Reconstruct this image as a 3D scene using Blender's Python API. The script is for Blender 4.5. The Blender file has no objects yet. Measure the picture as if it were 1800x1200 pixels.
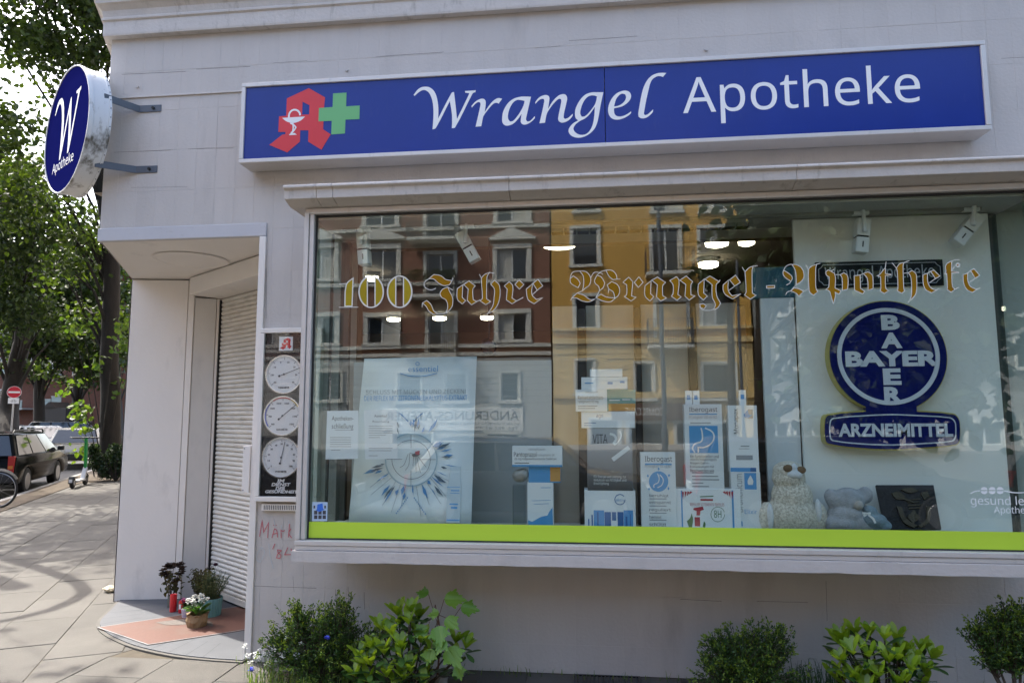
import bpy, bmesh, math, random, os
import numpy as np
from mathutils import Vector, Matrix, Euler
from mathutils.geometry import tessellate_polygon
random.seed(7)
rng = np.random.default_rng(7)
SC = bpy.context.scene
COL = SC.collection

# ------------------------------------------------------------------ camera
CAM_LOC = Vector((0.0, -4.7413, 1.7))
YAW, PITCH, ROLL = math.radians(6.262), math.radians(6.167), math.radians(-0.154)
cy, sy, cp, sp, cr, sr = math.cos(YAW), math.sin(YAW), math.cos(PITCH), math.sin(PITCH), math.cos(ROLL), math.sin(ROLL)
FWD = Vector((-sy * cp, cy * cp, sp))
R0 = Vector((cy, sy, 0))
U0 = R0.cross(FWD)
RIGHT = cr * R0 + sr * U0
UP = -sr * R0 + cr * U0
camd = bpy.data.cameras.new("camera")
camd.lens = 24.0
camd.sensor_width = 36.0
camd.clip_end = 600
camd.dof.use_dof = True
camd.dof.focus_distance = 5.6
camd.dof.aperture_fstop = 6.3
cam = bpy.data.objects.new("camera", camd)
COL.objects.link(cam)
M = Matrix.Identity(4)
for i in range(3):
    M[i][0], M[i][1], M[i][2], M[i][3] = RIGHT[i], UP[i], -FWD[i], CAM_LOC[i]
cam.matrix_world = M
SC.camera = cam

# ------------------------------------------------------------------ light
SUN_EL = math.radians(52)
SUN_AZ = math.atan2(-0.87, 0.49)          # measured from +Y towards +X
to_sun = Vector((math.sin(SUN_AZ) * math.cos(SUN_EL), math.cos(SUN_AZ) * math.cos(SUN_EL), math.sin(SUN_EL)))
world = bpy.data.worlds.new("World")
SC.world = world
world.use_nodes = True
wn = world.node_tree
bg = wn.nodes["Background"]
sky = wn.nodes.new("ShaderNodeTexSky")
sky.sky_type = 'NISHITA'
sky.sun_disc = False
sky.sun_elevation = SUN_EL
sky.sun_rotation = SUN_AZ
sky.air_density = 1.0
sky.dust_density = 4.0
sky.ozone_density = 1.0
wn.links.new(sky.outputs[0], bg.inputs[0])
bg.inputs[1].default_value = 0.15
sund = bpy.data.lights.new("sun", 'SUN')
sund.energy = 2.0
sund.angle = math.radians(0.53)
sund.color = (1.0, 0.95, 0.86)
sun = bpy.data.objects.new("sun", sund)
COL.objects.link(sun)
sun.rotation_euler = to_sun.to_track_quat('Z', 'Y').to_euler()
sun.location = (-20, 10, 30)
vs = SC.view_settings
vs.view_transform = 'Standard'
vs.look = 'None'
vs.exposure = 2.25
vs.gamma = 1.0
vs.use_curve_mapping = False
SC.cycles.max_bounces = 8
SC.cycles.transparent_max_bounces = 24
SC.cycles.caustics_reflective = False
SC.cycles.caustics_refractive = False
SC.cycles.sample_clamp_indirect = 6

# ------------------------------------------------------------------ helpers
def at(px, py, Y):
    "world point on the plane y=Y seen at pixel (px,py) of the 1800x1200 photograph"
    d = RIGHT * ((px - 900) / 1200.0) - UP * ((py - 600) / 1200.0) + FWD
    return CAM_LOC + d * ((Y - CAM_LOC.y) / d.y)

def atz(px, py, Z=0.0):
    d = RIGHT * ((px - 900) / 1200.0) - UP * ((py - 600) / 1200.0) + FWD
    return CAM_LOC + d * ((Z - CAM_LOC.z) / d.z)

GLASS_Y = -0.28                # first estimate of the glass plane; the bay stands BDY further out
BDY = -0.27
KB = (4.7413 + GLASS_Y + BDY) / (4.7413 + GLASS_Y)
GLASS_T = GLASS_Y + BDY
BAY = []                       # the window and what belongs to it: measured at the first estimate, set out at the real depth
def bmap(q):
    return (q[0] * KB, q[1] + BDY, 1.7 + (q[2] - 1.7) * KB)
def opp(px, py, Yv=36.0):
    "a thing across the street whose mirror image in the shop window is seen at pixel (px,py)"
    p = at(px, py, Yv)
    return Vector((p.x, 2 * GLASS_T - Yv, p.z))

MATS = {}
def nmat(name):
    m = bpy.data.materials.new(name)
    m.use_nodes = True
    MATS[name] = m
    nt = m.node_tree
    return m, nt, nt.nodes, nt.links, nt.nodes["Principled BSDF"]

def mat(name, col, rough=0.5, metal=0.0, var=0.0, vscale=(4, 4, 4), bump=0.0, bscale=60.0, spec=0.5,
        dirt=None, dscale=(2, 2, 2), dlo=0.5, dhi=0.75, objrand=0.0, emit=None, coat=0.0):
    m, nt, N, L, p = nmat(name)
    p.inputs["Roughness"].default_value = rough
    p.inputs["Metallic"].default_value = metal
    p.inputs["Specular IOR Level"].default_value = spec
    if coat:
        p.inputs["Coat Weight"].default_value = coat
        p.inputs["Coat Roughness"].default_value = 0.05
    base = None
    if var or bump or dirt or objrand:
        geo = N.new("ShaderNodeNewGeometry")
    def scaled(s):
        mp = N.new("ShaderNodeMapping")
        mp.inputs["Scale"].default_value = s
        L.new(geo.outputs["Position"], mp.inputs[0])
        return mp.outputs[0]
    rgb = N.new("ShaderNodeRGB")
    rgb.outputs[0].default_value = (*col, 1)
    base = rgb.outputs[0]
    if var:
        nz = N.new("ShaderNodeTexNoise")
        nz.inputs["Scale"].default_value = 1.0
        nz.inputs["Detail"].default_value = 5
        nz.inputs["Roughness"].default_value = 0.6
        L.new(scaled(vscale), nz.inputs["Vector"])
        mr = N.new("ShaderNodeMapRange")
        mr.inputs[1].default_value, mr.inputs[2].default_value = 0.25, 0.75
        mr.inputs[3].default_value, mr.inputs[4].default_value = 1 - var, 1 + var
        L.new(nz.outputs[0], mr.inputs[0])
        mx = N.new("ShaderNodeVectorMath")
        mx.operation = 'SCALE'
        L.new(base, mx.inputs[0])
        L.new(mr.outputs[0], mx.inputs["Scale"])
        base = mx.outputs[0]
    if objrand:
        oi = N.new("ShaderNodeObjectInfo")
        mr = N.new("ShaderNodeMapRange")
        mr.inputs[3].default_value, mr.inputs[4].default_value = 1 - objrand, 1 + objrand
        L.new(oi.outputs["Random"], mr.inputs[0])
        mx = N.new("ShaderNodeVectorMath")
        mx.operation = 'SCALE'
        L.new(base, mx.inputs[0])
        L.new(mr.outputs[0], mx.inputs["Scale"])
        base = mx.outputs[0]
    if dirt:
        nz = N.new("ShaderNodeTexNoise")
        nz.inputs["Scale"].default_value = 1.0
        nz.inputs["Detail"].default_value = 6
        nz.inputs["Roughness"].default_value = 0.65
        L.new(scaled(dscale), nz.inputs["Vector"])
        mr = N.new("ShaderNodeMapRange")
        mr.inputs[1].default_value, mr.inputs[2].default_value = dlo, dhi
        L.new(nz.outputs[0], mr.inputs[0])
        mx = N.new("ShaderNodeMix")
        mx.data_type = 'RGBA'
        L.new(mr.outputs[0], mx.inputs[0])
        L.new(base, mx.inputs[6])
        mx.inputs[7].default_value = (*dirt, 1)
        base = mx.outputs[2]
    L.new(base, p.inputs["Base Color"])
    if bump:
        nz = N.new("ShaderNodeTexNoise")
        nz.inputs["Scale"].default_value = bscale
        nz.inputs["Detail"].default_value = 3
        L.new(geo.outputs["Position"], nz.inputs["Vector"])
        b = N.new("ShaderNodeBump")
        b.inputs["Strength"].default_value = bump
        b.inputs["Distance"].default_value = 0.01
        L.new(nz.outputs[0], b.inputs["Height"])
        L.new(b.outputs[0], p.inputs["Normal"])
    if emit:
        p.inputs["Emission Color"].default_value = (*emit[:3], 1)
        p.inputs["Emission Strength"].default_value = emit[3]
    return m

def leafmat(name, c1, c2, trans=0.45, rough=0.45):
    m, nt, N, L, p = nmat(name)
    geo = N.new("ShaderNodeNewGeometry")
    oi = N.new("ShaderNodeObjectInfo")
    ad = N.new("ShaderNodeMath")
    ad.operation = 'ADD'
    L.new(geo.outputs["Random Per Island"], ad.inputs[0])
    L.new(oi.outputs["Random"], ad.inputs[1])
    fr = N.new("ShaderNodeMath")
    fr.operation = 'FRACT'
    L.new(ad.outputs[0], fr.inputs[0])
    mx = N.new("ShaderNodeMix")
    mx.data_type = 'RGBA'
    L.new(fr.outputs[0], mx.inputs[0])
    mx.inputs[6].default_value = (*c1, 1)
    mx.inputs[7].default_value = (*c2, 1)
    L.new(mx.outputs[2], p.inputs["Base Color"])
    p.inputs["Roughness"].default_value = rough
    tr = N.new("ShaderNodeBsdfTranslucent")
    g = N.new("ShaderNodeVectorMath")
    g.operation = 'MULTIPLY'
    L.new(mx.outputs[2], g.inputs[0])
    g.inputs[1].default_value = (2.0, 1.9, 0.7)
    L.new(g.outputs[0], tr.inputs["Color"])
    ms = N.new("ShaderNodeMixShader")
    ms.inputs[0].default_value = trans
    L.new(p.outputs[0], ms.inputs[1])
    L.new(tr.outputs[0], ms.inputs[2])
    L.new(ms.outputs[0], N["Material Output"].inputs[0])
    return m

def glassmat(name, r0=0.1, tint=(0.93, 0.97, 0.95)):
    m, nt, N, L, p = nmat(name)
    N.remove(p)
    gg = N.new("ShaderNodeNewGeometry")
    dt = N.new("ShaderNodeVectorMath"); dt.operation = 'DOT_PRODUCT'
    L.new(gg.outputs["Normal"], dt.inputs[0]); L.new(gg.outputs["Incoming"], dt.inputs[1])
    ab = N.new("ShaderNodeMath"); ab.operation = 'ABSOLUTE'; L.new(dt.outputs["Value"], ab.inputs[0])
    om = N.new("ShaderNodeMath"); om.operation = 'SUBTRACT'; om.inputs[0].default_value = 1.0; L.new(ab.outputs[0], om.inputs[1])
    pw = N.new("ShaderNodeMath"); pw.operation = 'POWER'; pw.inputs[1].default_value = 5.0; L.new(om.outputs[0], pw.inputs[0])
    fr = N.new("ShaderNodeMath"); fr.operation = 'MULTIPLY_ADD'
    L.new(pw.outputs[0], fr.inputs[0]); fr.inputs[1].default_value = 1 - r0; fr.inputs[2].default_value = r0
    t = N.new("ShaderNodeBsdfTransparent")
    t.inputs[0].default_value = (*tint, 1)
    g = N.new("ShaderNodeBsdfGlossy")
    g.inputs["Roughness"].default_value = 0.0
    # float glass is never perfectly flat
    geo = N.new("ShaderNodeNewGeometry")
    nz = N.new("ShaderNodeTexNoise")
    nz.inputs["Scale"].default_value = 1.6
    nz.inputs["Detail"].default_value = 1
    L.new(geo.outputs["Position"], nz.inputs["Vector"])
    b = N.new("ShaderNodeBump")
    b.inputs["Strength"].default_value = 0.06
    b.inputs["Distance"].default_value = 0.01
    L.new(nz.outputs[0], b.inputs["Height"])
    L.new(b.outputs[0], g.inputs["Normal"])
    ms = N.new("ShaderNodeMixShader")
    L.new(fr.outputs[0], ms.inputs[0])
    L.new(t.outputs[0], ms.inputs[1])
    L.new(g.outputs[0], ms.inputs[2])
    L.new(ms.outputs[0], N["Material Output"].inputs[0])
    return m

WM = {}          # world matrices of what has been linked (no depsgraph needed)
def wm(o):
    return WM.get(o.name, Matrix.Identity(4))

def link(o, parent=None, local=None):
    COL.objects.link(o)
    lm = local if local is not None else Matrix.Identity(4)
    if parent is not None:
        o.parent = parent
        WM[o.name] = wm(parent) @ lm
    else:
        WM[o.name] = lm
    o.matrix_local = lm
    return o

def tag(o, label=None, cat=None, group=None, kind=None):
    if label: o["label"] = label
    if cat: o["category"] = cat
    if group: o["group"] = group
    if kind: o["kind"] = kind
    return o

def thing(name, label, cat, loc=(0, 0, 0), rz=0.0, group=None):
    o = bpy.data.objects.new(name, None)
    o.empty_display_size = 0.1
    link(o, None, Matrix.Translation(loc) @ Matrix.Rotation(rz, 4, 'Z'))
    return tag(o, label, cat, group)

class MB:
    def __init__(s):
        s.v, s.f, s.m = [], [], []
    def add(s, vs, fs, mi=0):
        n = len(s.v)
        s.v += [tuple(v) for v in vs]
        s.f += [tuple(i + n for i in f) for f in fs]
        s.m += [mi] * len(fs)
        return s
    def box(s, a, b, mi=0, mtx=None):
        x0, x1 = sorted((a[0], b[0])); y0, y1 = sorted((a[1], b[1])); z0, z1 = sorted((a[2], b[2]))
        vs = [(x0, y0, z0), (x1, y0, z0), (x1, y1, z0), (x0, y1, z0), (x0, y0, z1), (x1, y0, z1), (x1, y1, z1), (x0, y1, z1)]
        if mtx is not None: vs = [mtx @ Vector(v) for v in vs]
        return s.add(vs, [(3, 2, 1, 0), (4, 5, 6, 7), (0, 1, 5, 4), (1, 2, 6, 5), (2, 3, 7, 6), (3, 0, 4, 7)], mi)
    def quad(s, a, b, c, d, mi=0):
        return s.add([a, b, c, d], [(0, 1, 2, 3)], mi)
    def tube(s, pts, r, n=8, mi=0, cap=True):
        pts = [Vector(p) for p in pts]
        rs = r if isinstance(r, (list, tuple)) else [r] * len(pts)
        vs, fs = [], []
        ref = None
        for i, p in enumerate(pts):
            t = (pts[min(i + 1, len(pts) - 1)] - pts[max(i - 1, 0)])
            t = t.normalized() if t.length > 1e-9 else Vector((0, 0, 1))
            if ref is None:
                ref = t.orthogonal().normalized()
            ref = (ref - t * ref.dot(t))
            ref = ref.normalized() if ref.length > 1e-6 else t.orthogonal().normalized()
            bi = t.cross(ref)
            for k in range(n):
                a = 2 * math.pi * k / n
                vs.append(p + (ref * math.cos(a) + bi * math.sin(a)) * rs[i])
        for i in range(len(pts) - 1):
            for k in range(n):
                k2 = (k + 1) % n
                fs.append((i * n + k, i * n + k2, (i + 1) * n + k2, (i + 1) * n + k))
        if cap:
            fs.append(tuple(reversed(range(n))))
            fs.append(tuple((len(pts) - 1) * n + k for k in range(n)))
        return s.add(vs, fs, mi)
    def cyl(s, a, b, r, n=16, mi=0):
        return s.tube([a, b], r, n, mi)
    def lathe(s, prof, c, n=20, mi=0, axis='Z'):
        vs, fs = [], []
        for (r, z) in prof:
            for k in range(n):
                a = 2 * math.pi * k / n
                q = (r * math.cos(a), r * math.sin(a), z)
                if axis == 'Y': q = (q[0], q[2], q[1])
                vs.append((c[0] + q[0], c[1] + q[1], c[2] + q[2]))
        for i in range(len(prof) - 1):
            for k in range(n):
                k2 = (k + 1) % n
                fs.append((i * n + k, i * n + k2, (i + 1) * n + k2, (i + 1) * n + k))
        fs.append(tuple(reversed(range(n))))
        fs.append(tuple((len(prof) - 1) * n + k for k in range(n)))
        return s.add(vs, fs, mi)
    def prism(s, poly, fn, d0, d1, mi=0, holes=()):
        "polygon (list of 2-D points) lifted by fn(u,v,d) between d0 and d1"
        loops = [list(poly)] + [list(h) for h in holes]
        flat = [p for l in loops for p in l]
        tris = tessellate_polygon([[Vector((p[0], p[1], 0)) for p in l] for l in loops])
        n = len(flat)
        vs = [fn(p[0], p[1], d0) for p in flat] + [fn(p[0], p[1], d1) for p in flat]
        fs = [tuple(t) for t in tris] + [tuple(i + n for i in reversed(t)) for t in tris]
        o = 0
        for l in loops:
            for i in range(len(l)):
                j = (i + 1) % len(l)
                fs.append((o + i, o + j, n + o + j, n + o + i))
            o += len(l)
        return s.add(vs, fs, mi)
    def flat(s, poly, fn, mi=0, holes=()):
        loops = [list(poly)] + [list(h) for h in holes]
        flat = [p for l in loops for p in l]
        tris = tessellate_polygon([[Vector((p[0], p[1], 0)) for p in l] for l in loops])
        return s.add([fn(p[0], p[1]) for p in flat], [tuple(t) for t in tris], mi)
    def ribbon(s, pts, w, nrm, closed=False, mi=0):
        "flat mitred stroke of width w through 3-D points lying in a plane of normal nrm"
        P = [Vector(p) for p in pts]
        Q = [P[0]]
        for p in P[1:]:
            if (p - Q[-1]).length > 1e-5: Q.append(p)
        if closed and (Q[0] - Q[-1]).length < 1e-5: Q.pop()
        P = Q; n = len(P); nrm = Vector(nrm)
        if n < 2: return s
        vs = []
        for i in range(n):
            a = P[i] - P[i - 1] if (closed or i > 0) else P[1] - P[0]
            b = P[(i + 1) % n] - P[i] if (closed or i < n - 1) else P[n - 1] - P[n - 2]
            a.normalize(); b.normalize()
            na, nb = nrm.cross(a), nrm.cross(b)
            m_ = na + nb
            if m_.length < 1e-4: m_ = na
            m_.normalize()
            k = min(1 / max(m_.dot(na), 0.35), 2.2)
            vs += [P[i] + m_ * (w * .5 * k), P[i] - m_ * (w * .5 * k)]
        fs = []
        for i in range(n if closed else n - 1):
            j = (i + 1) % n
            fs.append((2 * i, 2 * i + 1, 2 * j + 1, 2 * j))
        return s.add(vs, fs, mi)
    def build(s, name, mats, parent=None, local=False, smooth=False, bevel=0.0, recalc=True, angle=40):
        if not isinstance(mats, (list, tuple)): mats = [mats]
        if parent is not None and parent in BAY: s.v = [bmap(q) for q in s.v]
        me = bpy.data.meshes.new(name)
        me.from_pydata(s.v, [], s.f)
        if len(mats) > 1:
            me.polygons.foreach_set("material_index", s.m)
        for m_ in mats: me.materials.append(m_)
        if parent is not None and not local:
            me.transform(wm(parent).inverted())
        if recalc or bevel:
            bm = bmesh.new(); bm.from_mesh(me)
            if bevel:
                bmesh.ops.remove_doubles(bm, verts=bm.verts, dist=1e-5)
            bmesh.ops.recalc_face_normals(bm, faces=bm.faces)
            if bevel:
                es = [e for e in bm.edges if len(e.link_faces) == 2 and e.calc_face_angle(0) > 0.5]
                bmesh.ops.bevel(bm, geom=es, offset=bevel, segments=2, affect='EDGES', clamp_overlap=True, profile=0.5)
            bm.to_mesh(me); bm.free()
        if smooth:
            me.polygons.foreach_set("use_smooth", [True] * len(me.polygons))
            me.set_sharp_from_angle(angle=math.radians(angle))
        me.update()
        o = bpy.data.objects.new(name, me)
        link(o, parent)
        return o

FD = os.path.join(bpy.utils.system_resource('DATAFILES'), 'fonts')
def font(fn):
    try:
        return bpy.data.fonts.load(os.path.join(FD, fn))
    except Exception:
        return bpy.data.fonts.load('<builtin>')
try:
    SANS = font('NotoSansMath-Regular.woff2')
except Exception:
    SANS = None
GILL = bpy.data.fonts.load('<builtin>')
NOTO = font('NotoSansHebrew-Regular.woff2')

def text_mesh(body, fnt, bold=0.0, res=3, space=1.0):
    c = bpy.data.curves.new("lettering", 'FONT')
    c.body = body
    if fnt: c.font = fnt
    c.offset = bold
    c.resolution_u = res
    c.fill_mode = 'FRONT'
    c.space_character = space
    o = bpy.data.objects.new("lettering", c)
    COL.objects.link(o)
    dg = bpy.context.evaluated_depsgraph_get()
    me = bpy.data.meshes.new_from_object(o.evaluated_get(dg))
    bpy.data.objects.remove(o)
    bpy.data.curves.remove(c)
    n = len(me.vertices)
    a = np.empty(n * 3)
    me.vertices.foreach_get("co", a)
    a = a.reshape(-1, 3)
    fs = [tuple(p.vertices) for p in me.polygons]
    bpy.data.meshes.remove(me)
    lo, hi = a.min(0), a.max(0)
    a = (a - lo) / np.maximum(hi - lo, 1e-6)
    return a, fs

def text(mb, body, x0, z0, x1, z1, Y, fnt='G', bold=0.0, slant=0.0, mi=0, fn=None, res=3, space=1.0):
    "text that fills the rectangle x0..x1, z0..z1 on the plane y=Y facing -y (or fn(u,v) for another plane)"
    a, fs = text_mesh(body, {'G': GILL, 'S': SANS, 'N': NOTO}[fnt], bold, res, space)
    if fn is None:
        fn = lambda u, v: (u, Y, v)
    vs = [fn(x0 + q[0] * (x1 - x0) + slant * q[1] * (z1 - z0), z0 + q[1] * (z1 - z0)) for q in a]
    mb.add(vs, fs, mi)

def ptext(mb, body, l, t, r, b, Y, **k):
    "text in the photo rectangle l,t,r,b on plane Y (bottom measured at the left end)"
    p0 = at(l, b, Y); p1 = at(r, b, Y); p2 = at(l, t, Y)
    text(mb, body, p0.x, p0.z, p1.x, p2.z, Y, **k)

def smooth_poly(P, sharp=52, seg=4, closed=True):
    "Catmull-Rom through the points, corners sharper than `sharp` degrees kept"
    P = [Vector((p[0], p[1])) for p in P]
    n = len(P)
    def corner(i):
        if not closed and (i == 0 or i == n - 1): return True
        a = P[i] - P[i - 1]; b = P[(i + 1) % n] - P[i]
        if a.length < 1e-9 or b.length < 1e-9: return True
        return abs(math.degrees(a.angle(b))) > sharp
    C = [corner(i) for i in range(n)]
    out = []
    for i in range(n if closed else n - 1):
        j = (i + 1) % n
        p1, p2 = P[i], P[j]
        d = (p2 - p1).length
        def tang(k, o):
            if C[k]: return (p2 - p1)
            t = P[(k + 1) % n] - P[k - 1]
            return t.normalized() * d
        m1, m2 = tang(i, 0), tang(j, 1)
        for q in range(seg):
            t = q / seg
            h = ((2 * t**3 - 3 * t**2 + 1) * p1 + (t**3 - 2 * t**2 + t) * m1 + (-2 * t**3 + 3 * t**2) * p2 + (t**3 - t**2) * m2)
            out.append((h.x, h.y))
    if not closed: out.append((P[-1].x, P[-1].y))
    return out

def wall_holes(mb, x0, x1, z0, z1, y, holes, reveal, mi=0, mr=None):
    "wall face on plane y with rectangular openings; reveals run to y+reveal"
    xs = sorted({x0, x1} | {h[0] for h in holes} | {h[2] for h in holes})
    zs = sorted({z0, z1} | {h[1] for h in holes} | {h[3] for h in holes})
    xs = [x for x in xs if x0 <= x <= x1]; zs = [z for z in zs if z0 <= z <= z1]
    for i in range(len(xs) - 1):
        for j in range(len(zs) - 1):
            cx, cz = (xs[i] + xs[i + 1]) / 2, (zs[j] + zs[j + 1]) / 2
            if any(h[0] < cx < h[2] and h[1] < cz < h[3] for h in holes): continue
            mb.quad((xs[i], y, zs[j]), (xs[i + 1], y, zs[j]), (xs[i + 1], y, zs[j + 1]), (xs[i], y, zs[j + 1]), mi)
    for a, b, c, d in holes:
        e = y + reveal; r = mi if mr is None else mr
        mb.quad((a, y, b), (a, e, b), (a, e, d), (a, y, d), r)
        mb.quad((c, y, b), (c, e, b), (c, e, d), (c, y, d), r)
        mb.quad((a, y, b), (c, y, b), (c, e, b), (a, e, b), r)
        mb.quad((a, y, d), (c, y, d), (c, e, d), (a, e, d), r)

def leaves_np(mb, pos, dirs, nrm, L, W, fold=0.25):
    "many small folded leaves (two quads each)"
    pos, dirs, nrm = (np.asarray(q, float) for q in (pos, dirs, nrm))
    n = len(pos)
    dirs = dirs / np.linalg.norm(dirs, axis=1, keepdims=True)
    side = np.cross(dirs, nrm); side /= np.linalg.norm(side, axis=1, keepdims=True) + 1e-9
    up = np.cross(side, dirs)
    L = np.broadcast_to(L, (n,))[:, None]; W = np.broadcast_to(W, (n,))[:, None]
    V = np.empty((n, 6, 3))
    V[:, 0] = pos
    V[:, 1] = pos + dirs * L * .32 + side * W * .5 + up * W * fold
    V[:, 2] = pos + dirs * L * .72 + side * W * .4 + up * W * fold * .7
    V[:, 3] = pos + dirs * L - up * L * .08
    V[:, 4] = pos + dirs * L * .72 - side * W * .4 + up * W * fold * .7
    V[:, 5] = pos + dirs * L * .32 - side * W * .5 + up * W * fold
    base = (np.arange(n) * 6)[:, None]
    F = np.concatenate([base + np.array([[0, 1, 2, 3]]), base + np.array([[0, 3, 4, 5]])])
    mb.add([tuple(q) for q in V.reshape(-1, 3)], [tuple(q) for q in F.tolist()])

def rand_dirs(n, up=0.0):
    d = rng.normal(size=(n, 3)); d[:, 2] += up
    return d / np.linalg.norm(d, axis=1, keepdims=True)

def blob(name, balls, m, parent, voxel=0.012, smooth=6):
    "soft body: overlapping ellipsoids fused into one continuous skin"
    bm = bmesh.new()
    for c, r in balls:
        mt = Matrix.Translation(c) @ Matrix.Diagonal((*r, 1))
        bmesh.ops.create_uvsphere(bm, u_segments=20, v_segments=14, radius=1.0, matrix=mt)
    me = bpy.data.meshes.new(name); bm.to_mesh(me); bm.free()
    o = bpy.data.objects.new(name, me); COL.objects.link(o)
    r = o.modifiers.new("r", 'REMESH'); r.mode = 'VOXEL'; r.voxel_size = voxel
    s_ = o.modifiers.new("s", 'SMOOTH'); s_.iterations = smooth; s_.factor = 0.5
    dg = bpy.context.evaluated_depsgraph_get()
    me2 = bpy.data.meshes.new_from_object(o.evaluated_get(dg))
    bpy.data.objects.remove(o)
    me2.transform(wm(parent).inverted() if parent else Matrix.Identity(4))
    me2.materials.clear(); me2.materials.append(m)
    me2.polygons.foreach_set("use_smooth", [True] * len(me2.polygons))
    o = bpy.data.objects.new(name, me2)
    link(o, parent)
    return o
# ------------------------------------------------------------------ materials
M_WALL = mat("wall_paint", (0.50, 0.463, 0.43), 0.62, objrand=0.02, var=0.05, vscale=(5, 5, 1.2), bump=0.25, bscale=45, dirt=(0.33, 0.30, 0.275), dscale=(3, 3, .9), dlo=.56, dhi=.95)
M_CORNICE = mat("cornice_paint", (0.54, 0.50, 0.46), 0.6, var=0.06, vscale=(9, 9, 2), bump=0.35, bscale=40, dirt=(0.16, 0.14, 0.11), dscale=(16, 10, 5), dlo=.57, dhi=.90)
M_WHITE = mat("white_render", (0.75, 0.705, 0.65), 0.55, var=0.03, vscale=(3, 3, 1), bump=0.1, bscale=30, dirt=(0.40, 0.38, 0.35), dscale=(3, 3, 1.1), dlo=.60, dhi=.95)
M_WHITE2 = mat("marble_panel", (0.60, 0.58, 0.55), 0.4, var=0.05, vscale=(5, 5, 2.5), dirt=(0.44, 0.43, 0.42), dscale=(5, 5, 3), dlo=.55, dhi=.95)
M_FRAME = mat("aluminium_frame", (0.56, 0.53, 0.50), 0.38, metal=0.25, var=0.05, vscale=(3, 3, 14), dirt=(0.36, 0.34, 0.31), dscale=(14, 14, 3), dlo=.58, dhi=.9)
M_DARKGAP = mat("rubber_seal", (0.02, 0.02, 0.02), 0.6)
M_BLUE = mat("blue_acrylic", (0.010, 0.030, 0.225), 0.22, var=0.06, vscale=(3, 3, 3), dirt=(0.025, 0.043, 0.22), dscale=(30, 30, 8), dlo=.60, dhi=.9, spec=.3)
M_NAVY = mat("navy_acrylic", (0.010, 0.012, 0.11), 0.7, spec=0.0)
M_VINYL = mat("white_vinyl", (0.78, 0.78, 0.77), 0.4)
M_RED = mat("red_vinyl", (0.62, 0.018, 0.025), 0.35, var=0.05)
M_GREENV = mat("green_vinyl", (0.13, 0.42, 0.15), 0.35)
M_LIME = mat("lime_film", (0.46, 0.66, 0.045), 0.35, var=0.03, vscale=(2, 2, 6))
M_GOLD = mat("gold_leaf", (0.29, 0.145, 0.006), 0.6, spec=.08, var=0.22, vscale=(6, 6, 6))
M_YELLOWGOLD = mat("yellow_gold", (0.38, 0.28, 0.02), 0.6, spec=.08, var=0.15, vscale=(6, 6, 6))
M_LINE = mat("cream_outline", (0.72, 0.70, 0.62), 0.5)
M_STEEL = mat("painted_steel", (0.075, 0.09, 0.115), 0.5, var=0.1)
M_DISC = mat("disc_shell", (0.62, 0.63, 0.64), 0.45, var=0.05, bump=0.1, bscale=30, dirt=(0.10, 0.09, 0.07), dscale=(7, 7, 3), dlo=.53, dhi=.66)
M_SHUT = mat("shutter_slat", (0.68, 0.65, 0.58), 0.5, var=0.06, vscale=(3, 3, 12), dirt=(0.42, 0.39, 0.33), dscale=(4, 4, 14), dlo=.5, dhi=.85)
M_BLACK = mat("black_panel", (0.012, 0.012, 0.014), 0.22)
M_BLACKM = mat("black_matt", (0.015, 0.015, 0.015), 0.7)
M_DIAL = mat("dial_face", (0.74, 0.74, 0.72), 0.4)
M_DIALBLUE = mat("dial_blue", (0.03, 0.06, 0.45), 0.5)
M_DIALRED = mat("dial_red", (0.5, 0.03, 0.03), 0.5)
M_DIALYEL = mat("dial_yellow", (0.6, 0.42, 0.05), 0.5)
M_CHROME = mat("chrome_rim", (0.6, 0.6, 0.6), 0.2, metal=1)
M_PAVE = mat("paving_concrete", (0.093, 0.086, 0.074), 0.85, var=0.12, vscale=(1.6, 1.6, 1.6), bump=0.5, bscale=160, objrand=0.15, dirt=(0.060, 0.054, 0.045), dscale=(1.1, 1.1, 1.1), dlo=.45, dhi=.85)
M_BED = mat("joint_sand", (0.075, 0.062, 0.042), 0.95, var=0.3, vscale=(12, 12, 12))
M_ASPH = mat("asphalt", (0.055, 0.054, 0.053), 0.85, var=0.2, vscale=(1, 1, 1), bump=0.4, bscale=200)
M_KERB = mat("kerb_granite", (0.26, 0.25, 0.24), 0.8, var=0.15, vscale=(6, 6, 6), objrand=.1)
M_STEP = mat("step_bluestone", (0.078, 0.083, 0.092), 0.7, var=0.12, vscale=(5, 5, 5), bump=0.2, bscale=120)
M_STEPEDGE = mat("step_edge", (0.10, 0.093, 0.08), 0.85, var=0.1)
M_TERRA = mat("red_terrazzo", (0.115, 0.046, 0.030), 0.6, var=0.16, vscale=(70, 70, 70), bump=.1, bscale=150, dirt=(0.105, 0.068, 0.05), dscale=(4, 4, 4), dlo=.5, dhi=.8)
M_TERRAW = mat("worn_terrazzo", (0.12, 0.10, 0.085), 0.75, var=0.2, vscale=(40, 40, 40))
M_ROOMW = mat("room_wall", (0.20, 0.135, 0.085), 0.8, var=0.15, vscale=(1, 1, 1))
M_ROOMC = mat("room_ceiling", (0.22, 0.19, 0.16), 0.8)
M_SHELF = mat("dark_shelf", (0.03, 0.022, 0.017), 0.6)
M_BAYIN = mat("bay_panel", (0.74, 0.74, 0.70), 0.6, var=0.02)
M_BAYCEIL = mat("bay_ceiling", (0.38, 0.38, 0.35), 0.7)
M_PAPER = mat("paper", (0.72, 0.74, 0.78), 0.6)
M_INK = mat("ink", (0.05, 0.05, 0.06), 0.6)
M_GREYINK = mat("grey_ink", (0.30, 0.31, 0.33), 0.6)
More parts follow.
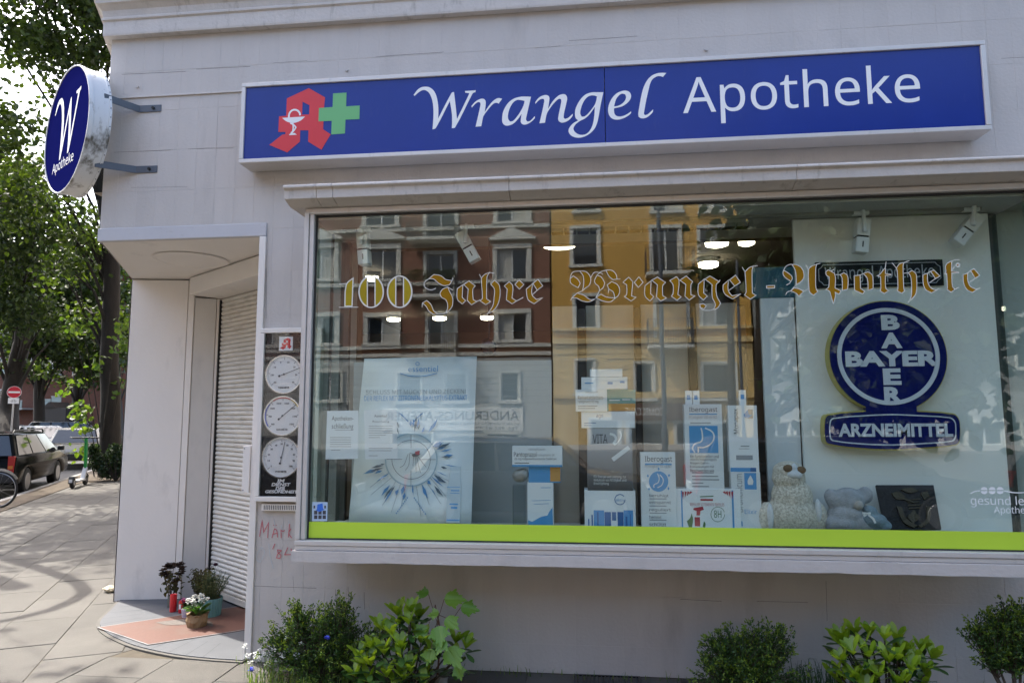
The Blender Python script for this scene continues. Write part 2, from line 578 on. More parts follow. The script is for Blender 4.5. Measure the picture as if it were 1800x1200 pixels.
M_LAMP = mat("lamp_glow", (0.9, 0.85, 0.75), 0.5, emit=(1.0, 0.86, 0.66, 4.5))
M_CHALKR = mat("red_chalk", (0.52, 0.14, 0.16), 0.9)
M_CHALKB = mat("pale_chalk", (0.48, 0.52, 0.53), 0.9)
M_GLASS = glassmat("shop_glass", 0.07)
M_GLASS2 = glassmat("side_glass", 0.06, (0.80, 0.88, 0.85))
M_BUILD = mat("upper_render", (0.42, 0.40, 0.41), 0.8)

# ------------------------------------------------------------------ ground
U = Vector((-0.4525, 0.8918, 0)); V = Vector((0.8918, 0.4525, 0))    # along / across the side street
K0 = Vector((-12.9, 10.0, 0))                                          # a point of the kerb line
def K(t, s=0.0, z=0.0):
    q = K0 + U * t + V * s
    return Vector((q.x, q.y, z))

mb = MB(); mb.quad((-300, -300, -.13), (300, -300, -.13), (300, 300, -.13), (-300, 300, -.13))
tag(mb.build("road", M_ASPH), "grey asphalt roadway running past the corner shop", kind="structure")

pave = thing("pavement", "grey concrete slab pavement round the corner shop", None)
del pave["label"]
tag(pave, None, None, kind="structure")
kp = K(-17.9)
poly = [(kp.x, kp.y), (40, kp.y), (40, .6), (-2.0, .6), (-2.9, 1.3), (-34.9, 64), (K(62).x, K(62).y)]
mb = MB(); mb.prism(poly, lambda u, v, d: (u, v, d), -.3, -.0045)
tag(mb.build("bedding", M_BED, pave), kind="stuff")

def clip(P, a, b, c):
    "keep a*x+b*y>=c"
    out = []
    for i in range(len(P)):
        p, q = P[i - 1], P[i]
        dp, dq = a * p[0] + b * p[1] - c, a * q[0] + b * q[1] - c
        if (dp >= 0) != (dq >= 0):
            t = dp / (dp - dq)
            out.append((p[0] + (q[0] - p[0]) * t, p[1] + (q[1] - p[1]) * t))
        if dq >= 0: out.append(q)
    return out
def area(P): return abs(sum(P[i - 1][0] * P[i][1] - P[i][0] * P[i - 1][1] for i in range(len(P)))) / 2
# divider between the side-street slabs and the front slabs
dA, dB = Vector((-3.35, 0.15)), Vector((-4.6, -2.6))
dn = Vector((-(dB - dA).y, (dB - dA).x)).normalized()      # points to +x side or not
if dn.x < 0: dn = -dn
dc = dn.dot(dA)
fn_ = Vector((-0.8918, -0.4525))                              # outward normal of the side facade
fc = fn_.dot(Vector((-3.70, 0.0))) - 0.9
slabs = []
LU, LV = 0.75, 0.5
for j in range(-14, 22):
    for i in range(-26, 30):
        t0 = i * LU + (LU / 2 if j % 2 else 0) - 9; s0 = j * LV + 2.0
        g = .002
        c = [K(t0 + g, s0 + g), K(t0 + LU - g, s0 + g), K(t0 + LU - g, s0 + LV - g), K(t0 + g, s0 + LV - g)]
        if s0 < 0.16: continue
        P = [(q.x, q.y) for q in c]
        P = clip(P, -dn.x, -dn.y, -dc + .002)
        if P: P = clip(P, fn_.x, fn_.y, fc)
        if len(P) < 3 or area(P) < .02: continue
        cx, cy_ = sum(p[0] for p in P) / len(P), sum(p[1] for p in P) / len(P)
        slabs.append((math.hypot(cx, cy_ + 4.74), P))
for j in range(-6, 12):
    for i in range(-12, 20):
        x0 = -3.42 + i * .5; y0 = -.36 - (j) * .75 + (.375 if i % 2 else 0)
        if y0 < kp.y + .1 or x0 > 4: continue
        g = .002
        P = [(x0 + g, y0 + g), (x0 + .5 - g, y0 + g), (x0 + .5 - g, y0 + .75 - g), (x0 + g, y0 + .75 - g)]
        P = clip(P, 0, -1, .012)
        if P: P = clip(P, dn.x, dn.y, dc + .002)
        if len(P) < 3 or area(P) < .02: continue
        cx, cy_ = sum(p[0] for p in P) / len(P), sum(p[1] for p in P) / len(P)
        slabs.append((math.hypot(cx, cy_ + 4.74), P))
def in_view(P):
    cx, cy_ = sum(p[0] for p in P) / len(P), sum(p[1] for p in P) / len(P)
    d = Vector((cx, cy_, 0)) - CAM_LOC
    w = d.dot(FWD)
    if w < .5: return False
    px, py = 900 + 1200 * d.dot(RIGHT) / w, 600 - 1200 * d.dot(UP) / w
    return -60 < px < 1900 and py < 1290
slabs.sort(key=lambda q: q[0])
vis = [s_ for s_ in slabs if in_view(s_[1])]
rest = [s_ for s_ in slabs if not in_view(s_[1])] + vis[240:]
vis = vis[:240]
def slab(mb, P, rnd):
    a, b, h = rnd.uniform(-.004, .004), rnd.uniform(-.004, .004), rnd.uniform(-.0025, .002)
    cx, cy_ = sum(p[0] for p in P) / len(P), sum(p[1] for p in P) / len(P)
    zz = lambda x, y: h + a * (x - cx) + b * (y - cy_)
    n = len(P); e = .0035
    ins = [(cx + (p[0] - cx) * (1 - e / max(.05, math.hypot(p[0] - cx, p[1] - cy_))), cy_ + (p[1] - cy_) * (1 - e / max(.05, math.hypot(p[0] - cx, p[1] - cy_)))) for p in P]
    vs = [(p[0], p[1], -.04) for p in P] + [(p[0], p[1], zz(*p) - .003) for p in P] + [(p[0], p[1], zz(*p)) for p in ins]
    fs = [tuple(2 * n + k for k in range(n))]
    for k in range(n):
        k2 = (k + 1) % n
        fs += [(k, k2, n + k2, n + k), (n + k, n + k2, 2 * n + k2, 2 * n + k)]
    mb.add(vs, fs)
rs = random.Random(3)
for d_, P in vis:
    mb = MB(); slab(mb, P, rs); mb.build("paving_slab", M_PAVE, pave)
mb = MB()
for d_, P in rest: slab(mb, P, rs)
tag(mb.build("paving_slabs", M_PAVE, pave), kind="stuff")
kerb = thing("kerb", None, None, K(0)); tag(kerb, kind="structure")
for i in range(-6, 34):
    mb = MB()
    c = [K(i * 1.0 + .004, 0), K(i + .996, 0), K(i + .996, .15), K(i + .004, .15)]
    mb.prism([(q.x, q.y) for q in c], lambda u, v, d: (u, v, d), -.2, .004)
    mb.build("kerb_stone", M_KERB, kerb, bevel=.012)
fk = thing("front_kerb", None, None, (0, kp.y, 0)); tag(fk, kind="structure")
mb = MB(); mb.box((kp.x + .5, kp.y - .15, -.2), (40, kp.y, .004)); mb.build("kerb_stones", M_KERB, fk)
mb = MB(); mb.box((-60, -40, -.2), (60, -31, 0.0)); tag(mb.build("far_pavement", M_KERB), "grey pavement on the far side of the street", kind="structure")

# ------------------------------------------------------------------ corner building
H_BAYTOP, X_L, X_JAMB, X_R = 3.12, -3.70, -2.385, 9.0
BX0, BX1, BZ0, BZ1 = -1.86, 2.75, 0.86, 3.10          # display window opening
bld = thing("corner_building", "grey corner shop building with recessed entrance and cornice", "building", (0, 0, 0))
Z_SOF, Z_COR = 3.03, 4.66
mb = MB()
wall_holes(mb, X_JAMB, X_R, 0, Z_COR, .0014, [(BX0 * KB + .012, 1.7 + (.93 - 1.7) * KB, BX1 * KB - .012, 1.7 + (3.05 - 1.7) * KB)], .25)
wall_holes(mb, X_L, X_JAMB, Z_SOF, Z_COR, .0014, [], .25)
sf = lambda y, off=0.0: X_L - .5074 * y - off         # x of the side facade at depth y
mb.quad((X_L, .008, Z_SOF), (sf(1.345), 1.345, Z_SOF), (sf(1.345), 1.345, Z_COR), (X_L, .008, Z_COR))
mb.quad((sf(1.345), 1.345, 0), (sf(30), 30, 0), (sf(30), 30, Z_COR), (sf(1.345), 1.345, Z_COR))
mb.quad((X_JAMB, .008, 0), (X_JAMB, .55, 0), (X_JAMB, .55, Z_SOF), (X_JAMB, .008, Z_SOF))
mb.build("wall", M_WALL, bld, recalc=False)
mb = MB()
mb.prism([(X_L + .02, .03), (X_R, .03), (X_R, 30), (sf(30), 30)], lambda u, v, d: (u, v, d), Z_COR + .25, 20.0)
mb.build("upper_storeys", M_BUILD, bld)
mb = MB(); mb.quad((X_R, 30, 0), (sf(30), 30, 0), (sf(30), 30, 5), (X_R, 30, 5)); mb.quad((X_R, .008, 0), (X_R, 30, 0), (X_R, 30, 5), (X_R, .008, 5))
mb.build("rear_wall", M_BUILD, bld, recalc=False)

# facade tiles: 0.158 x 0.3225, joints recessed, tiles a little uneven
TX, TZ, TXO, TZO = 0.158, 0.3225, 0.692, 0.185
sign_rect = (-2.5, 3.6, 2.62, 4.12)
def tile_mesh(w, h):
    mb = MB(); e = .0014
    vs = [(0, .004, 0), (w, .004, 0), (w, .004, h), (0, .004, h), (0, .0006, 0), (w, .0006, 0), (w, .0006, h), (0, .0006, h), (e, 0, e), (w - e, 0, e), (w - e, 0, h - e), (e, 0, h - e)]
    fs = [(8, 9, 10, 11)]
    for k in range(4):
        k2 = (k + 1) % 4
        fs += [(4 + k, 4 + k2, 8 + k2, 8 + k), (k, k2, 4 + k2, 4 + k)]
    mb.add(vs, fs)
    me = bpy.data.meshes.new("wall_tile"); me.from_pydata(mb.v, [], mb.f); me.materials.append(M_WALL); me.update()
    return me
tmesh = {}
rt = random.Random(11)
tiles = []
for i in range(-30, 22):
    for j in range(-1, 15):
        a, b = TXO + i * TX + .0004, TXO + (i + 1) * TX - .0004
        c, d = TZO + j * TZ + .0004, TZO + (j + 1) * TZ - .0004
        lo_x = X_JAMB + .045 if d < Z_SOF + .01 + .2 and c < Z_SOF - .12 else X_L
        a2, b2, c2, d2 = max(a, lo_x), min(b, 3.0), max(c, 0.0), min(d, Z_COR)
        if a2 < X_JAMB + .04 and c2 < Z_SOF: c2 = max(c2, Z_SOF + .11)
        if b2 - a2 < .02 or d2 - c2 < .02: continue
        # behind the bay window and its cornice, or behind the sign: not shown, but tiles run up to it
        if a2 > BX0 - .1 and b2 < BX1 + .2 and c2 > .80 and d2 < 3.14: continue
        if a2 > sign_rect[0] + .1 and b2 < sign_rect[2] and c2 > sign_rect[1] and d2 < sign_rect[3]: continue
        if a2 >= BX0 - .06 and a2 < BX1 and c2 < .80 < d2: d2 = .80
        if a2 >= BX0 - .06 and a2 < BX1 and c2 < 3.14 < d2: c2 = 3.14
        if b2 > BX0 - .03 and a2 < BX0 - .03 and c2 > .8 and d2 < 3.14: b2 = BX0 - .03
        if b2 - a2 < .015 or d2 - c2 < .015: continue
        tiles.append((a2, b2, c2, d2))
for a2, b2, c2, d2 in tiles:
    key = (round(b2 - a2, 4), round(d2 - c2, 4))
    if key not in tmesh: tmesh[key] = tile_mesh(*key)
    o = bpy.data.objects.new("wall_tile", tmesh[key])
    link(o, bld, Matrix.Translation((a2, -rt.uniform(0, .0009), c2)) @ Matrix.Rotation(rt.uniform(-.0025, .0025), 4, 'Z') @ Matrix.Rotation(rt.uniform(-.0015, .0015), 4, 'X'))

# joints that have opened: short dark cracks along the tile edges
mb = MB()
for k, (xa, ya, xb, yb) in enumerate(((440, 1029, 556, 1033), (1185, 1052, 1268, 1056), (1330, 1056, 1420, 1058), (214, 131, 326, 126), (345, 122, 440, 117), (480, 111, 540, 107), (660, 100, 780, 92), (1000, 72, 1120, 64), (940, 85, 985, 81), (1760, 103, 1800, 101), (200, 268, 300, 264), (330, 262, 410, 260), (230, 330, 330, 328), (515, 1012, 517, 1040), (1452, 1020, 1454, 1090), (468, 470, 468, 560), (590, 1035, 591, 1062), (612, 1030, 613, 1058), (640, 1040, 641, 1070))):
    a, b = at(xa, ya, -.0011), at(xb, yb, -.0011)
    n = 7
    mb.ribbon([a.lerp(b, q / n) + Vector((rt.uniform(-.0008, .0008), -.00002 * k, rt.uniform(-.0008, .0008))) for q in range(n + 1)], rt.uniform(.0014, .0028), (0, -1, 0))
mb.build("open_joint", mat("crack_dark", (.13, .12, .11), .9), bld, recalc=False)
# metal drip strip above the door bay, trim strip over the soffit edge, white jamb strip
mb = MB(); mb.box((X_L - .005, -.012, 4.165), (-2.53, .0, 4.18)); mb.build("drip_strip", M_CORNICE, bld)
mb = MB(); mb.box((X_L - .008, -.014, Z_SOF - .002), (X_JAMB + .03, .03, Z_SOF + .10)); mb.build("edge_trim", mat("trim_paint", (0.5, .49, .5), .6, var=.05, dirt=(.25, .23, .2), dscale=(9, 9, 30), dlo=.6, dhi=.9), bld, bevel=.006)
mb = MB(); mb.box((X_JAMB - .02, -.016, 0.02), (X_JAMB + .032, .18, Z_SOF - .004)); mb.build("jamb_strip", M_WHITE, bld, bevel=.004)
mb = MB()
for px, py in ((242, 153), (1241, 88), (610, 124)):
    q = at(px, py, 0); mb.cyl((q.x, 0, q.z), (q.x, -.012, q.z), .012, 10)
mb.build("wall_plug", M_WALL, bld)

# main cornice: profile swept along the front and mitred round the corner
prof = [(0.0, 4.66), (.055, 4.66), (.058, 4.675), (.058, 4.775), (.072, 4.785), (.072, 4.80), (.062, 4.81), (.070, 4.86), (.100, 4.895), (.115, 4.90), (.115, 4.93), (.135, 4.945), (.135, 4.965), (.02, 5.0), (-.02, 5.3)]
mb = MB(); vs = []
for xx in (0, 1, 2):
    for e, z in prof:
        if xx == 0: vs.append((X_R, -e, z))
        elif xx == 1: vs.append((X_L - .62 * e, -e, z))
        else: vs.append((sf(30) - e * .8918 - .0, 30 - .4525 * e, z))
n = len(prof); fs = []
for k in range(2):
    for i in range(n - 1):
        fs.append((k * n + i, k * n + i + 1, (k + 1) * n + i + 1, (k + 1) * n + i))
mb.add(vs, fs); mb.build("cornice", M_CORNICE, bld)
mb = MB(); mb.box((-3.45, .02, 4.95), (X_R, .3, 5.5)); mb.build("parapet_block", M_CORNICE, bld)

# entrance: soffit with its round recess, splayed pillar, return panel, door head, roller shutter
PBL, PBR = Vector((-4.375, 1.345, 0)), Vector((-3.80, 1.445, 0))
SHL, SHR = Vector((-3.575, 1.585, 0)), Vector((-2.30, .64, 0))
mb = MB()
sc_c = atz(337, 456, Z_SOF)
hole = [(sc_c.x + .27 * math.cos(2 * math.pi * k / 40), sc_c.y + .27 * math.sin(2 * math.pi * k / 40)) for k in range(40)]
sof = [(X_L + .002, .03), (X_JAMB, .03), (X_JAMB, 1.9), (-4.2, 1.9), (sf(1.5), 1.5)]
mb.prism(sof, lambda u, v, d: (u, v, d), Z_SOF, Z_SOF + .05, holes=[hole])
mb.build("soffit", M_WHITE, bld)
mb = MB()
mb.lathe([(.30, Z_SOF - .006), (.285, Z_SOF - .012), (.272, Z_SOF - .006), (.268, Z_SOF + .02), (.25, Z_SOF + .028), (.01, Z_SOF + .03)], (sc_c.x, sc_c.y, 0), 40)
mb.build("soffit_rosette", M_WHITE, bld, smooth=True)
def vwall(name, a, b, z0, z1, m, th=.05, bev=.0):
    d = (b - a).normalized(); nn = Vector((-d.y, d.x, 0))
    mb = MB(); P = [a, b, b + nn * th, a + nn * th]
    mb.prism([(p.x, p.y) for p in P], lambda u, v, d: (u, v, d), z0, z1)
    return mb.build(name, m, bld, bevel=bev)
vwall("pillar_face", PBL, PBR - (PBR - PBL).normalized() * .05, .0, Z_SOF - .012, M_WHITE, .4, .004)
vwall("pillar_edge", PBR - (PBR - PBL).normalized() * .046, PBR + Vector((.012, .0, 0)), .0, Z_SOF - .003, M_WHITE, .3, .004)
vwall("return_panel", PBR + Vector((.016, .012, 0)), SHL - (SHL - PBR).normalized() * .055, .0, Z_SOF - .18, M_WHITE2, .3, .003)
vwall("shutter_rail", SHL - (SHL - PBR).normalized() * .05, SHL, .0, Z_SOF - .18, M_WHITE, .12, .003)
dS = (SHR - SHL).normalized()
hd = Vector((PBR.x + .02, PBR.y - .10, 0))
vwall("door_head", hd, hd + dS * 1.9, Z_SOF - .175, Z_SOF - .01, M_WHITE, .5, .004)
sh = thing("x", None, None) ; bpy.data.objects.remove(sh)
mb = MB(); a, b = SHL + Vector((dS.y, -dS.x, 0)) * -.05, SHR + Vector((dS.y, -dS.x, 0)) * -.05
mb.quad((a.x, a.y, 0), (b.x, b.y, 0), (b.x, b.y, 3), (a.x, a.y, 3))
mb.build("shutter_backing", M_BLACKM, bld, recalc=False)
shut = bpy.data.objects.new("roller_shutter", None); link(shut, bld, Matrix.Translation((SHL.x, SHL.y, 0)) @ Matrix.Rotation(math.atan2(dS.y, dS.x), 4, 'Z'))
sm = MB(); wS = (SHR - SHL).length; hS = .0425
pr = []
for k in range(7):
    t = k / 6; pr.append((-.003 - .010 * math.sin(math.pi * t) ** .7, .004 + t * (hS - .006)))
vs = [(0.012, y, z) for y, z in pr] + [(wS, y, z) for y, z in pr] + [(0.012, .01, .0), (wS, .01, 0), (wS, .01, hS), (0.012, .01, hS)]
fs = [(k, 7 + k, 8 + k, k + 1) for k in range(6)] + [(14, 15, 7, 0), (6, 13, 16, 17)]
me = bpy.data.meshes.new("slat"); me.from_pydata(vs, [], fs); me.materials.append(M_SHUT); me.polygons.foreach_set("use_smooth", [True] * len(fs)); me.update()
ns = int((Z_SOF - .15 - .09) / hS)
for k in range(ns):
    o = bpy.data.objects.new("slat", me); link(o, shut, Matrix.Translation((0, rt.uniform(-.0012, .0012), .09 + k * hS)))
mb = MB(); mb.box((.012, -.016, .035), (wS, .012, .09)); mb.build("bottom_rail", M_SHUT, shut, local=True, bevel=.004)
mb = MB(); mb.box((-.004, -.028, .09), (.004, -.004, 2.84)); mb.build("brush_seal", M_BLACKM, shut, local=True)

# curved doorstep with red terrazzo lozenge
stp = bpy.data.objects.new("doorstep", None); link(stp, bld, Matrix.Identity(4))
arc = smooth_poly([(-4.36, 1.38), (-4.20, 1.02), (-4.05, .69), (-3.83, .46), (-3.52, .25), (-3.28, .13), (-2.93, .015), (-2.64, -.03), (-2.40, -.045)], 80, 4, closed=False)
cen = Vector((-2.9, 1.6))
inn = [tuple(Vector(p) + (cen - Vector(p)).normalized() * .028) for p in arc]
tail = [(-2.39, .8), (-3.4, 1.75), (-4.2, 1.75)]
mb = MB(); mb.prism(list(arc) + tail, lambda u, v, d: (u, v, d), -.02, .010); mb.build("step_edge", M_STEPEDGE, stp)
mb = MB(); mb.prism(list(inn) + [(-2.41, .8), (-3.4, 1.70), (-4.1, 1.70)], lambda u, v, d: (u, v, d), .0, .016); mb.build("step_top", M_STEP, stp)
DL, DB, DR, DT = (-3.93, .55), (-3.26, .20), (-2.20, 1.02), (-3.03, 1.30)
mb = MB(); mb.prism([DL, DB, (-2.45, .82), (-2.62, 1.0), DT], lambda u, v, d: (u, v, d),   .0, .0205); mb.build("terrazzo_inlay", M_TERRA, stp)
mb = MB()
for a, b in ((DL, DB), (DB, (-2.45, .82)), (DL, DT)):
    mb.ribbon([(a[0], a[1], .0215), (b[0], b[1], .0215)], .012, (0, 0, 1))
mb.build("brass_strip", mat("joint_strip", (.2, .2, .2), .6), stp, recalc=False)
wp = smooth_poly([(-3.55, .72), (-3.35, .83), (-3.1, .78), (-3.02, .66), (-3.2, .70), (-3.4, .66)], 80, 3)
mb = MB(); mb.flat(wp, lambda u, v: (u, v, .0225)); mb.build("worn_patch", M_TERRAW, stp, recalc=False)
# radial mosaic joints of the step (few, fine)
mb = MB()
for k in range(3, len(arc) - 4, 2):
    p = Vector(inn[k]); d = (cen - p).normalized()
    L_ = .30 + .0 * k
    mb.ribbon([(p.x, p.y, .0168), (p.x + d.x * L_, p.y + d.y * L_, .0168)], .004, (0, 0, 1))
mb.build("step_joint", mat("step_joint", (.055, .058, .065), .8), stp, recalc=False)

# ------------------------------------------------------------------ display window (bay)
win = bpy.data.objects.new("display_window", None); link(win, bld, Matrix.Translation((0, GLASS_T, BZ0))); BAY.append(win)
FX0, FX1 = -1.925, 2.82
mb = MB()
mb.box((FX0, -.325, .893), (-1.892, -.20, 3.10)); mb.box((-1.890, -.315, .893), (-1.858, -.21, 3.10))
mb.box((FX0, -.32, 3.085), (FX1, -.21, 3.125))
mb.box((BX1 + .003, -.315, .893), (FX1, -.21, 3.083))
mb.build("window_frame", M_FRAME, win, bevel=.004)
mb = MB()
mb.box((FX0, -.33, .857), (FX1, -.2, .889)); mb.box((FX0 + .001, -.322, .826), (FX1, -.2, .855))
mb.build("bottom_rail", M_FRAME, win, bevel=.004)
mb = MB(); mb.box((-1.858, -.287, .889), (BX1, -.272, .898)); mb.box((-1.858, -.288, 3.073), (BX1, -.272, 3.087)); mb.box((-1.858, -.288, .898), (-1.849, -.272, 3.075))
mb.build("glazing_seal", M_DARKGAP, win)
mb = MB()
px = FX0 - .012
pts = []
for k in range(46):
    xx = px + (FX1 + .03 - px) * k / 45
    pts.append((xx, .757 + rt.uniform(-.003, .003)))
mb.prism([(px, .824)] + pts + [(FX1 + .03, .824)], lambda u, v, d: (u, d, v), -.345, -BDY)
mb.build("sill", M_WALL, win)
cuts = [at(x, 338, -.44).x for x in (557, 586)] + [at(895, 325, -.44).x, at(1400, 303, -.44).x, 3.3]
cp_ = [(-BDY, 3.235), (-.455, 3.247), (-.462, 3.24), (-.462, 3.226), (-.44, 3.216), (-.437, 3.155), (-.41, 3.148), (-.345, 3.128), (-BDY, 3.128)]
x = -2.02
for c in cuts:
    mb = MB(); mb.prism([(p[0], p[1] + rt.uniform(-.0012, .0012)) for p in cp_], lambda u, v, d: (d, u, v), x, c - .0018)
    mb.build("cornice_board", M_CORNICE, win, bevel=.004); x = c
# glass
mb = MB(); mb.box((-1.855, GLASS_Y, .90), (BX1, GLASS_Y + .006, 3.08)); mb.build("glass_pane", M_GLASS, win)
mb = MB(); mb.box((-1.845, -.26, .90), (-1.839, .22, 3.02)); mb.build("side_glass", M_GLASS2, win)
mb = MB(); mb.box((BX1 - .005, -.26, .90), (BX1 + .001, .26, 3.03)); mb.build("side_glass", M_GLASS2, win)
mb = MB()
mb.box((-1.87, .22, .90), (-1.80, .268, 3.03)); mb.box((-1.855, -.02, .90), (-1.835, .0, 3.03)); mb.box((BX1 - .03, .09, .90), (BX1 + .03, .15, 3.05))
mb.build("corner_post", mat("dark_post", (.06, .055, .05), .5), win, bevel=.003)
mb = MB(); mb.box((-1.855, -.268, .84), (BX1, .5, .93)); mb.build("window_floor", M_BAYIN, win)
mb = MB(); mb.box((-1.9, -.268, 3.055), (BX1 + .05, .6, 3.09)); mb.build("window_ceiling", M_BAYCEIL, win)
XP = at(1410, 700, .06).x
mb = MB(); mb.box((XP, .06, .93), (BX1 - .04, .09, 3.05)); mb.build("back_panel", M_BAYIN, win, bevel=.003)
x0, x1 = at(1341, 600, .09).x, XP - .006
zt = at(1380, 522, .09).z
mb = MB(); mb.box((x0, .09, .93), (x1, .12, zt)); mb.build("side_panel", mat("pale_panel", (.62, .65, .66), .5), win, bevel=.003)
a, b = at(1322, 469, .085), at(1410, 521, .085)
mb = MB(); mb.box((a.x, .085, b.z), (b.x + .05, .16, a.z)); mb.build("pelmet_box", mat("petrol_box", (.02, .10, .14), .5, var=.1), win, bevel=.004)
# lime strip on the glass
mb = MB(); mb.box((-1.848, GLASS_Y - .0022, .899), (BX1 - .003, GLASS_Y - .001, 1.003)); mb.build("lime_strip", M_LIME, win)
# ------------------------------------------------------------------ traced lettering shapes
def Z(ox, oy, s, P): return [(ox + x / s, oy + y / s) for x, y in P]
W1 = (720, 140, 7.5); W2 = (940, 120, 7.5); L3 = (460, 140, 8.57)
SCRIPT = [
 (W1, [(302,658),(312,520),(314,400),(300,280),(262,185),(215,145),(170,142),(120,170),(65,218),(52,205),(100,140),(150,105),(210,95),(265,105),(320,150),(355,225),(375,330),(380,430),(376,515),(555,175),(585,165),(605,330),(625,520),(778,205),(785,180),(735,174),(730,152),(872,143),(868,168),(838,178),(820,205),(600,632),(556,643),(560,560),(556,440),(530,285),(345,640)], []),
 (W1, [(870,623),(935,330),(928,303),(905,298),(870,318),(820,370),(815,350),(870,290),(930,258),(975,255),(1000,280),(1003,330),(990,430),(1050,340),(1110,275),(1170,245),(1220,255),(1175,318),(1145,308),(1105,320),(1040,390),(975,480),(960,540),(945,617)], []),
 (W1, [(1600,228),(1570,360),(1545,470),(1535,530),(1555,555),(1590,545),(1650,483),(1650,510),(1600,560),(1545,590),(1500,594),(1468,570),(1466,530),(1476,455),(1430,520),(1370,580),(1310,606),(1260,605),(1225,570),(1220,510),(1235,420),(1290,320),(1370,255),(1460,228),(1530,225)],
      [[(1515,283),(1480,275),(1420,270),(1370,300),(1325,370),(1298,460),(1300,520),(1325,555),(1365,545),(1430,470),(1485,380),(1508,320)]]),
 (W2, [(62,727),(125,440),(120,408),(95,405),(60,420),(10,470),(8,448),(60,385),(120,358),(165,358),(192,385),(190,440),(175,540),(235,440),(310,365),(370,343),(410,355),(428,400),(415,470),(385,600),(380,655),(400,670),(440,655),(500,603),(498,630),(450,685),(390,715),(345,717),(312,690),(310,645),(350,440),(345,408),(320,405),(280,435),(215,510),(160,600),(135,720)], []),
 (W2, [(905,318),(870,480),(840,650),(820,730),(780,810),(700,880),(610,915),(530,912),(470,880),(445,830),(460,780),(510,725),(572,690),(540,660),(530,600),(540,530),(590,430),(660,355),(740,322),(820,318)],
      [[(820,375),(790,363),(740,362),(690,385),(640,450),(610,530),(600,600),(620,640),(660,635),(720,580),(790,485),(810,430)],
       [(793,512),(785,620),(770,720),(740,800),(690,860),(630,880),(570,870),(525,835),(510,800),(525,760),(560,722),(605,692),(660,665),(720,612)]]),
 (W2, [(1045,530),(1045,570),(1060,615),(1100,637),(1160,632),(1220,605),(1270,570),(1268,595),(1220,635),(1150,668),(1080,680),(1020,665),(980,620),(966,560),(975,490),(1010,410),(1070,340),(1140,305),(1205,297),(1250,318),(1270,360),(1260,410),(1220,460),(1150,505)],
      [[(1045,507),(1100,496),(1150,470),(1190,425),(1203,380),(1190,345),(1150,338),(1110,360),(1070,415)]]),
 (W2, [(1735,65),(1690,118),(1650,106),(1600,115),(1550,150),(1520,210),(1500,290),(1470,420),(1445,560),(1440,605),(1455,620),(1490,608),(1560,545),(1555,580),(1500,635),(1450,660),(1400,660),(1368,640),(1365,600),(1380,500),(1410,340),(1440,240),(1490,150),(1550,95),(1620,68),(1690,62)], []),
]
def traced(mb, items, Y, sharp=52, shift=None):
    for k, (z, P, holes) in enumerate(items):
        q = smooth_poly(Z(*z, P), sharp)
        hs = [smooth_poly(Z(*z, h), sharp) for h in holes]
        mb.flat(q, lambda u, v: at(u, v, Y), holes=hs)

# ------------------------------------------------------------------ long blue fascia sign
SY = -.20
a, b = at(418, 288, SY), at(1744, 226, SY); c, d = at(426, 149, SY), at(1731, 68, SY)
sx0, sx1 = (a.x + c.x) / 2, (b.x + d.x) / 2
sz0, sz1 = (a.z + b.z) / 2, (c.z + d.z) / 2
sg = thing("shop_sign", "long blue fascia sign reading Wrangel Apotheke with red letter and green cross", "sign", ((sx0 + sx1) / 2, -.01, sz0))
fw = .030
mb = MB()
mb.box((sx0, SY, sz0), (sx1, -.012, sz0 + fw)); mb.box((sx0, SY, sz1 - fw), (sx1, -.012, sz1))
mb.box((sx0, SY, sz0 + fw + .001), (sx0 + fw, -.012, sz1 - fw - .001)); mb.box((sx1 - fw, SY, sz0 + fw + .001), (sx1, -.012, sz1 - fw - .001))
mb.build("sign_frame", M_FRAME, sg, bevel=.004)
xj = at(1063, 170, SY + .015).x
mb = MB(); mb.box((sx0 + .02, SY + .014, sz0 + .02), (xj - .0025, SY + .03, sz1 - .02)); mb.build("sign_panel", M_BLUE, sg)
mb = MB(); mb.box((xj + .0025, SY + .014, sz0 + .02), (sx1 - .02, SY + .03, sz1 - .02)); mb.build("sign_panel", M_BLUE, sg)
LY = SY + .0125
mb = MB(); traced(mb, SCRIPT, LY); mb.build("script_lettering", M_VINYL, sg, recalc=False)
mb = MB()
p0, p1 = at(1201, 202, LY), at(1619, 179, LY)
pt = at(1225, 122, LY)
zb = at(1268, 217, LY).z; ztop = at(1432, 124, LY).z
text(mb, "Apotheke", p0.x, zb, p1.x, ztop + .012, LY, fnt='S', res=5)
mb.build("block_lettering", M_VINYL, sg, recalc=False)
mb = MB(); traced(mb, [(L3, [(380,285),(710,130),(955,270),(940,425),(925,750),(1040,825),(900,1058),(700,935),(705,765),(580,765),(575,935),(385,1098),(115,985),(310,830),(355,825),(360,790),(250,790),(262,555),(368,548)], [[(615,335),(720,388),(715,525),(608,530)]])], LY, sharp=5)
mb.build("red_letter", M_RED, sg, recalc=False)
mb = MB(); traced(mb, [(L3, [(1075,210),(1278,198),(1272,405),(1477,392),(1472,597),(1262,605),(1255,812),(1048,828),(1055,622),(855,632),(862,430),(1068,415)], [])], LY - .0008, sharp=5)
mb.build("green_cross", M_GREENV, sg, recalc=False)
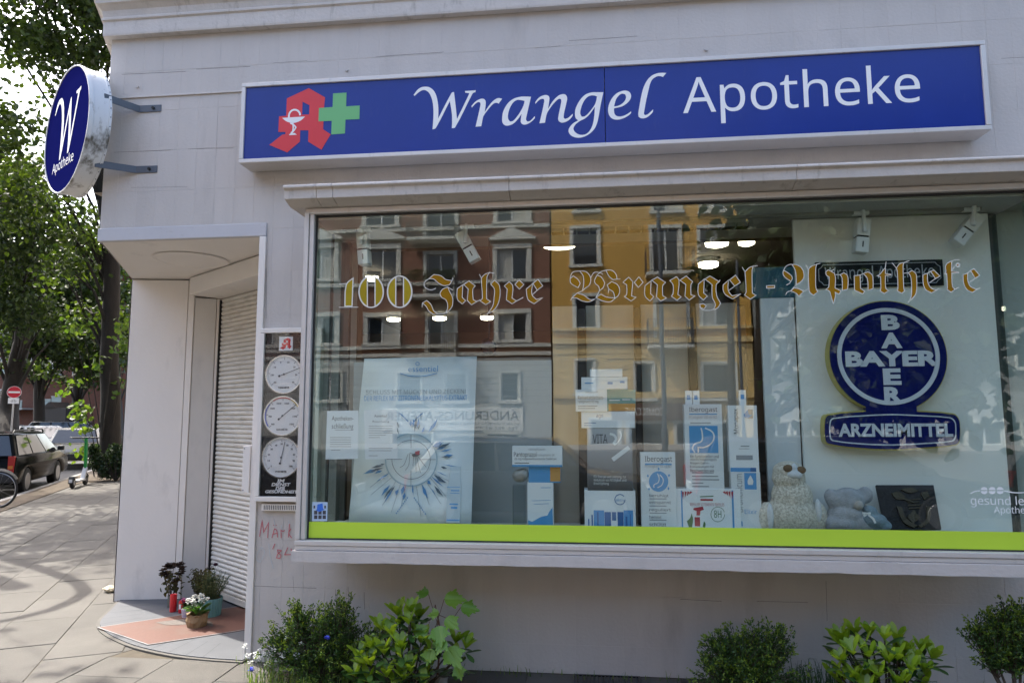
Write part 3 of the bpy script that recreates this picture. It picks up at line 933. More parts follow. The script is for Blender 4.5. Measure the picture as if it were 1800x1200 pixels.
def bowl(mb, z, Y, w=None):
    f = lambda P, cl=False: [at(*q, Y) for q in smooth_poly(Z(*z, P), 60, 4, closed=cl)]
    mb.flat(smooth_poly(Z(*z, [(310,578),(652,558),(600,610),(530,645),(460,655),(380,635),(330,600)]), 60), lambda u, v: at(u, v, Y))
    s = 4.7 / 1200 / z[2]
    mb.ribbon(f([(408,572),(415,520),(445,475),(490,456),(540,468),(572,505),(578,540)]), 30 * s, (0, -1, 0))
    mb.flat(smooth_poly(Z(*z, [(408,838),(430,812),(500,806),(528,832)]), 30), lambda u, v: at(u, v, Y))
    mb.ribbon(f([(430,655),(490,690),(515,722),(480,775),(440,805)]), 22 * s, (0, -1, 0))
    mb.ribbon([q + Vector((0, -.0002, 0)) for q in f([(470,655),(475,730),(462,806)])], 22 * s, (0, -1, 0))
mb = MB(); bowl(mb, L3, LY - .0008); mb.build("snake_bowl", M_VINYL, sg, recalc=False)

# ------------------------------------------------------------------ round projecting sign
DC, TH, RD, TD = Vector((-4.002, -.05, 3.917)), .592, .502, .152
dn_ = Vector((-math.sin(TH), -math.cos(TH), 0)); du = Vector((math.cos(TH), -math.sin(TH), 0))
rsg = thing("round_sign", "round navy projecting sign with a white W on the corner, dirty white rim", "sign", tuple(DC))
def dp(u, v, d=0.0): return DC + du * u + Vector((0, 0, v)) - dn_ * d
mb = MB(); N_ = 72
def ring(r, d): return [dp(r * math.cos(2 * math.pi * k / N_), r * math.sin(2 * math.pi * k / N_), d) for k in range(N_)]
def rings(mb, L, cap=True):
    n0 = len(mb.v)
    for r, d in L: mb.v += [tuple(q) for q in ring(r, d)]
    fs = []
    for i in range(len(L) - 1):
        for k in range(N_):
            k2 = (k + 1) % N_
            fs.append((n0 + i * N_ + k, n0 + i * N_ + k2, n0 + (i + 1) * N_ + k2, n0 + (i + 1) * N_ + k))
    if cap:
        fs.append(tuple(n0 + (len(L) - 1) * N_ + k for k in range(N_)))
    mb.f += fs; mb.m += [0] * len(fs)
rings(mb, [(RD - .014, .006), (RD - .012, -.001), (RD - .002, -.001), (RD, .004), (RD, .03), (RD - .006, .033), (RD - .006, TD - .02), (RD, TD - .018), (RD, TD), (RD - .02, TD)])
mb.build("shell", M_DISC, rsg, smooth=True)
mb = MB(); rings(mb, [(RD - .0125, .02), (RD - .0125, .005)]); mb.build("face_panel", M_NAVY, rsg)
mb = MB()
wz = [(p[0] - 300, 640 - p[1]) for p in SCRIPT[0][1]]
sw = .00118
wp_ = [((p[0] - 160) * sw * .60 - .01, (p[1]) * sw * .80 - .205) for p in wz]
mb.flat(smooth_poly(wp_), lambda u, v: dp(u, v, .0035))
text(mb, "Apotheke", -.27, -.325, .21, -.215, 0, fnt='S', fn=lambda u, v: dp(u, v + .12 * 0, .0035))
mb.build("lettering", M_VINYL, rsg, recalc=False)
mb = MB()
for k in range(44):
    a_ = 2 * math.pi * k / 44
    c0 = dp((RD - .001) * math.cos(a_), (RD - .001) * math.sin(a_), TD - .009)
    o_ = dp((RD + .004) * math.cos(a_), (RD + .004) * math.sin(a_), TD - .009)
    mb.tube([c0, o_], .004, 6)
mb.build("rivet", M_STEEL, rsg)
for py0, py1 in ((190, 172), (297, 287)):
    w0 = at(283 if py0 < 200 else 276, py0, -.006); zc = w0.z
    k0 = at(245 if py0 < 200 else 240, py0, -.006)
    back = dp(.47 if py0 < 200 else .36, zc - DC.z, TD - .05)
    mb = MB()
    hh = .027
    for p, q in (((w0.x, -.002), (k0.x, -.008)), ((k0.x, -.008), (back.x, back.y))):
        dx = Vector((q[0] - p[0], q[1] - p[1], 0)).normalized(); nn = Vector((-dx.y, dx.x, 0)) * .004
        P = [Vector((p[0], p[1], 0)) + nn, Vector((q[0], q[1], 0)) + nn, Vector((q[0], q[1], 0)) - nn, Vector((p[0], p[1], 0)) - nn]
        mb.prism([(e.x, e.y) for e in P], lambda u, v, d: (u, v, d), zc - hh, zc + hh)
    br = mb.build("bracket", M_STEEL, rsg)
    mb = MB(); mb.cyl((w0.x - .06, -.004, zc), (w0.x - .06, -.022, zc), .012, 6); mb.build("bolt", M_BLACKM, br)

# ------------------------------------------------------------------ gold fraktur lettering on the glass
A1 = (550, 360, 4.0); A2 = (960, 360, 4.0); A4 = (1320, 440, 8.18); A5 = (1530, 440, 8.18)
def ell(cx, cy_, rx, ry, lo, hi, n=18):
    P = []
    for k in range(n + 1):
        a = lo + (hi - lo) * k / n
        P.append((cx + rx * math.cos(a), cy_ + ry * math.sin(a)))
    return P
def zero(cx, cy_, rx, ry, hw):
    a = math.acos(hw / rx)
    return [ell(cx, cy_, rx, ry, -a, a), ell(cx, cy_, rx, ry, math.pi - a, math.pi + a)]
YG = [(A1, [(235,560),(283,515),(275,712),(225,712)])] + [(A1, p) for p in zero(410, 612, 84, 107, 27)] + [(A1, p) for p in zero(610, 610, 84, 107, 27)]
GF = [
 (A1, [(815,520),(850,490),(900,498),(935,525),(978,533),(960,562),(920,568),(880,548),(850,522)]),
 (A1, [(893,622),(912,592),(948,578),(962,610),(983,655),(978,715),(940,760),(948,710),(935,668),(905,650)]),
 (A1, [(770,690),(800,672),(830,700),(850,745),(880,768),(850,768),(815,745),(795,712)]),
 (A1, [(1015,588),(1055,562),(1050,650),(1074,674),(1050,697),(1015,662)]),
 (A1, [(1060,560),(1097,535),(1142,570),(1125,592),(1127,665),(1152,680),(1115,703),(1085,672),(1092,592)]),
 (A1, [(1185,520),(1205,492),(1242,475),(1225,505),(1221,660),(1250,680),(1215,702),(1175,674),(1192,655)]),
 (A1, [(1250,558),(1277,530),(1312,568),(1312,665),(1280,732),(1228,765),(1264,712),(1274,650),(1276,592)]),
 (A1, [(1345,570),(1380,540),(1406,570),(1400,655),(1432,676),(1400,696),(1360,668),(1366,592)]),
 (A1, [(1420,560),(1450,528),(1484,560),(1452,592)]),
 (A1, [(1500,592),(1545,555),(1540,630),(1572,665),(1618,652),(1555,695),(1512,665)]),
 (A1, [(1547,552),(1583,524),(1616,570),(1577,600)]),
 (A2, [(168,520),(190,500),(222,522),(240,552),(225,582),(200,570),(172,548)]),
 (A2, [(235,465),(280,470),(313,512),(305,562),(272,588),(255,605),(264,556),(260,500)]),
 (A2, [(340,532),(358,495),(388,508),(412,548),(402,580),(376,602),(368,572),(348,556)]),
 (A2, [(420,460),(460,460),(492,488),(498,522),(470,526),(442,502)]),
 (A2, [(430,562),(462,540),(500,560),(518,600),(505,640),(482,655),(472,612),(442,592)]),
 (A2, [(180,655),(217,620),(265,635),(308,665),(344,662),(300,682),(250,674),(212,655)]),
 (A2, [(350,652),(385,628),(425,648),(488,655),(450,682),(400,676)]),
 (A2, [(540,545),(580,508),(610,540),(600,640),(632,650),(597,676),(550,645),(566,630),(566,562)]),
 (A2, [(620,545),(652,506),(682,545),(648,580)]),
 (A2, [(695,568),(738,535),(734,625),(757,645),(730,676),(695,640)]),
 (A2, [(742,530),(782,508),(840,545),(820,568),(820,638),(846,655),(806,676),(776,648),(782,562)]),
 (A2, [(870,532),(915,505),(935,530),(926,630),(950,647),(920,671),(880,642),(892,625),(892,562)]),
 (A2, [(940,530),(985,500),(1030,540),(1018,562),(1018,632),(1046,641),(1006,669),(976,642),(982,560)]),
 (A2, [(1070,557),(1112,522),(1108,620),(1134,642),(1106,668),(1070,632)]),
 (A2, [(1116,522),(1152,500),(1216,540),(1196,562),(1200,640),(1226,690),(1205,725),(1152,742),(1178,732),(1190,700),(1168,650),(1166,560)]),
 (A2, [(1080,700),(1105,694),(1126,710),(1110,731),(1085,722)]),
 (A2, [(1245,562),(1282,530),(1280,600),(1307,640),(1370,626),(1312,661),(1262,632),(1245,600)]),
 (A2, [(1290,528),(1331,494),(1366,545),(1326,571)]),
 (A2, [(1398,470),(1430,440),(1456,432),(1448,460),(1450,620),(1476,636),(1436,663),(1395,633),(1406,612)]),
 (A4, [(225,508),(340,505),(340,540),(225,543)]),
 (A4, [(470,285),(530,322),(580,362),(595,402),(575,445),(520,410),(478,372),(460,330)]),
 (A4, [(590,202),(650,205),(722,245),(757,312),(760,390),(722,448),(652,492),(650,400),(638,290)]),
 (A4, [(570,582),(622,540),(690,553),(757,590),(690,657),(640,612)]),
 (A4, [(830,272),(880,225),(945,200),(932,260),(932,510),(945,570),(967,590),(900,647),(850,606),(835,560)]),
 (A4, [(1075,312),(1110,280),(1150,300),(1202,330),(1216,400),(1210,540),(1297,582),(1265,632),(1212,602),(1216,650),(1185,772),(1150,650),(1130,590),(1078,562),(1100,545),(1120,520),(1125,382),(1085,357)]),
 (A4, [(1285,350),(1336,320),(1386,360),(1398,440),(1390,560),(1315,577),(1310,400)]),
 (A4, [(1485,365),(1570,355),(1576,545),(1637,590),(1606,627),(1490,572)]),
 (A4, [(1615,335),(1681,308),(1741,350),(1756,430),(1756,550),(1685,576),(1672,400)]),
 (A5, [(135,345),(200,262),(216,260),(216,333),(296,343),(296,356),(216,362),(220,540),(261,580),(200,622),(140,582),(150,550),(146,380),(97,366)]),
 (A5, [(375,252),(420,192),(482,175),(470,225),(480,540),(491,585),(450,617),(385,582),(396,540),(385,300)]),
 (A5, [(545,320),(601,288),(656,340),(666,420),(666,560),(640,650),(570,715),(590,640),(590,460),(576,372)]),
 (A5, [(755,352),(820,330),(825,450),(870,540),(952,570),(880,612),(795,565),(760,480)]),
 (A5, [(865,300),(911,283),(1001,370),(936,406)]),
 (A5, [(1080,232),(1110,182),(1171,155),(1166,300),(1271,310),(1271,323),(1171,326),(1180,520),(1216,560),(1160,602),(1100,562),(1106,530),(1096,332),(1066,336),(1086,305)]),
 (A5, [(1235,202),(1260,190),(1276,215),(1250,236)]),
 (A5, [(1330,352),(1400,325),(1400,430),(1440,520),(1532,560),(1465,607),(1385,562),(1340,470)]),
 (A5, [(1440,290),(1490,263),(1571,360),(1506,401)]),
]
HL = [
 (A1, [(185,556),(235,553)]), (A1, [(183,720),(320,719)]),
 (A1, [(815,520),(785,545),(788,578),(828,598),(866,586)]), (A1, [(880,769),(930,760),(945,735)]), (A1, [(948,578),(985,600)]), (A1, [(978,533),(984,512)]), (A1, [(770,690),(768,720)]),
 (A1, [(1170,488),(1187,520)]), (A1, [(1242,475),(1275,482)]), (A1, [(1577,600),(1541,634)]), (A1, [(1432,676),(1480,650)]), (A1, [(1228,765),(1215,770)]), (A1, [(1152,680),(1175,668)]),
 (A2, [(168,520),(185,475),(235,465)]), (A2, [(313,512),(340,475),(385,480),(400,490)]), (A2, [(358,495),(385,470),(420,460)]), (A2, [(498,522),(522,522)]), (A2, [(255,605),(217,620)]), (A2, [(376,602),(350,652)]), (A2, [(180,655),(172,672)]), (A2, [(440,592),(436,620)]),
 (A2, [(1152,742),(1100,738),(1080,715)]), (A2, [(1456,432),(1487,428)]), (A2, [(1378,438),(1400,472)]), (A2, [(1326,571),(1282,604)]), (A2, [(1216,540),(1222,528)]),
 (A4, [(470,285),(500,235),(550,205),(592,202)]), (A4, [(575,445),(550,478),(508,497)]), (A4, [(652,492),(570,582)]), (A4, [(570,582),(522,600),(500,640)]), (A4, [(757,590),(825,550)]), (A4, [(785,200),(828,278)]), (A4, [(945,200),(1000,185)]),
 (A4, [(1150,300),(1200,270)]), (A4, [(1216,350),(1285,350)]), (A4, [(1570,355),(1615,335)]),
 (A5, [(212,260),(226,165)]), (A5, [(482,175),(560,150)]), (A5, [(312,178),(372,255)]), (A5, [(480,330),(545,320)]), (A5, [(570,715),(540,750)]), (A5, [(936,406),(848,466)]), (A5, [(952,570),(988,550)]), (A5, [(820,330),(865,300)]),
 (A5, [(1171,155),(1220,137),(1282,135)]), (A5, [(1171,290),(1225,210),(1250,185),(1280,195),(1285,225),(1262,242),(1235,225)]), (A5, [(1216,560),(1275,530)]), (A5, [(1506,401),(1418,466)]), (A5, [(1532,560),(1582,540)]), (A5, [(1400,325),(1440,290)]),
]
GY = GLASS_Y - .0012
LET = []                                        # one part per letter: its gold pieces, outlines and hairlines
k0 = 0
for n_ in (1, 2, 2): LET.append([0, YG[k0:k0 + n_], []]); k0 += n_
k0 = 0
for n_ in (3, 2, 2, 2, 2, 7, 2, 2, 2, 3, 2, 1, 1, 4, 2, 2, 1, 2, 2, 2, 2): LET.append([1, GF[k0:k0 + n_], []]); k0 += n_
def lbox(Lp):
    q = [p for z, P in Lp for p in Z(*z, P)]
    return min(p[0] for p in q), max(p[0] for p in q)
for z, P in HL:
    mx = sum(p[0] for p in Z(*z, P)) / len(P)
    min(LET, key=lambda e: abs(mx - sum(lbox(e[1])) / 2) - (lbox(e[1])[1] - lbox(e[1])[0]) * .3)[2].append((z, P))
for kind, Lp, hl in LET:
    mb = MB(); dq = 0
    wd = .0042 if kind else .0075
    for z, P in Lp:
        q = smooth_poly(Z(*z, P), 48, 3)
        mb.flat(q, lambda u, v: at(u, v, GY), mi=0); dq += 1
        mb.ribbon([at(u, v, GY - .0004 - .00002 * dq) for u, v in q], wd, (0, -1, 0), closed=True, mi=1)
    if not kind and len(Lp) == 2:
        cx_ = 410 if Lp[0][1][0][0] < 520 else 610
        mb.ribbon([at(u, v, GY - .0012) for u, v in Z(*A1, ell(cx_, 611, 86, 110, 0, 2 * math.pi, 48)[:-1])], .0085, (0, -1, 0), closed=True, mi=1)
    for z, P in hl:
        dq += 1
        mb.ribbon([at(u, v, GY - .0008 - .00002 * dq) for u, v in smooth_poly(Z(*z, P), 70, 4, closed=False)], .0042, (0, -1, 0), mi=1)
    mb.build("gold_letter" if kind else "gold_numeral", [M_GOLD if kind else M_YELLOWGOLD, M_LINE], win, recalc=False)

# white transfer with three pills at the lower right of the glass
TY = GLASS_Y - .0015
mb = MB()
ptext(mb, "gesund leben", 1707, 871, 1838, 891, TY, fnt='S')
ptext(mb, "Apotheken", 1748, 889, 1830, 905, TY, fnt='S')
for cx in (1730, 1744, 1758):
    mb.flat(ell(cx, 861, 6, 5.6, -math.pi * .98, -.02 * math.pi), lambda u, v: at(u, v, TY))
    mb.flat(ell(cx, 862.2, 6, 5.6, .02 * math.pi, math.pi * .98), lambda u, v: at(u, v, TY))
for P in ([(1706, 867), (1714, 863), (1723, 862)], [(1765, 862), (1780, 865), (1800, 865), (1830, 858)]):
    mb.ribbon([at(*q, TY) for q in smooth_poly(P, 80, 5, closed=False)], .006, (0, -1, 0))
mb.build("pill_emblem", M_VINYL, win, recalc=False)

# pale chalk scribbles on the wall
def chalk(name, label, m, strokes, w):
    t = thing(name, label, "graffiti", tuple(at(485, 950, -.003)))
    mb = MB()
    for k, P in enumerate(strokes):
        mb.ribbon([at(*q, -.0035 - .0003 * k) for q in smooth_poly([(440 + x / 4.61, 740 + y / 4.61) for x, y in P], 75, 4, closed=False)], w, (0, -1, 0))
    mb.build("stroke", m, t, recalc=False)
chalk("chalk_writing", "red chalk writing on the grey wall under the weather station", M_CHALKR, [
    [(75, 935), (95, 800), (108, 900), (148, 820), (140, 945)], [(175, 945), (195, 870), (212, 880), (222, 940)], [(178, 915), (215, 905)], [(188, 845), (192, 838)], [(207, 845), (211, 838)],
    [(250, 945), (248, 880), (262, 890), (280, 882)], [(318, 830), (308, 940)], [(330, 870), (312, 905), (335, 945)],
    [(200, 990), (180, 1035)], [(250, 1045), (220, 1040), (225, 1065), (248, 1085), (240, 1110), (212, 1105), (222, 1075), (255, 1045)], [(305, 1020), (278, 1080), (345, 1078)], [(330, 1030), (340, 1110)]], .006)
chalk("chalk_scribble", "pale blue chalk scribble on the grey wall below the red writing", M_CHALKB, [
    [(60, 1060), (95, 1020), (115, 1060), (80, 1140), (52, 1120), (60, 1060)], [(150, 990), (160, 1090), (185, 1190)], [(190, 800), (200, 850)], [(250, 840), (255, 900)], [(305, 800), (320, 850)]], .0045)

# ------------------------------------------------------------------ weather station in its glazed case
WY = -.065
ws = thing("weather_station", "black glazed case with three round white weather dials on the wall", "weather station", tuple(at(495, 880, 0)))
p0, p1 = at(447, 881, WY), at(456, 577, WY)
bx0, bx1 = (p0.x + p1.x) / 2, (p0.x + p1.x) / 2 + .46
bz0, bz1 = p0.z, p1.z
mb = MB(); f = .035
mb.box((bx0, WY, bz0), (bx1, -.002, bz0 + f)); mb.box((bx0, WY, bz1 - f), (bx1, -.002, bz1))
mb.box((bx0, WY, bz0 + f + .001), (bx0 + f, -.002, bz1 - f - .001)); mb.box((bx1 - f, WY, bz0 + f + .001), (bx1, -.002, bz1 - f - .001))
mb.build("case_frame", M_WHITE, ws, bevel=.004)
mb = MB(); mb.box((bx0 + .03, WY + .02, bz0 + .03), (bx1 - .03, -.01, bz1 - .03)); mb.build("back_plate", M_BLACK, ws)
mb = MB(); mb.box((bx0 + .03, WY + .004, bz0 + .03), (bx1 - .03, WY + .006, bz1 - .03)); mb.build("case_glass", glassmat("case_glass", .035, (.97, .97, .97)), ws)
PY = WY + .0185
def wz3(x, y): return (440 + x / 3.64, 570 + y / 3.64)
dials = [((218, 319), 118, (185, 330), (322, 276), "THERMOMETER"), ((208, 584), 120, (182, 606), (292, 512), "BAROMETER"), ((200, 850), 122, (190, 888), (222, 750), "HYGROMETER")]
for (c, r, tail_, tip, word) in dials:
    cc = at(*wz3(*c), PY); rr = r / 3.64 * (4.74 + PY) / 1200 * 1.09
    dl = None
    mb = MB(); mb.lathe([(rr, 0), (rr, -.006), (rr - .008, -.008), (rr - .01, -.003), (.001, -.003)], (cc.x, PY, cc.z), 48, axis='Y')
    dl = mb.build("dial", M_DIAL, ws, smooth=True)
    mb = MB(); mb.lathe([(rr + .001, -.001), (rr + .001, -.009), (rr - .006, -.009), (rr - .006, -.0045), (rr - .0061, -.001)], (cc.x, PY, cc.z), 48, axis='Y')
    mb.build("dial_rim", M_CHROME, dl, smooth=True)
    mb = MB(); yy = PY - .0045
    for k in range(61):
        a_ = math.radians(-220 + 260 * k / 60 + 180 - 180)
        a_ = math.radians(220 - 260 * k / 60)
        L_ = .020 if k % 10 == 0 else .010
        q0 = Vector((cc.x + (rr - .014) * math.cos(a_), yy, cc.z + (rr - .014) * math.sin(a_)))
        q1 = Vector((cc.x + (rr - .014 - L_) * math.cos(a_), yy, cc.z + (rr - .014 - L_) * math.sin(a_)))
        mb.ribbon([q0, q1], .0035 if k % 10 == 0 else .0016, (0, -1, 0))
    nums = {"THERMOMETER": ["-30", "-20", "-10", "0", "10", "20", "30", "40"], "BAROMETER": ["960", "980", "1000", "1010", "1020", "1030", "1040", "1050"], "HYGROMETER": ["0", "10", "20", "30", "40", "50", "60", "70", "80", "90", "100"]}[word]
    for k, s_ in enumerate(nums):
        a_ = math.radians(220 - 260 * k / (len(nums) - 1))
        x_, z_ = cc.x + (rr - .048) * math.cos(a_), cc.z + (rr - .048) * math.sin(a_)
        w_ = .0085 * len(s_)
        text(mb, s_, x_ - w_ / 2, z_ - .0065, x_ + w_ / 2, z_ + .0065, yy, fnt='G', bold=.03, res=2)
    text(mb, word, cc.x - .042, cc.z - rr * .74, cc.x + .042, cc.z - rr * .74 + .014, yy, fnt='G', bold=.03, res=2)
    mb.build("dial_print", M_INK, dl, recalc=False)
    if word == "BAROMETER":
        for m_, lo, hi in ((M_DIALBLUE, 215, 140), (M_DIALRED, 125, 65), (M_DIALYEL, 62, 30)):
            mb = MB(); mb.ribbon([(cc.x + (rr - .012) * math.cos(math.radians(lo + (hi - lo) * k / 14)), yy - .0004, cc.z + (rr - .012) * math.sin(math.radians(lo + (hi - lo) * k / 14))) for k in range(15)], .008, (0, -1, 0))
            mb.build("dial_band", m_, dl, recalc=False)
    mb = MB(); y2 = PY - .0075
    q0, q1 = at(*wz3(*tail_), y2), at(*wz3(*tip), y2)
    mb.ribbon([q0, q1], .0042, (0, -1, 0))
    mb.lathe([(.007, -.001), (.007, .0), (.001, .0)], (cc.x, y2 - .001, cc.z), 12, axis='Y')
    mb.lathe([(.008, -.0005), (.008, .0), (.001, .0)], (q0.x, y2 - .001, q0.z), 12, axis='Y')
    mb.build("needle", M_INK, dl, recalc=False)
mb = MB(); Y4 = PY - .0005
a, b = at(*wz3(183, 168), Y4), at(*wz3(273, 78), Y4)
mb.flat([(a.x, a.z), (b.x, a.z), (b.x, b.z), (a.x, b.z)], lambda u, v: (u, Y4, v)); mb.build("white_badge", M_VINYL, ws, recalc=False)
mb = MB()
RA = [(380,285),(710,130),(955,270),(940,425),(925,750),(1040,825),(900,1058),(700,935),(705,765),(580,765),(575,935),(385,1098),(115,985),(310,830),(355,825),(360,790),(250,790),(262,555),(368,548)]
RH = [(615,335),(720,388),(715,525),(608,530)]
fb = lambda u, v: (a.x + .008 + (u - 115) / 925 * (b.x - a.x - .016), Y4 - .0007, b.z - .008 - (v - 130) / 968 * (b.z - a.z - .016))
mb.flat(RA, fb, holes=[RH]); mb.build("red_badge_letter", M_RED, ws, recalc=False)
mb = MB()
mb.flat([(320, 578), (620, 560), (540, 640), (430, 650)], lambda u, v: tuple(Vector(fb(u, v)) + Vector((0, -.0006, 0))))
for w_, l, t, r, b_ in (("IM", 172, 988, 214, 1012), ("DIENST", 135, 1012, 252, 1034), ("DER", 160, 1037, 222, 1060), ("GESUNDHEIT", 92, 1058, 300, 1078)):
    q0, q1, q2 = at(*wz3(l, b_), Y4), at(*wz3(r, b_), Y4), at(*wz3(l, t), Y4)
    text(mb, w_, q0.x, q0.z, q1.x, q2.z, Y4, fnt='G', bold=.035, slant=.25)
mb.build("motto_lettering", M_VINYL, ws, recalc=False)
# vent below, white plate at its left
vt = thing("vent_grille", "small slotted white vent under the weather station", "vent", tuple(at(490, 896, -.01)))
q0, q1 = at(459, 897, -.035), at(530, 886, -.035)
mb = MB(); mb.box((q0.x, -.035, q0.z), (q1.x + .02, -.002, q1.z)); vb = mb.build("grille_body", M_WHITE, vt, bevel=.003)
mb = MB()
for k in range(22):
    xx = q0.x + .02 + k * .0135; mb.box((xx, -.0365, q0.z + .008), (xx + .005, -.034, q1.z - .008))
mb.build("slot", M_BLACKM, vb)
q0, q1 = at(424, 866, -.03), at(441, 783, -.03)
pl = thing("white_plate", "narrow white metal box fixed beside the roller shutter", "box", ((q0.x + q1.x) / 2, -.02, q0.z))
mb = MB(); mb.box((q0.x, -.03, q0.z), (X_JAMB - .021, .05, q1.z)); mb.build("casing", M_WHITE, pl, bevel=.004)
mb = MB()
for zz in (q0.z + .02, q1.z - .02): mb.cyl((q0.x + .012, -.03, zz), (q0.x + .012, -.033, zz), .004, 8)
mb.build("screw", M_STEEL, pl)
P4_BEFORE = set(COL.objects)
# ------------------------------------------------------------------ things in the display window
FLZ = .93
def carton(name, label, cat, l, t, r, b, Y, depth, m, group=None, floor=False):
    "a printed carton whose front fills the photo rectangle l,t,r,b at depth Y; returns (thing, body, rect mapper)"
    p0, p1 = at(l, b, Y), at(r, t, Y)
    z0 = FLZ if floor else p0.z
    x0, x1, z1 = p0.x, p1.x, p1.z
    T = thing(name, label, cat, ((x0 + x1) / 2, Y + depth / 2, z0), 0, group)
    mb = MB(); mb.box((x0, Y, z0), (x1, Y + depth, z1)); body = mb.build("carton", m, T, bevel=.0015)
    return T, body, (x0, z0, x1, z1)
def pq(mb, l, t, r, b, Y):
    p0, p1 = at(l, b, Y), at(r, t, Y)
    mb.quad((p0.x, Y, p0.z), (p1.x, Y, p0.z), (p1.x, Y, p1.z), (p0.x, Y, p1.z))
def pcol(name, T, m, Y, rects=(), texts=(), polys=(), lines=()):
    mb = MB()
    k = 0
    for q in rects: pq(mb, *q, Y)
    for q in texts:
        w, l, t, r, b = q[:5]; kw = q[5] if len(q) > 5 else {}
        ptext(mb, w, l, t, r, b, Y - .0003, **kw)
    for P in polys: mb.flat(smooth_poly(P, 50, 3), lambda u, v: at(u, v, Y - .0004))
    for P, w in lines:
        k += 1
        mb.ribbon([at(*q, Y - .0005 - .00004 * k) for q in smooth_poly(P, 70, 4, closed=False)], w, (0, -1, 0))
    return mb.build(name, m, T, recalc=False)
C_WHITE = mat("carton_white", (0.78, 0.79, 0.80), .45)
C_GREY = mat("carton_pale", (0.70, 0.72, 0.73), .5)
C_BLUE = mat("carton_blue", (0.08, 0.30, 0.58), .45)
C_TEAL = mat("carton_teal", (0.08, 0.27, 0.27), .45)
C_ORANGE = mat("carton_orange", (0.55, 0.28, 0.07), .45)
C_DARK = mat("carton_charcoal", (0.035, 0.035, 0.04), .4)
C_MID = mat("carton_grey", (0.28, 0.28, 0.29), .4)
I_BLUE = mat("ink_blue", (0.035, 0.13, 0.34), .5)
I_LBLUE = mat("ink_light_blue", (0.09, 0.30, 0.60), .5)
I_RED = mat("ink_red", (0.42, 0.03, 0.05), .5)
I_GREEN = mat("ink_green", (0.08, 0.18, 0.06), .5)
S = {'fnt': 'S'}; SB = {'fnt': 'S'}; G_ = {'fnt': 'G'}

# leaning white insect-spray poster
PT = [at(640, 630, .20), at(838, 626, .20), at(828, 922, -.17), at(612, 917, -.17)]
po = thing("poster", "large pale insect repellent poster with blue crosshair leaning at the window's left", "poster", tuple((PT[2] + PT[3]) / 2))
def pf(u, v, d=0.0):
    "u,v in 0..1 over the poster, v down"
    a = PT[0].lerp(PT[1], u); b = PT[3].lerp(PT[2], u)
    q = a.lerp(b, v)
    nn = (PT[1] - PT[0]).cross(PT[3] - PT[0]).normalized()
    if nn.y > 0: nn = -nn
    return q + nn * d
mb = MB()
n_ = 10
for k in range(n_ + 1):
    v = k / n_; bow = .012 * math.sin(math.pi * v)
    mb.v += [tuple(pf(u, v, .012 * math.sin(math.pi * v) * (4 * (u - .5) ** 2 - .5))) for u in (0, .25, .5, .75, 1)]
for k in range(n_):
    for j in range(4):
        mb.f.append((k * 5 + j, k * 5 + j + 1, k * 5 + j + 6, k * 5 + j + 5)); mb.m.append(0)
o = mb.build("sheet", mat("poster_paper", (.74, .77, .78), .5), po, smooth=True)
o.modifiers.new("thickness", 'SOLIDIFY').thickness = .002
o.modifiers["thickness"].offset = 1 if False else 0
def q2uv(x, y):
    "zoom pixel (origin 600,640 scale 4.136) to poster u,v"
    X, Y_ = 600 + x / 4.136, 640 + y / 4.136
    t = (Y_ - 628) / 291
    xl = 640 + (612 - 640) * t; xr = 838 + (828 - 838) * t
    return (X - xl) / (xr - xl), t
def pp(x, y, d): return pf(*q2uv(x, y), d)
nrm_po = (PT[1] - PT[0]).cross(PT[3] - PT[0]).normalized()
def po_text(mb, w, l, t, r, b, **k):
    text(mb, w, l, b, r, t, 0, fn=lambda u, v: pp(u, v, .010), **k)
mb = MB(); po_text(mb, "essentiel", 490, 22, 705, 68, fnt='G')
mb.ribbon([pp(*q, .0105) for q in smooth_poly([(430, 78), (500, 100), (600, 103), (700, 82)], 80, 5, closed=False)], .006, nrm_po)
mb.ribbon([pp(558 + 13 * math.cos(a), 5 + 13 * math.sin(a), .0105) for a in np.linspace(0, 6.2, 16)], .005, nrm_po)
po_text(mb, "DER REFLEX MIT ZITRONENEUKALYPTUS-EXTRAKT", 165, 252, 917, 290, fnt='S')
mb.build("blue_print", I_LBLUE, po, recalc=False)
mb = MB(); po_text(mb, "SCHLUSS MIT MÜCKEN UND ZECKEN!", 180, 198, 905, 240, fnt='N'); mb.build("grey_print", C_GREY if False else mat("ink_pale", (.36, .39, .41), .5), po, recalc=False)
rp = random.Random(5)
m1, m2, m3 = MB(), MB(), MB()
cx, cy_ = 510, 722
kk = 0
for k in range(58):
    a = rp.uniform(0, 2 * math.pi)
    if abs(math.sin(a)) > .55 and rp.random() < .3: continue
    r0 = rp.uniform(175, 250); r1 = r0 + rp.uniform(40, 130); w = rp.uniform(4, 17)
    ca, sa = math.cos(a), math.sin(a)
    P = [(cx + ca * r0, cy_ + sa * r0), (cx + ca * (r0 * .5 + r1 * .5) - sa * w, cy_ + sa * (r0 * .5 + r1 * .5) + ca * w), (cx + ca * r1, cy_ + sa * r1), (cx + ca * (r0 * .6 + r1 * .4) + sa * w * .6, cy_ + sa * (r0 * .6 + r1 * .4) - ca * w * .6)]
    kk += 1
    (m1 if k % 3 else m2).flat(P, lambda u, v: pp(u, v, .010 + .00015 * kk))
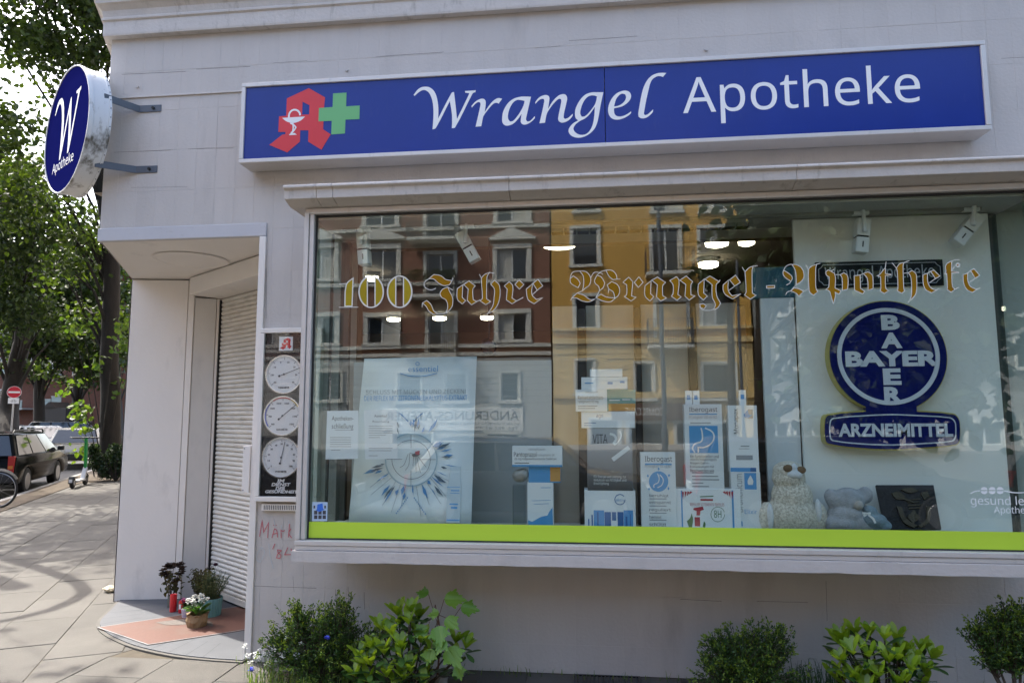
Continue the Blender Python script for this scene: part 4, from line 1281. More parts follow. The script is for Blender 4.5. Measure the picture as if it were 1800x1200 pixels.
for s_ in (-1, 1):
    for top in (-1, 1):
        for k in range(9):
            x_ = cx + s_ * (25 + 10 * k * (1 if top > 0 else .7)); y_ = cy_ + (265 + 13 * k) * (1 if top > 0 else -1) * (1 if top > 0 else (355 - 6 * k) / 340)
            m1.flat([(x_ - 6, y_), (x_, y_ - 6), (x_ + 6, y_), (x_, y_ + 6)], lambda u, v: pp(u, v, .012))
    for k in range(5):
        a = math.radians(90 + s_ * (12 + 12 * k))
        m2.ribbon([pp(cx + math.cos(a) * 190, cy_ + math.sin(a) * 190, .0105), pp(cx + math.cos(a) * rp.uniform(330, 400), cy_ + math.sin(a) * rp.uniform(330, 400), .0105)], .0022, nrm_po)
m1.build("blue_splinters", mat("ink_splinter", (.06, .22, .46), .5), po, recalc=False)
m2.build("dark_splinters", mat("ink_slate", (.05, .09, .13), .5), po, recalc=False)
def ringpts(r, d): return [pp(cx + r * math.cos(a), cy_ + r * .98 * math.sin(a), d) for a in np.linspace(0, 2 * math.pi, 48, endpoint=False)]
mb = MB(); mb.ribbon(ringpts(188, .0118), .010, nrm_po, closed=True); mb.build("splash_ring", mat("ink_haze", (.36, .46, .52), .5), po, recalc=False)
m3.ribbon(ringpts(140, .0125), .0032, nrm_po, closed=True)
for a, b in (((330, 722), (445, 722)), ((575, 722), (690, 722)), ((510, 545), (510, 640)), ((510, 800), (510, 905))): m3.ribbon([pp(*a, .0128), pp(*b, .0128)], .0032, nrm_po)
for P in ([(490, 680), (460, 760), (430, 780)], [(500, 680), (495, 760), (470, 800)], [(530, 690), (525, 770)], [(545, 700), (548, 810)], [(560, 700), (590, 740), (620, 775)], [(550, 690), (565, 760), (580, 815)], [(500, 675), (540, 690)]):
    kk += 1; m3.ribbon([pp(*q, .0129 + .00003 * kk) for q in smooth_poly(P, 80, 4, closed=False)], .0028, nrm_po)
m3.flat([(515, 690), (545, 675), (580, 685), (560, 700), (525, 705)], lambda u, v: pp(u, v, .0165))
m3.build("crosshair_print", M_INK, po, recalc=False)
mb = MB(); mb.flat([(540, 668), (575, 660), (572, 688), (545, 690)], lambda u, v: pp(u, v, .017)); mb.build("red_print", I_RED, po, recalc=False)
mb = MB(); mb.flat(smooth_poly([(792, 770), (870, 770), (868, 860), (872, 900), (865, 1145), (765, 1145), (775, 900), (788, 860)], 50, 3), lambda u, v: pp(u, v, .0135)); mb.build("can_print", mat("ink_can", (.50, .56, .60), .4), po, recalc=False)
mb = MB()
for l, t, r, b in ((768, 1125, 864, 1134), (800, 930, 860, 938), (795, 950, 862, 954), (770, 908, 866, 912), (790, 1020, 850, 1030), (800, 1040, 845, 1055)): mb.quad(pp(l, b, .0145), pp(r, b, .0145), pp(r, t, .0145), pp(l, t, .0145))
mb.build("can_bands", I_LBLUE, po, recalc=False)

# two paper notices taped inside the glass
def notice(label, P, lines, heads):
    Y = GLASS_Y + .0095
    T = thing("paper_notice", label, "notice", tuple(at(*P[3], Y)))
    mb = MB(); mb.prism(P, lambda u, v, d: tuple(at(u, v, Y) + Vector((0, d, 0))), 0, .0006); mb.build("sheet", M_PAPER, T)
    mb = MB()
    for w, l, t, r, b in heads: ptext(mb, w, l, t, r, b, Y - .0004, fnt='G', bold=.0)
    mb.build("heading", M_INK, T, recalc=False)
    mb = MB()
    for l, y, r in lines: pq(mb, l, y, r, y + 1.1, Y - .0004)
    mb.build("fine_print", M_GREYINK, T, recalc=False)
notice("white closing notice headed Apothekenschließung taped inside the glass", [(575, 722), (630, 721), (629, 806), (572, 807)],
       [(580, 772 - 4 + 4 * k, 617) for k in range(5)] + [(582, 790, 598), (589, 755, 618)], [("Apotheken-", 583, 731, 621, 741), ("schließung", 583, 744, 621, 756)])
notice("white sale notice with bold heading taped right of the closing notice", [(640, 721), (697, 719), (699, 806), (642, 807)],
       [(648, 748 + 4 * k, 690 - (12 if k == 4 else 0)) for k in range(5)] + [(648, 768, 668), (648, 787, 690), (648, 791, 688), (648, 800, 664)], [("Ausverkauf", 658, 728, 680, 733), ("Räumung", 655, 739, 684, 743)])
# keypad sticker
T = thing("sticker", "small pale blue keypad sticker in the lower left corner of the glass", "sticker", tuple(at(562, 915, -.282)))
ST = -.2825
mb = MB(); pq(mb, 548, 882, 576, 915, ST); mb.build("film", mat("sticker_blue", (.40, .52, .66), .4), T, recalc=False)
mb = MB()
for i in range(3):
    for j in range(2): pq(mb, 552 + i * 7.5, 897 + j * 8, 558 + i * 7.5, 903.5 + j * 8, ST - .0006)
pq(mb, 551, 888, 554, 893, ST - .0006); pq(mb, 570, 888, 573, 893, ST - .0006)
mb.build("keys", M_INK, T, recalc=False)
mb = MB(); mb.flat([(558, 886), (567, 884), (568, 894), (571, 895), (561, 899), (555, 896), (557, 895)], lambda u, v: at(u, v, ST - .0012)); mb.build("arrow", mat("sticker_arrow", (.03, .15, .6), .4), T, recalc=False)

# left stack: tablets on blue boxes
Y = -.12
carton("medicine_box", "white and sky blue carton with cloud pattern under the stomach tablet box", "box", 927, 848, 972, 925, Y, .10, C_WHITE, floor=True)
T, B, _ = carton("medicine_box", "short blue and yellow carton between the cloud carton and stomach tablets", "box", 929, 820, 985, 848, Y, .10, C_BLUE)
pcol("yellow_panel", T, C_ORANGE, Y - .001, rects=[(967, 821, 985, 846)])
T = [o for o in COL.objects if o.get("label", "").startswith("white and sky blue")][0]
pcol("blue_print", T, C_BLUE, Y - .001, polys=[[(928, 924), (928, 914), (935, 917), (944, 912), (952, 908), (962, 906), (966, 898), (971, 892), (972, 924)]], lines=[([(950, 857), (968, 857)], .004), ([(935, 880), (968, 879)], .003), ([(938, 886), (965, 885)], .003)])
T, B, _ = carton("medicine_box", "wide white Pantoprazol carton with a blue base line, top of the left stack", "box", 900, 784, 988, 820, Y - .015, .09, C_WHITE)
Yt = Y - .016
pcol("base_line", T, C_BLUE, Yt, rects=[(900, 817, 988, 820)])
pcol("lettering", T, M_INK, Yt, texts=[("Pantoprazol", 903, 794, 943, 805, SB), ("20 mg magensaftresistente Tabletten", 904, 804, 978, 809, S)], rects=[(904, 813, 930, 814)])
pcol("pale_lettering", T, M_GREYINK, Yt, texts=[("ratiopharm", 929, 787, 958, 793, S), ("ratiopharm SK", 945, 797, 975, 803, S)])
T = thing("decor_stone", "grey veined decorative stone beside the stomach tablets", "stone", tuple(at(914, 850, -.1)))
q = at(914, 836, -.09)
blob("stone_body", [((q.x, q.y, q.z), (.055, .05, .045)), ((q.x + .02, q.y, q.z + .01), (.04, .05, .04))], mat("stone_grey", (.30, .29, .27), .5, var=.45, vscale=(14, 14, 14)), T, .008, 4)
T = thing("display_block", "clear acrylic riser under the decorative stone", "riser", tuple(at(912, 925, -.06)))
mb = MB(); a, b = at(903, 925, -.05), at(924, 851, -.05); mb.box((a.x, -.13, FLZ), (b.x, -.05, b.z)); mb.build("block", glassmat("acrylic", .05, (.85, .88, .88)), T)

# middle stack
Y = -.10
T, B, _ = carton("medicine_box", "square white carton with blue bottle pictures, bottom of the middle stack", "box", 1028, 862, 1117, 928, Y, .16, C_WHITE, floor=True)
pcol("blue_print", T, I_BLUE, Y - .001, rects=[(1063, 900, 1074, 926), (1076, 900, 1083, 915), (1086, 900, 1096, 926), (1040, 905, 1042, 926), (1034, 912, 1036, 926), (1100, 908, 1103, 926), (1108, 904, 1109, 926), (1050, 900, 1052, 926)],
     lines=[([at_ for at_ in [(1090 + 9 * math.cos(a), 878 + 9 * math.sin(a)) for a in np.linspace(0, 5.6, 14)]], .005)])
pcol("pale_print", T, I_LBLUE, Y - .0006, rects=[(1044, 897, 1062, 927), (1097, 897, 1113, 927)], texts=[("aktiv", 1083, 876, 1098, 881, S)])
T, B, _ = carton("medicine_box", "grey and charcoal VITA carton standing in the middle stack", "box", 1033, 752, 1111, 862, Y, .12, C_MID)
mb = MB()
p0, p1 = at(1033, 862, Y), at(1111, 752, Y)
gr = mat("carton_gradient", (.3, .3, .3), .4)
nt = gr.node_tree; pr_ = nt.nodes["Principled BSDF"]; ge = nt.nodes.new("ShaderNodeNewGeometry"); sx = nt.nodes.new("ShaderNodeSeparateXYZ"); rp_ = nt.nodes.new("ShaderNodeValToRGB"); mr = nt.nodes.new("ShaderNodeMapRange")
nt.links.new(ge.outputs["Position"], sx.inputs[0]); nt.links.new(sx.outputs[2], mr.inputs[0]); mr.inputs[1].default_value = p0.z; mr.inputs[2].default_value = p1.z
nt.links.new(mr.outputs[0], rp_.inputs[0]); rp_.color_ramp.elements[0].color = (.025, .025, .028, 1); rp_.color_ramp.elements[1].color = (.46, .47, .49, 1)
rp_.color_ramp.elements.new(.45).color = (.18, .18, .19, 1); nt.links.new(rp_.outputs[0], pr_.inputs["Base Color"])
pcol("front_print", T, gr, Y - .0008, rects=[(1033.5, 752.5, 1110.5, 861.5)])
pcol("dark_lettering", T, M_INK, Y - .0016, texts=[("VITA", 1042, 763, 1068, 779, SB)])
pcol("pale_lettering", T, M_VINYL, Y - .0016, texts=[("Für Energie und Leistung, zur", 1044, 835, 1101, 841, S), ("Reduktion von Müdigkeit und", 1044, 841, 1101, 847, S), ("Erschöpfung", 1044, 847, 1070, 853, S)],
     lines=[([(1072, 762), (1080, 765), (1083, 772), (1078, 780)], .016), ([(1090, 757), (1092, 766), (1087, 776), (1080, 782)], .010)])
pcol("stick_picture", T, C_GREY, Y - .0016, lines=[([(1077, 808), (1106, 786)], .028)])
T, B, _ = carton("medicine_box", "flat white travel sickness carton lettered agn lying on the VITA carton", "box", 1022, 723, 1116, 752, Y - .005, .09, C_WHITE)
pcol("lettering", T, I_BLUE, Y - .006, texts=[("agn", 1048, 728, 1060, 736, SB)], rects=[(1027, 743, 1048, 744), (1027, 747, 1040, 748)])
T, B, _ = carton("medicine_box", "white Reisetabletten carton at the left near the top of the middle stack", "box", 1012, 684, 1067, 723, Y - .01, .08, C_WHITE)
pcol("lettering", T, M_INK, Y - .011, texts=[("Reisetabletten-", 1016, 695, 1062, 702, SB), ("ratiopharm 50 mg", 1016, 703, 1052, 709, S)], rects=[(1016, 713, 1050, 714), (1016, 717, 1046, 718)])
pcol("pale_lettering", T, M_GREYINK, Y - .011, texts=[("ratiopharm", 1029, 687, 1051, 691, S)])
T, B, _ = carton("medicine_box", "teal and orange carton beside the Reisetabletten carton", "box", 1067, 684, 1117, 722, Y - .003, .08, C_TEAL)
pcol("orange_band", T, C_ORANGE, Y - .004, rects=[(1070, 709, 1117, 722)])
pcol("lettering", T, M_VINYL, Y - .0045, rects=[(1071, 702, 1090, 704), (1094, 701, 1108, 703)])
T, B, _ = carton("medicine_box", "plain white carton with small blue print lying on top of the teal carton", "box", 1022, 662, 1103, 684, Y, .08, C_WHITE)
pcol("lettering", T, I_LBLUE, Y - .001, rects=[(1028, 672, 1043, 674), (1068, 671, 1077, 675), (1090, 669, 1098, 673)])
carton("medicine_box", "small plain white carton, topmost of the middle stack", "box", 1037, 648, 1094, 662, Y + .01, .06, C_WHITE)

# right group
Y = -.13
T, B, _ = carton("medicine_box", "short white Iberogast carton with round blue stomach emblem on the floor", "box", 1129, 795, 1187, 930, Y, .07, C_GREY, floor=True)
pcol("lettering", T, M_INK, Y - .001, texts=[("Iberogast", 1134, 801, 1182, 814, SB)] + [(w, 1142, 868 + 12.5 * k, 1142 + 4.2 * len(w), 874.5 + 12.5 * k, S) for k, w in enumerate(("beruhigt", "entspannt", "reguliert", "hemmt", "schützt"))])
pcol("pale_lettering", T, M_GREYINK, Y - .001, texts=[("Flüssigkeit 50 ml N2", 1134, 817, 1181, 823, S)], rects=[(1142, 876 + 12.5 * k, 1172, 877.3 + 12.5 * k) for k in range(4)])
pcol("blue_emblem", T, C_BLUE, Y - .001, rects=[(1134, 814.5, 1181, 817)], polys=[[(1158 + 17 * math.cos(a), 846 + 18 * math.sin(a)) for a in np.linspace(0, 2 * math.pi, 24, endpoint=False)]] + [[(1158 + 21 * math.cos(a) - 2, 846 + 22 * math.sin(a)), (1158 + 21 * math.cos(a), 843 + 22 * math.sin(a)), (1160 + 21 * math.cos(a), 846 + 22 * math.sin(a)), (1158 + 21 * math.cos(a), 849 + 22 * math.sin(a))] for a in (-1.57, -.5, .6, 2.5, 3.6)])
pcol("stomach_drawing", T, M_VINYL, Y - .0022, lines=[([(1156, 832), (1159, 840), (1157, 848), (1150, 852), (1150, 857)], .006), ([(1160, 834), (1166, 842), (1164, 852), (1156, 857)], .006)])
T, B, _ = carton("medicine_box", "wide white textile spray carton with red leaf corners and 8H mark", "box", 1188, 860, 1302, 930, Y + .02, .14, C_WHITE, floor=True)
Yp = Y + .019
pcol("red_print", T, I_RED, Yp, texts=[("REPULSIF VÊTEMENTS TEXTILES", 1214, 884, 1274, 889, S)], polys=[[(1220, 893), (1236, 890), (1238, 896), (1232, 898), (1231, 906), (1225, 906), (1225, 898), (1219, 896)]] + [[(1199 + 5 * k, 863), (1203 + 5 * k, 865), (1201 + 3.5 * k, 878 - 3 * k)] for k in range(4)] + [[(1290 - 5 * k, 863), (1286 - 5 * k, 865), (1288 - 3.5 * k, 878 - 3 * k)] for k in range(4)], rects=[(1222, 909, 1231, 925), (1232, 877, 1254, 880)])
pcol("green_print", T, I_GREEN, Yp, texts=[("8H", 1256, 897, 1269, 910, S)], polys=[[(1212, 928), (1208, 916), (1214, 910), (1216, 902), (1219, 912), (1217, 928)], [(1238, 916), (1241, 920), (1240, 928), (1236, 926)]], lines=[([(1262.5 + 12 * math.cos(a), 904 + 13 * math.sin(a)) for a in np.linspace(0, 6.0, 20)], .003), ([(1231, 873), (1255, 872)], .006)])
pcol("edge_print", T, I_LBLUE, Yp, rects=[(1199, 862, 1199.8, 929), (1289, 862, 1289.8, 929)])
T, B, _ = carton("medicine_box", "tall white Iberogast carton with square blue stomach picture on the spray carton", "box", 1207, 710, 1269, 860, Y + .03, .07, C_GREY)
Yp = Y + .029
pcol("lettering", T, M_INK, Yp, texts=[("Iberogast", 1212, 715, 1262, 726, SB)] + [(w, 1214, 799 + 6.2 * k, 1214 + wd, 804.5 + 6.2 * k, SB) for k, (w, wd) in enumerate((("Bei funktionellen und", 50), ("motilitätsbedingten", 46), ("Magen-Darm-", 33), ("Erkrankungen mit", 42), ("Beschwerden wie", 42)))])
pcol("pale_lettering", T, M_GREYINK, Yp, texts=[("Flüssigkeit 100 ml N2", 1212, 730, 1261, 737, S)], rects=[(1217, 830 + 6 * k, 1217 + r_, 831.8 + 6 * k) for k, r_ in enumerate((38, 46, 48, 20, 30))] + [(1214, 742, 1250, 744)])
pcol("blue_picture", T, C_BLUE, Yp, rects=[(1213, 748, 1262, 796), (1212, 726.6, 1261, 728.6)])
pcol("stomach_drawing", T, M_VINYL, Yp - .0008, lines=[([(1233, 752), (1235, 762), (1234, 775), (1222, 780), (1218, 788), (1222, 795)], .009), ([(1240, 752), (1252, 758), (1256, 768), (1250, 780), (1238, 786), (1228, 786), (1228, 795)], .009)])
for k, (l, r, Lb) in enumerate(((1206, 1217, "left of the pair"), (1219, 1230, "right of the pair"))):
    T, B, _ = carton("drops_box", "tiny upright white and blue carton peeking over the tall Iberogast carton, " + Lb, "box", l, 686, r, 712, Y + .11, .03, C_WHITE, group="small upright white cartons behind the stock")
    pcol("blue_print", T, I_LBLUE, Y + .109, rects=[(l + 2, 694, r - 3, 702)])
T, B, _ = carton("drops_box", "tiny upright white and blue carton peeking over the Monapax carton", "box", 1301, 685, 1312, 713, Y + .11, .03, C_WHITE, group="small upright white cartons behind the stock")
pcol("blue_print", T, I_LBLUE, Y + .109, rects=[(1303, 693, 1309, 701)])
def vtext(mb, w, l, t, r, b, Y, **k):
    "text running upwards"
    p0, p1 = at(l, b, Y), at(r, t, Y)
    text(mb, w, p0.z, -p1.x, p1.z, -p0.x, Y, fn=lambda u, v: (-v, Y, u), **k)
T, B, _ = carton("medicine_box", "white and blue Bronchicum carton standing beside the plush owl", "box", 1289, 830, 1337, 930, Y + .03, .07, C_GREY, floor=True)
Yp = Y + .029
mb = MB(); vtext(mb, "Bronchicum", 1295, 833, 1305, 900, Yp - .0004, fnt='S'); mb.build("lettering", M_GREYINK, T, recalc=False)
pcol("blue_print", T, I_LBLUE, Yp, rects=[(1310, 831, 1330, 860), (1300, 916, 1306, 925)], texts=[("Elixir", 1310, 895, 1332, 903, S)])
pcol("drop_print", T, M_VINYL, Yp - .0008, polys=[[(1320, 835), (1325, 845), (1324, 852), (1316, 852), (1315, 845)]])
T, B, _ = carton("medicine_box", "white and grey Monapax carton standing on the Bronchicum carton", "box", 1284, 712, 1331, 830, Y + .03, .07, C_WHITE)
mb = MB(); vtext(mb, "Monapax", 1291, 718, 1300, 762, Yp - .0004, fnt='S', bold=.0); mb.build("lettering", M_INK, T, recalc=False)
pcol("grey_print", T, M_GREYINK, Yp, rects=[(1295, 800, 1324, 808), (1316, 719, 1324, 735), (1303, 783, 1318, 785), (1300, 788, 1318, 789)])
pcol("blue_print", T, I_LBLUE, Yp - .0003, rects=[(1285, 822, 1320, 829)], polys=[[(1308, 728), (1315, 720), (1317, 728), (1323, 729), (1316, 735), (1310, 733)]])
pcol("base_print", T, I_BLUE, Yp - .0003, rects=[(1320, 822, 1330, 829)])

# plush toys
FUR1 = mat("plush_speckled", (.60, .55, .46), .95, var=.5, vscale=(75, 75, 75), bump=.8, bscale=110)
FURW = mat("plush_white", (.62, .64, .66), .95, var=.1, vscale=(30, 30, 30), bump=.5, bscale=120)
FURG = mat("plush_grey", (.34, .35, .37), .95, var=.2, vscale=(30, 30, 30), bump=.7, bscale=120)
FURB = mat("plush_blue", (.20, .27, .31), .95, var=.2, vscale=(30, 30, 30), bump=.7, bscale=120)
FURBR = mat("plush_brown", (.16, .095, .045), .9)
s_ = 4.65 / 1200
T = thing("plush_owl", "beige speckled plush animal with brown eye patches sitting at the window", "plush toy", tuple(at(1393, 930, -.1)))
c = at(1393, 880, -.08)
def o3(x, y, dy=0.0): q = at(x, y, -.08); return (q.x, -.08 + dy, q.z)
blob("body", [(o3(1393, 905), (.165, .12, .14)), (o3(1393, 872), (.13, .105, .12)), (o3(1387, 840), (.105, .10, .075)), (o3(1387, 828), (.10, .095, .068)), (o3(1348, 908), (.055, .06, .095)), (o3(1440, 908), (.055, .06, .095))], FUR1, T, .011, 5)
mb_e = MB()
for (x, y, r) in ((1379, 821, .03), (1402, 824, .03)):
    q = o3(x, y, -.088); mb_e.add(*(lambda bm: ([tuple(Matrix.Translation(q) @ Matrix.Diagonal((r, .018, r * .78, 1)) @ v.co) for v in bm.verts], [tuple(v.index for v in f.verts) for f in bm.faces]))((lambda bm: (bmesh.ops.create_uvsphere(bm, u_segments=14, v_segments=8, radius=1.0), bm.verts.index_update(), bm)[2])(bmesh.new())))
mb_e.build("eye_patch", FURBR, T, smooth=True)
blob("muzzle", [(o3(1391, 832, -.075), (.052, .04, .032)), (o3(1390, 820, -.085), (.02, .02, .03))], FURW, T, .008, 4)
blob("wing", [(o3(1351, 905, -.055), (.02, .03, .085))], FURW, T, .008, 3)
blob("wing", [(o3(1434, 895, -.055), (.02, .03, .075))], FURW, T, .008, 3)
T = thing("plush_mouse", "grey plush animal with blue scarf and white bow slumped beside the dark plaque", "plush toy", tuple(at(1500, 930, -.1)))
blob("body", [(o3(1492, 880), (.10, .09, .085)), (o3(1468, 878), (.055, .06, .06)), (o3(1462, 872), (.045, .035, .05)), (o3(1522, 870), (.05, .035, .055)), (o3(1488, 903), (.11, .10, .07)), (o3(1478, 918), (.12, .11, .06)), (o3(1510, 918), (.10, .10, .06))], FURG, T, .010, 5)
blob("scarf", [(o3(1524, 896, -.05), (.045, .05, .035)), (o3(1530, 912, -.04), (.085, .085, .05)), (o3(1546, 922, -.03), (.065, .07, .04))], FURB, T, .009, 4)
blob("muzzle", [(o3(1502, 885, -.075), (.032, .03, .03))], mat("plush_muzzle", (.38, .36, .33), .9), T, .007, 3)
mb = MB()
for P in ([(1504, 897), (1512, 898), (1518, 897)], [(1514, 900), (1522, 906), (1526, 914)], [(1512, 898), (1506, 902)]):
    mb.ribbon([o3(x, y, -.125) for x, y in P], .012, (0, -1, 0))
b_ = mb.build("bow", M_VINYL, T, recalc=False); b_.modifiers.new("thickness", 'SOLIDIFY').thickness = .004

# dark cast plaque with a crest in relief, leaning
T = thing("cast_plaque", "black cast metal plaque with a crest in relief leaning by the plush", "plaque", tuple(at(1600, 930, -.1)))
PQ = [at(1541, 852, .0), at(1643, 852, .0), at(1657, 930, -.16), at(1558, 932, -.16)]
nq = (PQ[1] - PQ[0]).cross(PQ[3] - PQ[0]).normalized()
if nq.y > 0: nq = -nq
def qf(u, v, d=0.0): return PQ[0].lerp(PQ[1], u).lerp(PQ[3].lerp(PQ[2], u), v) + nq * d
M_IRON = mat("cast_iron", (.014, .014, .015), .55, spec=.2, bump=.3, bscale=90)
M_BRONZE = mat("dark_bronze", (.055, .042, .022), .45, metal=.6, bump=.3, bscale=90)
mb = MB(); mb.prism([(0, 0), (1, 0), (1, 1), (0, 1)], lambda u, v, d: tuple(qf(u, v, d)), -.02, 0); mb.build("plate", M_IRON, T, bevel=.003)
mb = MB()
mb.prism(smooth_poly([(.27, .50), (.36, .52), (.40, .78), (.58, .93), (.50, .97), (.34, .86)], 60, 3), lambda u, v, d: tuple(qf(u, v, d)), .0, .012)
mb.prism(smooth_poly([(.80, .50), (.86, .52), (.80, .84), (.62, .97), (.58, .93), (.74, .80)], 60, 3), lambda u, v, d: tuple(qf(u, v, d)), .0, .012)
mb.prism([(.42, .74), (.56, .58), (.64, .76), (.50, .88)], lambda u, v, d: tuple(qf(u, v, d)), .0, .014)
mb.prism(smooth_poly([(.24, .20), (.36, .16), (.46, .28), (.40, .36), (.28, .32)], 60, 3), lambda u, v, d: tuple(qf(u, v, d)), .0, .010)
mb.prism(smooth_poly([(.74, .20), (.86, .16), (.88, .30), (.78, .36)], 60, 3), lambda u, v, d: tuple(qf(u, v, d)), .0, .010)
mb.prism(smooth_poly([(.40, .12), (.60, .08), (.70, .16), (.55, .20)], 60, 3), lambda u, v, d: tuple(qf(u, v, d)), .0, .010)
for k in range(4): mb.prism([(.48, .34 + .065 * k), (.72 - .03 * (k % 2), .32 + .065 * k), (.72 - .03 * (k % 2), .345 + .065 * k), (.48, .365 + .065 * k)], lambda u, v, d: tuple(qf(u, v, d)), .0, .006)
mb.prism([(.33, .26), (.60, .40), (.58, .43), (.32, .30)], lambda u, v, d: tuple(qf(u, v, d)), .0, .012)
mb.build("relief", M_BRONZE, T, bevel=.0)

# round enamel company sign with name plate below, on the back panel
BYY = .06
T = thing("enamel_sign", "large round blue enamel sign with crossed lettering over an oblong name plate", "sign", tuple(at(1563, 785, BYY)))
YB = -.02
def zb(x, y): return (1400 + x / 3.75, 500 + y / 3.75)
cb = at(*zb(612, 470), YB); RB = (at(*zb(1010, 470), YB).x - at(*zb(222, 470), YB).x) / 2
M_EN = mat("enamel_navy", (.004, .008, .10), .4, var=.1, spec=.1)
M_ENW = mat("enamel_white", (.58, .62, .68), .3)
M_BRASS = mat("brass_rim", (.50, .44, .12), .4, metal=.3)
plate = smooth_poly([zb(*q) for q in [(215,855),(470,828),(640,820),(800,828),(1050,848),(1085,880),(1095,930),(1092,1030),(1070,1060),(860,1083),(640,1095),(420,1085),(215,1055),(195,1025),(193,890)]], 60, 3)
plw = [(at(u, v, YB).x, at(u, v, YB).z) for u, v in plate]
cxm = sum(p[0] for p in plw) / len(plw); czm = sum(p[1] for p in plw) / len(plw)
grow = lambda P, k: [(cxm + (x - cxm) * (1 + k), czm + (z - czm) * (1 + k * 3)) for x, z in P]
def circ(r, n=72): return [(cb.x + r * math.cos(2 * math.pi * k / n), cb.z + r * math.sin(2 * math.pi * k / n)) for k in range(n)]
F_ = lambda u, v, d: (u, d, v)
mb = MB(); mb.prism(circ(RB), F_, YB + .006, .058); mb.prism(grow(plw, .0), F_, YB + .0063, .0578); mb.build("brass_edge", M_BRASS, T)
mb = MB(); mb.prism(circ(RB - .006), F_, YB, YB + .05); mb.prism([(cxm + (x - cxm) * .988, czm + (z - czm) * .93) for x, z in plw], F_, YB + .0003, YB + .05)
a, b = at(*zb(470, 850), YB), at(*zb(800, 760), YB); mb.box((a.x, YB + .0007, a.z - .02), (b.x, YB + .05, b.z))
mb.build("enamel_face", M_EN, T)
mb = MB(); mb.prism(circ(RB * .862), F_, YB - .006, YB + .001, holes=[circ(RB * .79)])
pw_ = lambda k, kz: [(cxm + (x - cxm) * k, czm + (z - czm) * kz) for x, z in plw]
mb.prism(pw_(.93, .76), F_, YB - .0015, YB + .001, holes=[pw_(.915, .70)])
mb.build("white_ring", M_ENW, T)
mb = MB()
def lt(w, l, t, r, b, bold=.035):
    p0, p1 = at(*zb(l, b), YB - .007), at(*zb(r, t), YB - .007)
    text(mb, w, p0.x, p0.z, p1.x, p1.z, YB - .004, fnt='G', bold=bold, res=4)
lt("BAYER", 335, 430, 950, 540, .05)
for w, l, t, r, b in (("B", 572, 195, 688, 297), ("A", 570, 312, 705, 418), ("E", 585, 550, 698, 660), ("R", 592, 672, 710, 782)): lt(w, l, t, r, b, .05)
lt("ARZNEIMITTEL", 288, 914, 1042, 1003, .04)
mb.build("enamel_lettering", M_ENW, T, recalc=False)

# old black enamel name sign above it
YN = .045
T = thing("name_plate", "old black enamel plate reading Wrangel Apotheke above the round sign", "sign", tuple(at(1546, 500, YN)))
p0, p1 = at(1437, 508, YN), at(1660, 456, YN)
x0, x1 = p0.x, p1.x; z0, z1 = at(1548, 503, YN).z, at(1548, 457, YN).z
mb = MB(); mb.box((x0, YN, z0), (x1, .058, z1)); mb.build("enamel", mat("enamel_black", (.010, .012, .018), .4, spec=.2), T, bevel=.004)
mb = MB(); e = .02; n2 = .03
fr = [(x0 + e + n2, z0 + e), (x1 - e - n2, z0 + e), (x1 - e - n2 * .6, z0 + e + n2 * .6), (x1 - e, z0 + e + n2), (x1 - e, z1 - e - n2), (x1 - e - n2 * .6, z1 - e - n2 * .6), (x1 - e - n2, z1 - e), (x0 + e + n2, z1 - e), (x0 + e + n2 * .6, z1 - e - n2 * .6), (x0 + e, z1 - e - n2), (x0 + e, z0 + e + n2), (x0 + e + n2 * .6, z0 + e + n2 * .6)]
mb.ribbon([(x, YN - .001, z) for x, z in fr], .005, (0, -1, 0), closed=True)
text(mb, "Wrangel Apotheke", x0 + .06, z0 + .032, x1 - .06, z1 - .032, YN - .0015, fnt='N')
mb.build("lettering", mat("enamel_grey", (.36, .38, .41), .4), T, recalc=False)

# four clamp spotlights on ceiling tracks
M_SPOT = mat("spot_white", (.74, .76, .75), .4)
def spot(label, top, a, b, wid):
    Ys = -.05
    q0, q1, q2 = at(*top, Ys), at(*a, Ys), at(*b, Ys)
    T = thing("spotlight", label, "spotlight", (q0.x, Ys, 3.055), 0, "track spotlights under the window ceiling")
    mb = MB(); mb.box((q0.x - .05, Ys - .02, 3.03), (q0.x + .05, Ys + .02, 3.0545)); mb.build("track_adapter", M_SPOT, T, bevel=.003)
    mid = q1.lerp(q2, .42)
    mb = MB(); aa = Vector((q0.x, Ys - .045, q0.z)); bb = Vector((mid.x, Ys - .05, mid.z))
    mb.tube([Vector((q0.x, Ys, 3.03)), Vector((q0.x, Ys - .02, q0.z + .01)), aa, bb], [.008, .008, .012, .014], 8); mb.build("arm", M_SPOT, T, smooth=True)
    d = (q2 - q1); L_ = d.length; d.normalize(); s2 = Vector((d.z, 0, -d.x))
    def boxy(name, u0, u1, w, m):
        mb = MB(); P = []
        for yy in (-.032, .05):
            for uu, ss in ((u0, -1), (u1, -1), (u1, 1), (u0, 1)):
                q = q1 + d * (L_ * uu) + s2 * (w * .5 * ss); P.append((q.x, Ys + yy, q.z))
        mb.add(P, [(0, 1, 2, 3), (7, 6, 5, 4), (0, 4, 5, 1), (1, 5, 6, 2), (2, 6, 7, 3), (3, 7, 4, 0)])
        return mb.build(name, m, T, bevel=.008)
    boxy("housing", 0, .515, wid, M_SPOT); boxy("lamp_head", .545, 1, wid * .98, M_SPOT); boxy("ring_gap", .50, .56, wid * .86, M_BLACKM)
    mb = MB(); c0, c1 = q1 + d * L_ * .68, q1 + d * L_ * .85
    for p in (c0, c1): pass
    mb.ribbon([(c0.x, Ys - .033, c0.z), (c1.x, Ys - .033, c1.z)], .008, (0, -1, 0)); mb.build("slot", M_BLACKM, T, recalc=False)
spot("white track spotlight pointing straight down at the window's left end", (640, 402), (636, 408), (640, 465), .085)
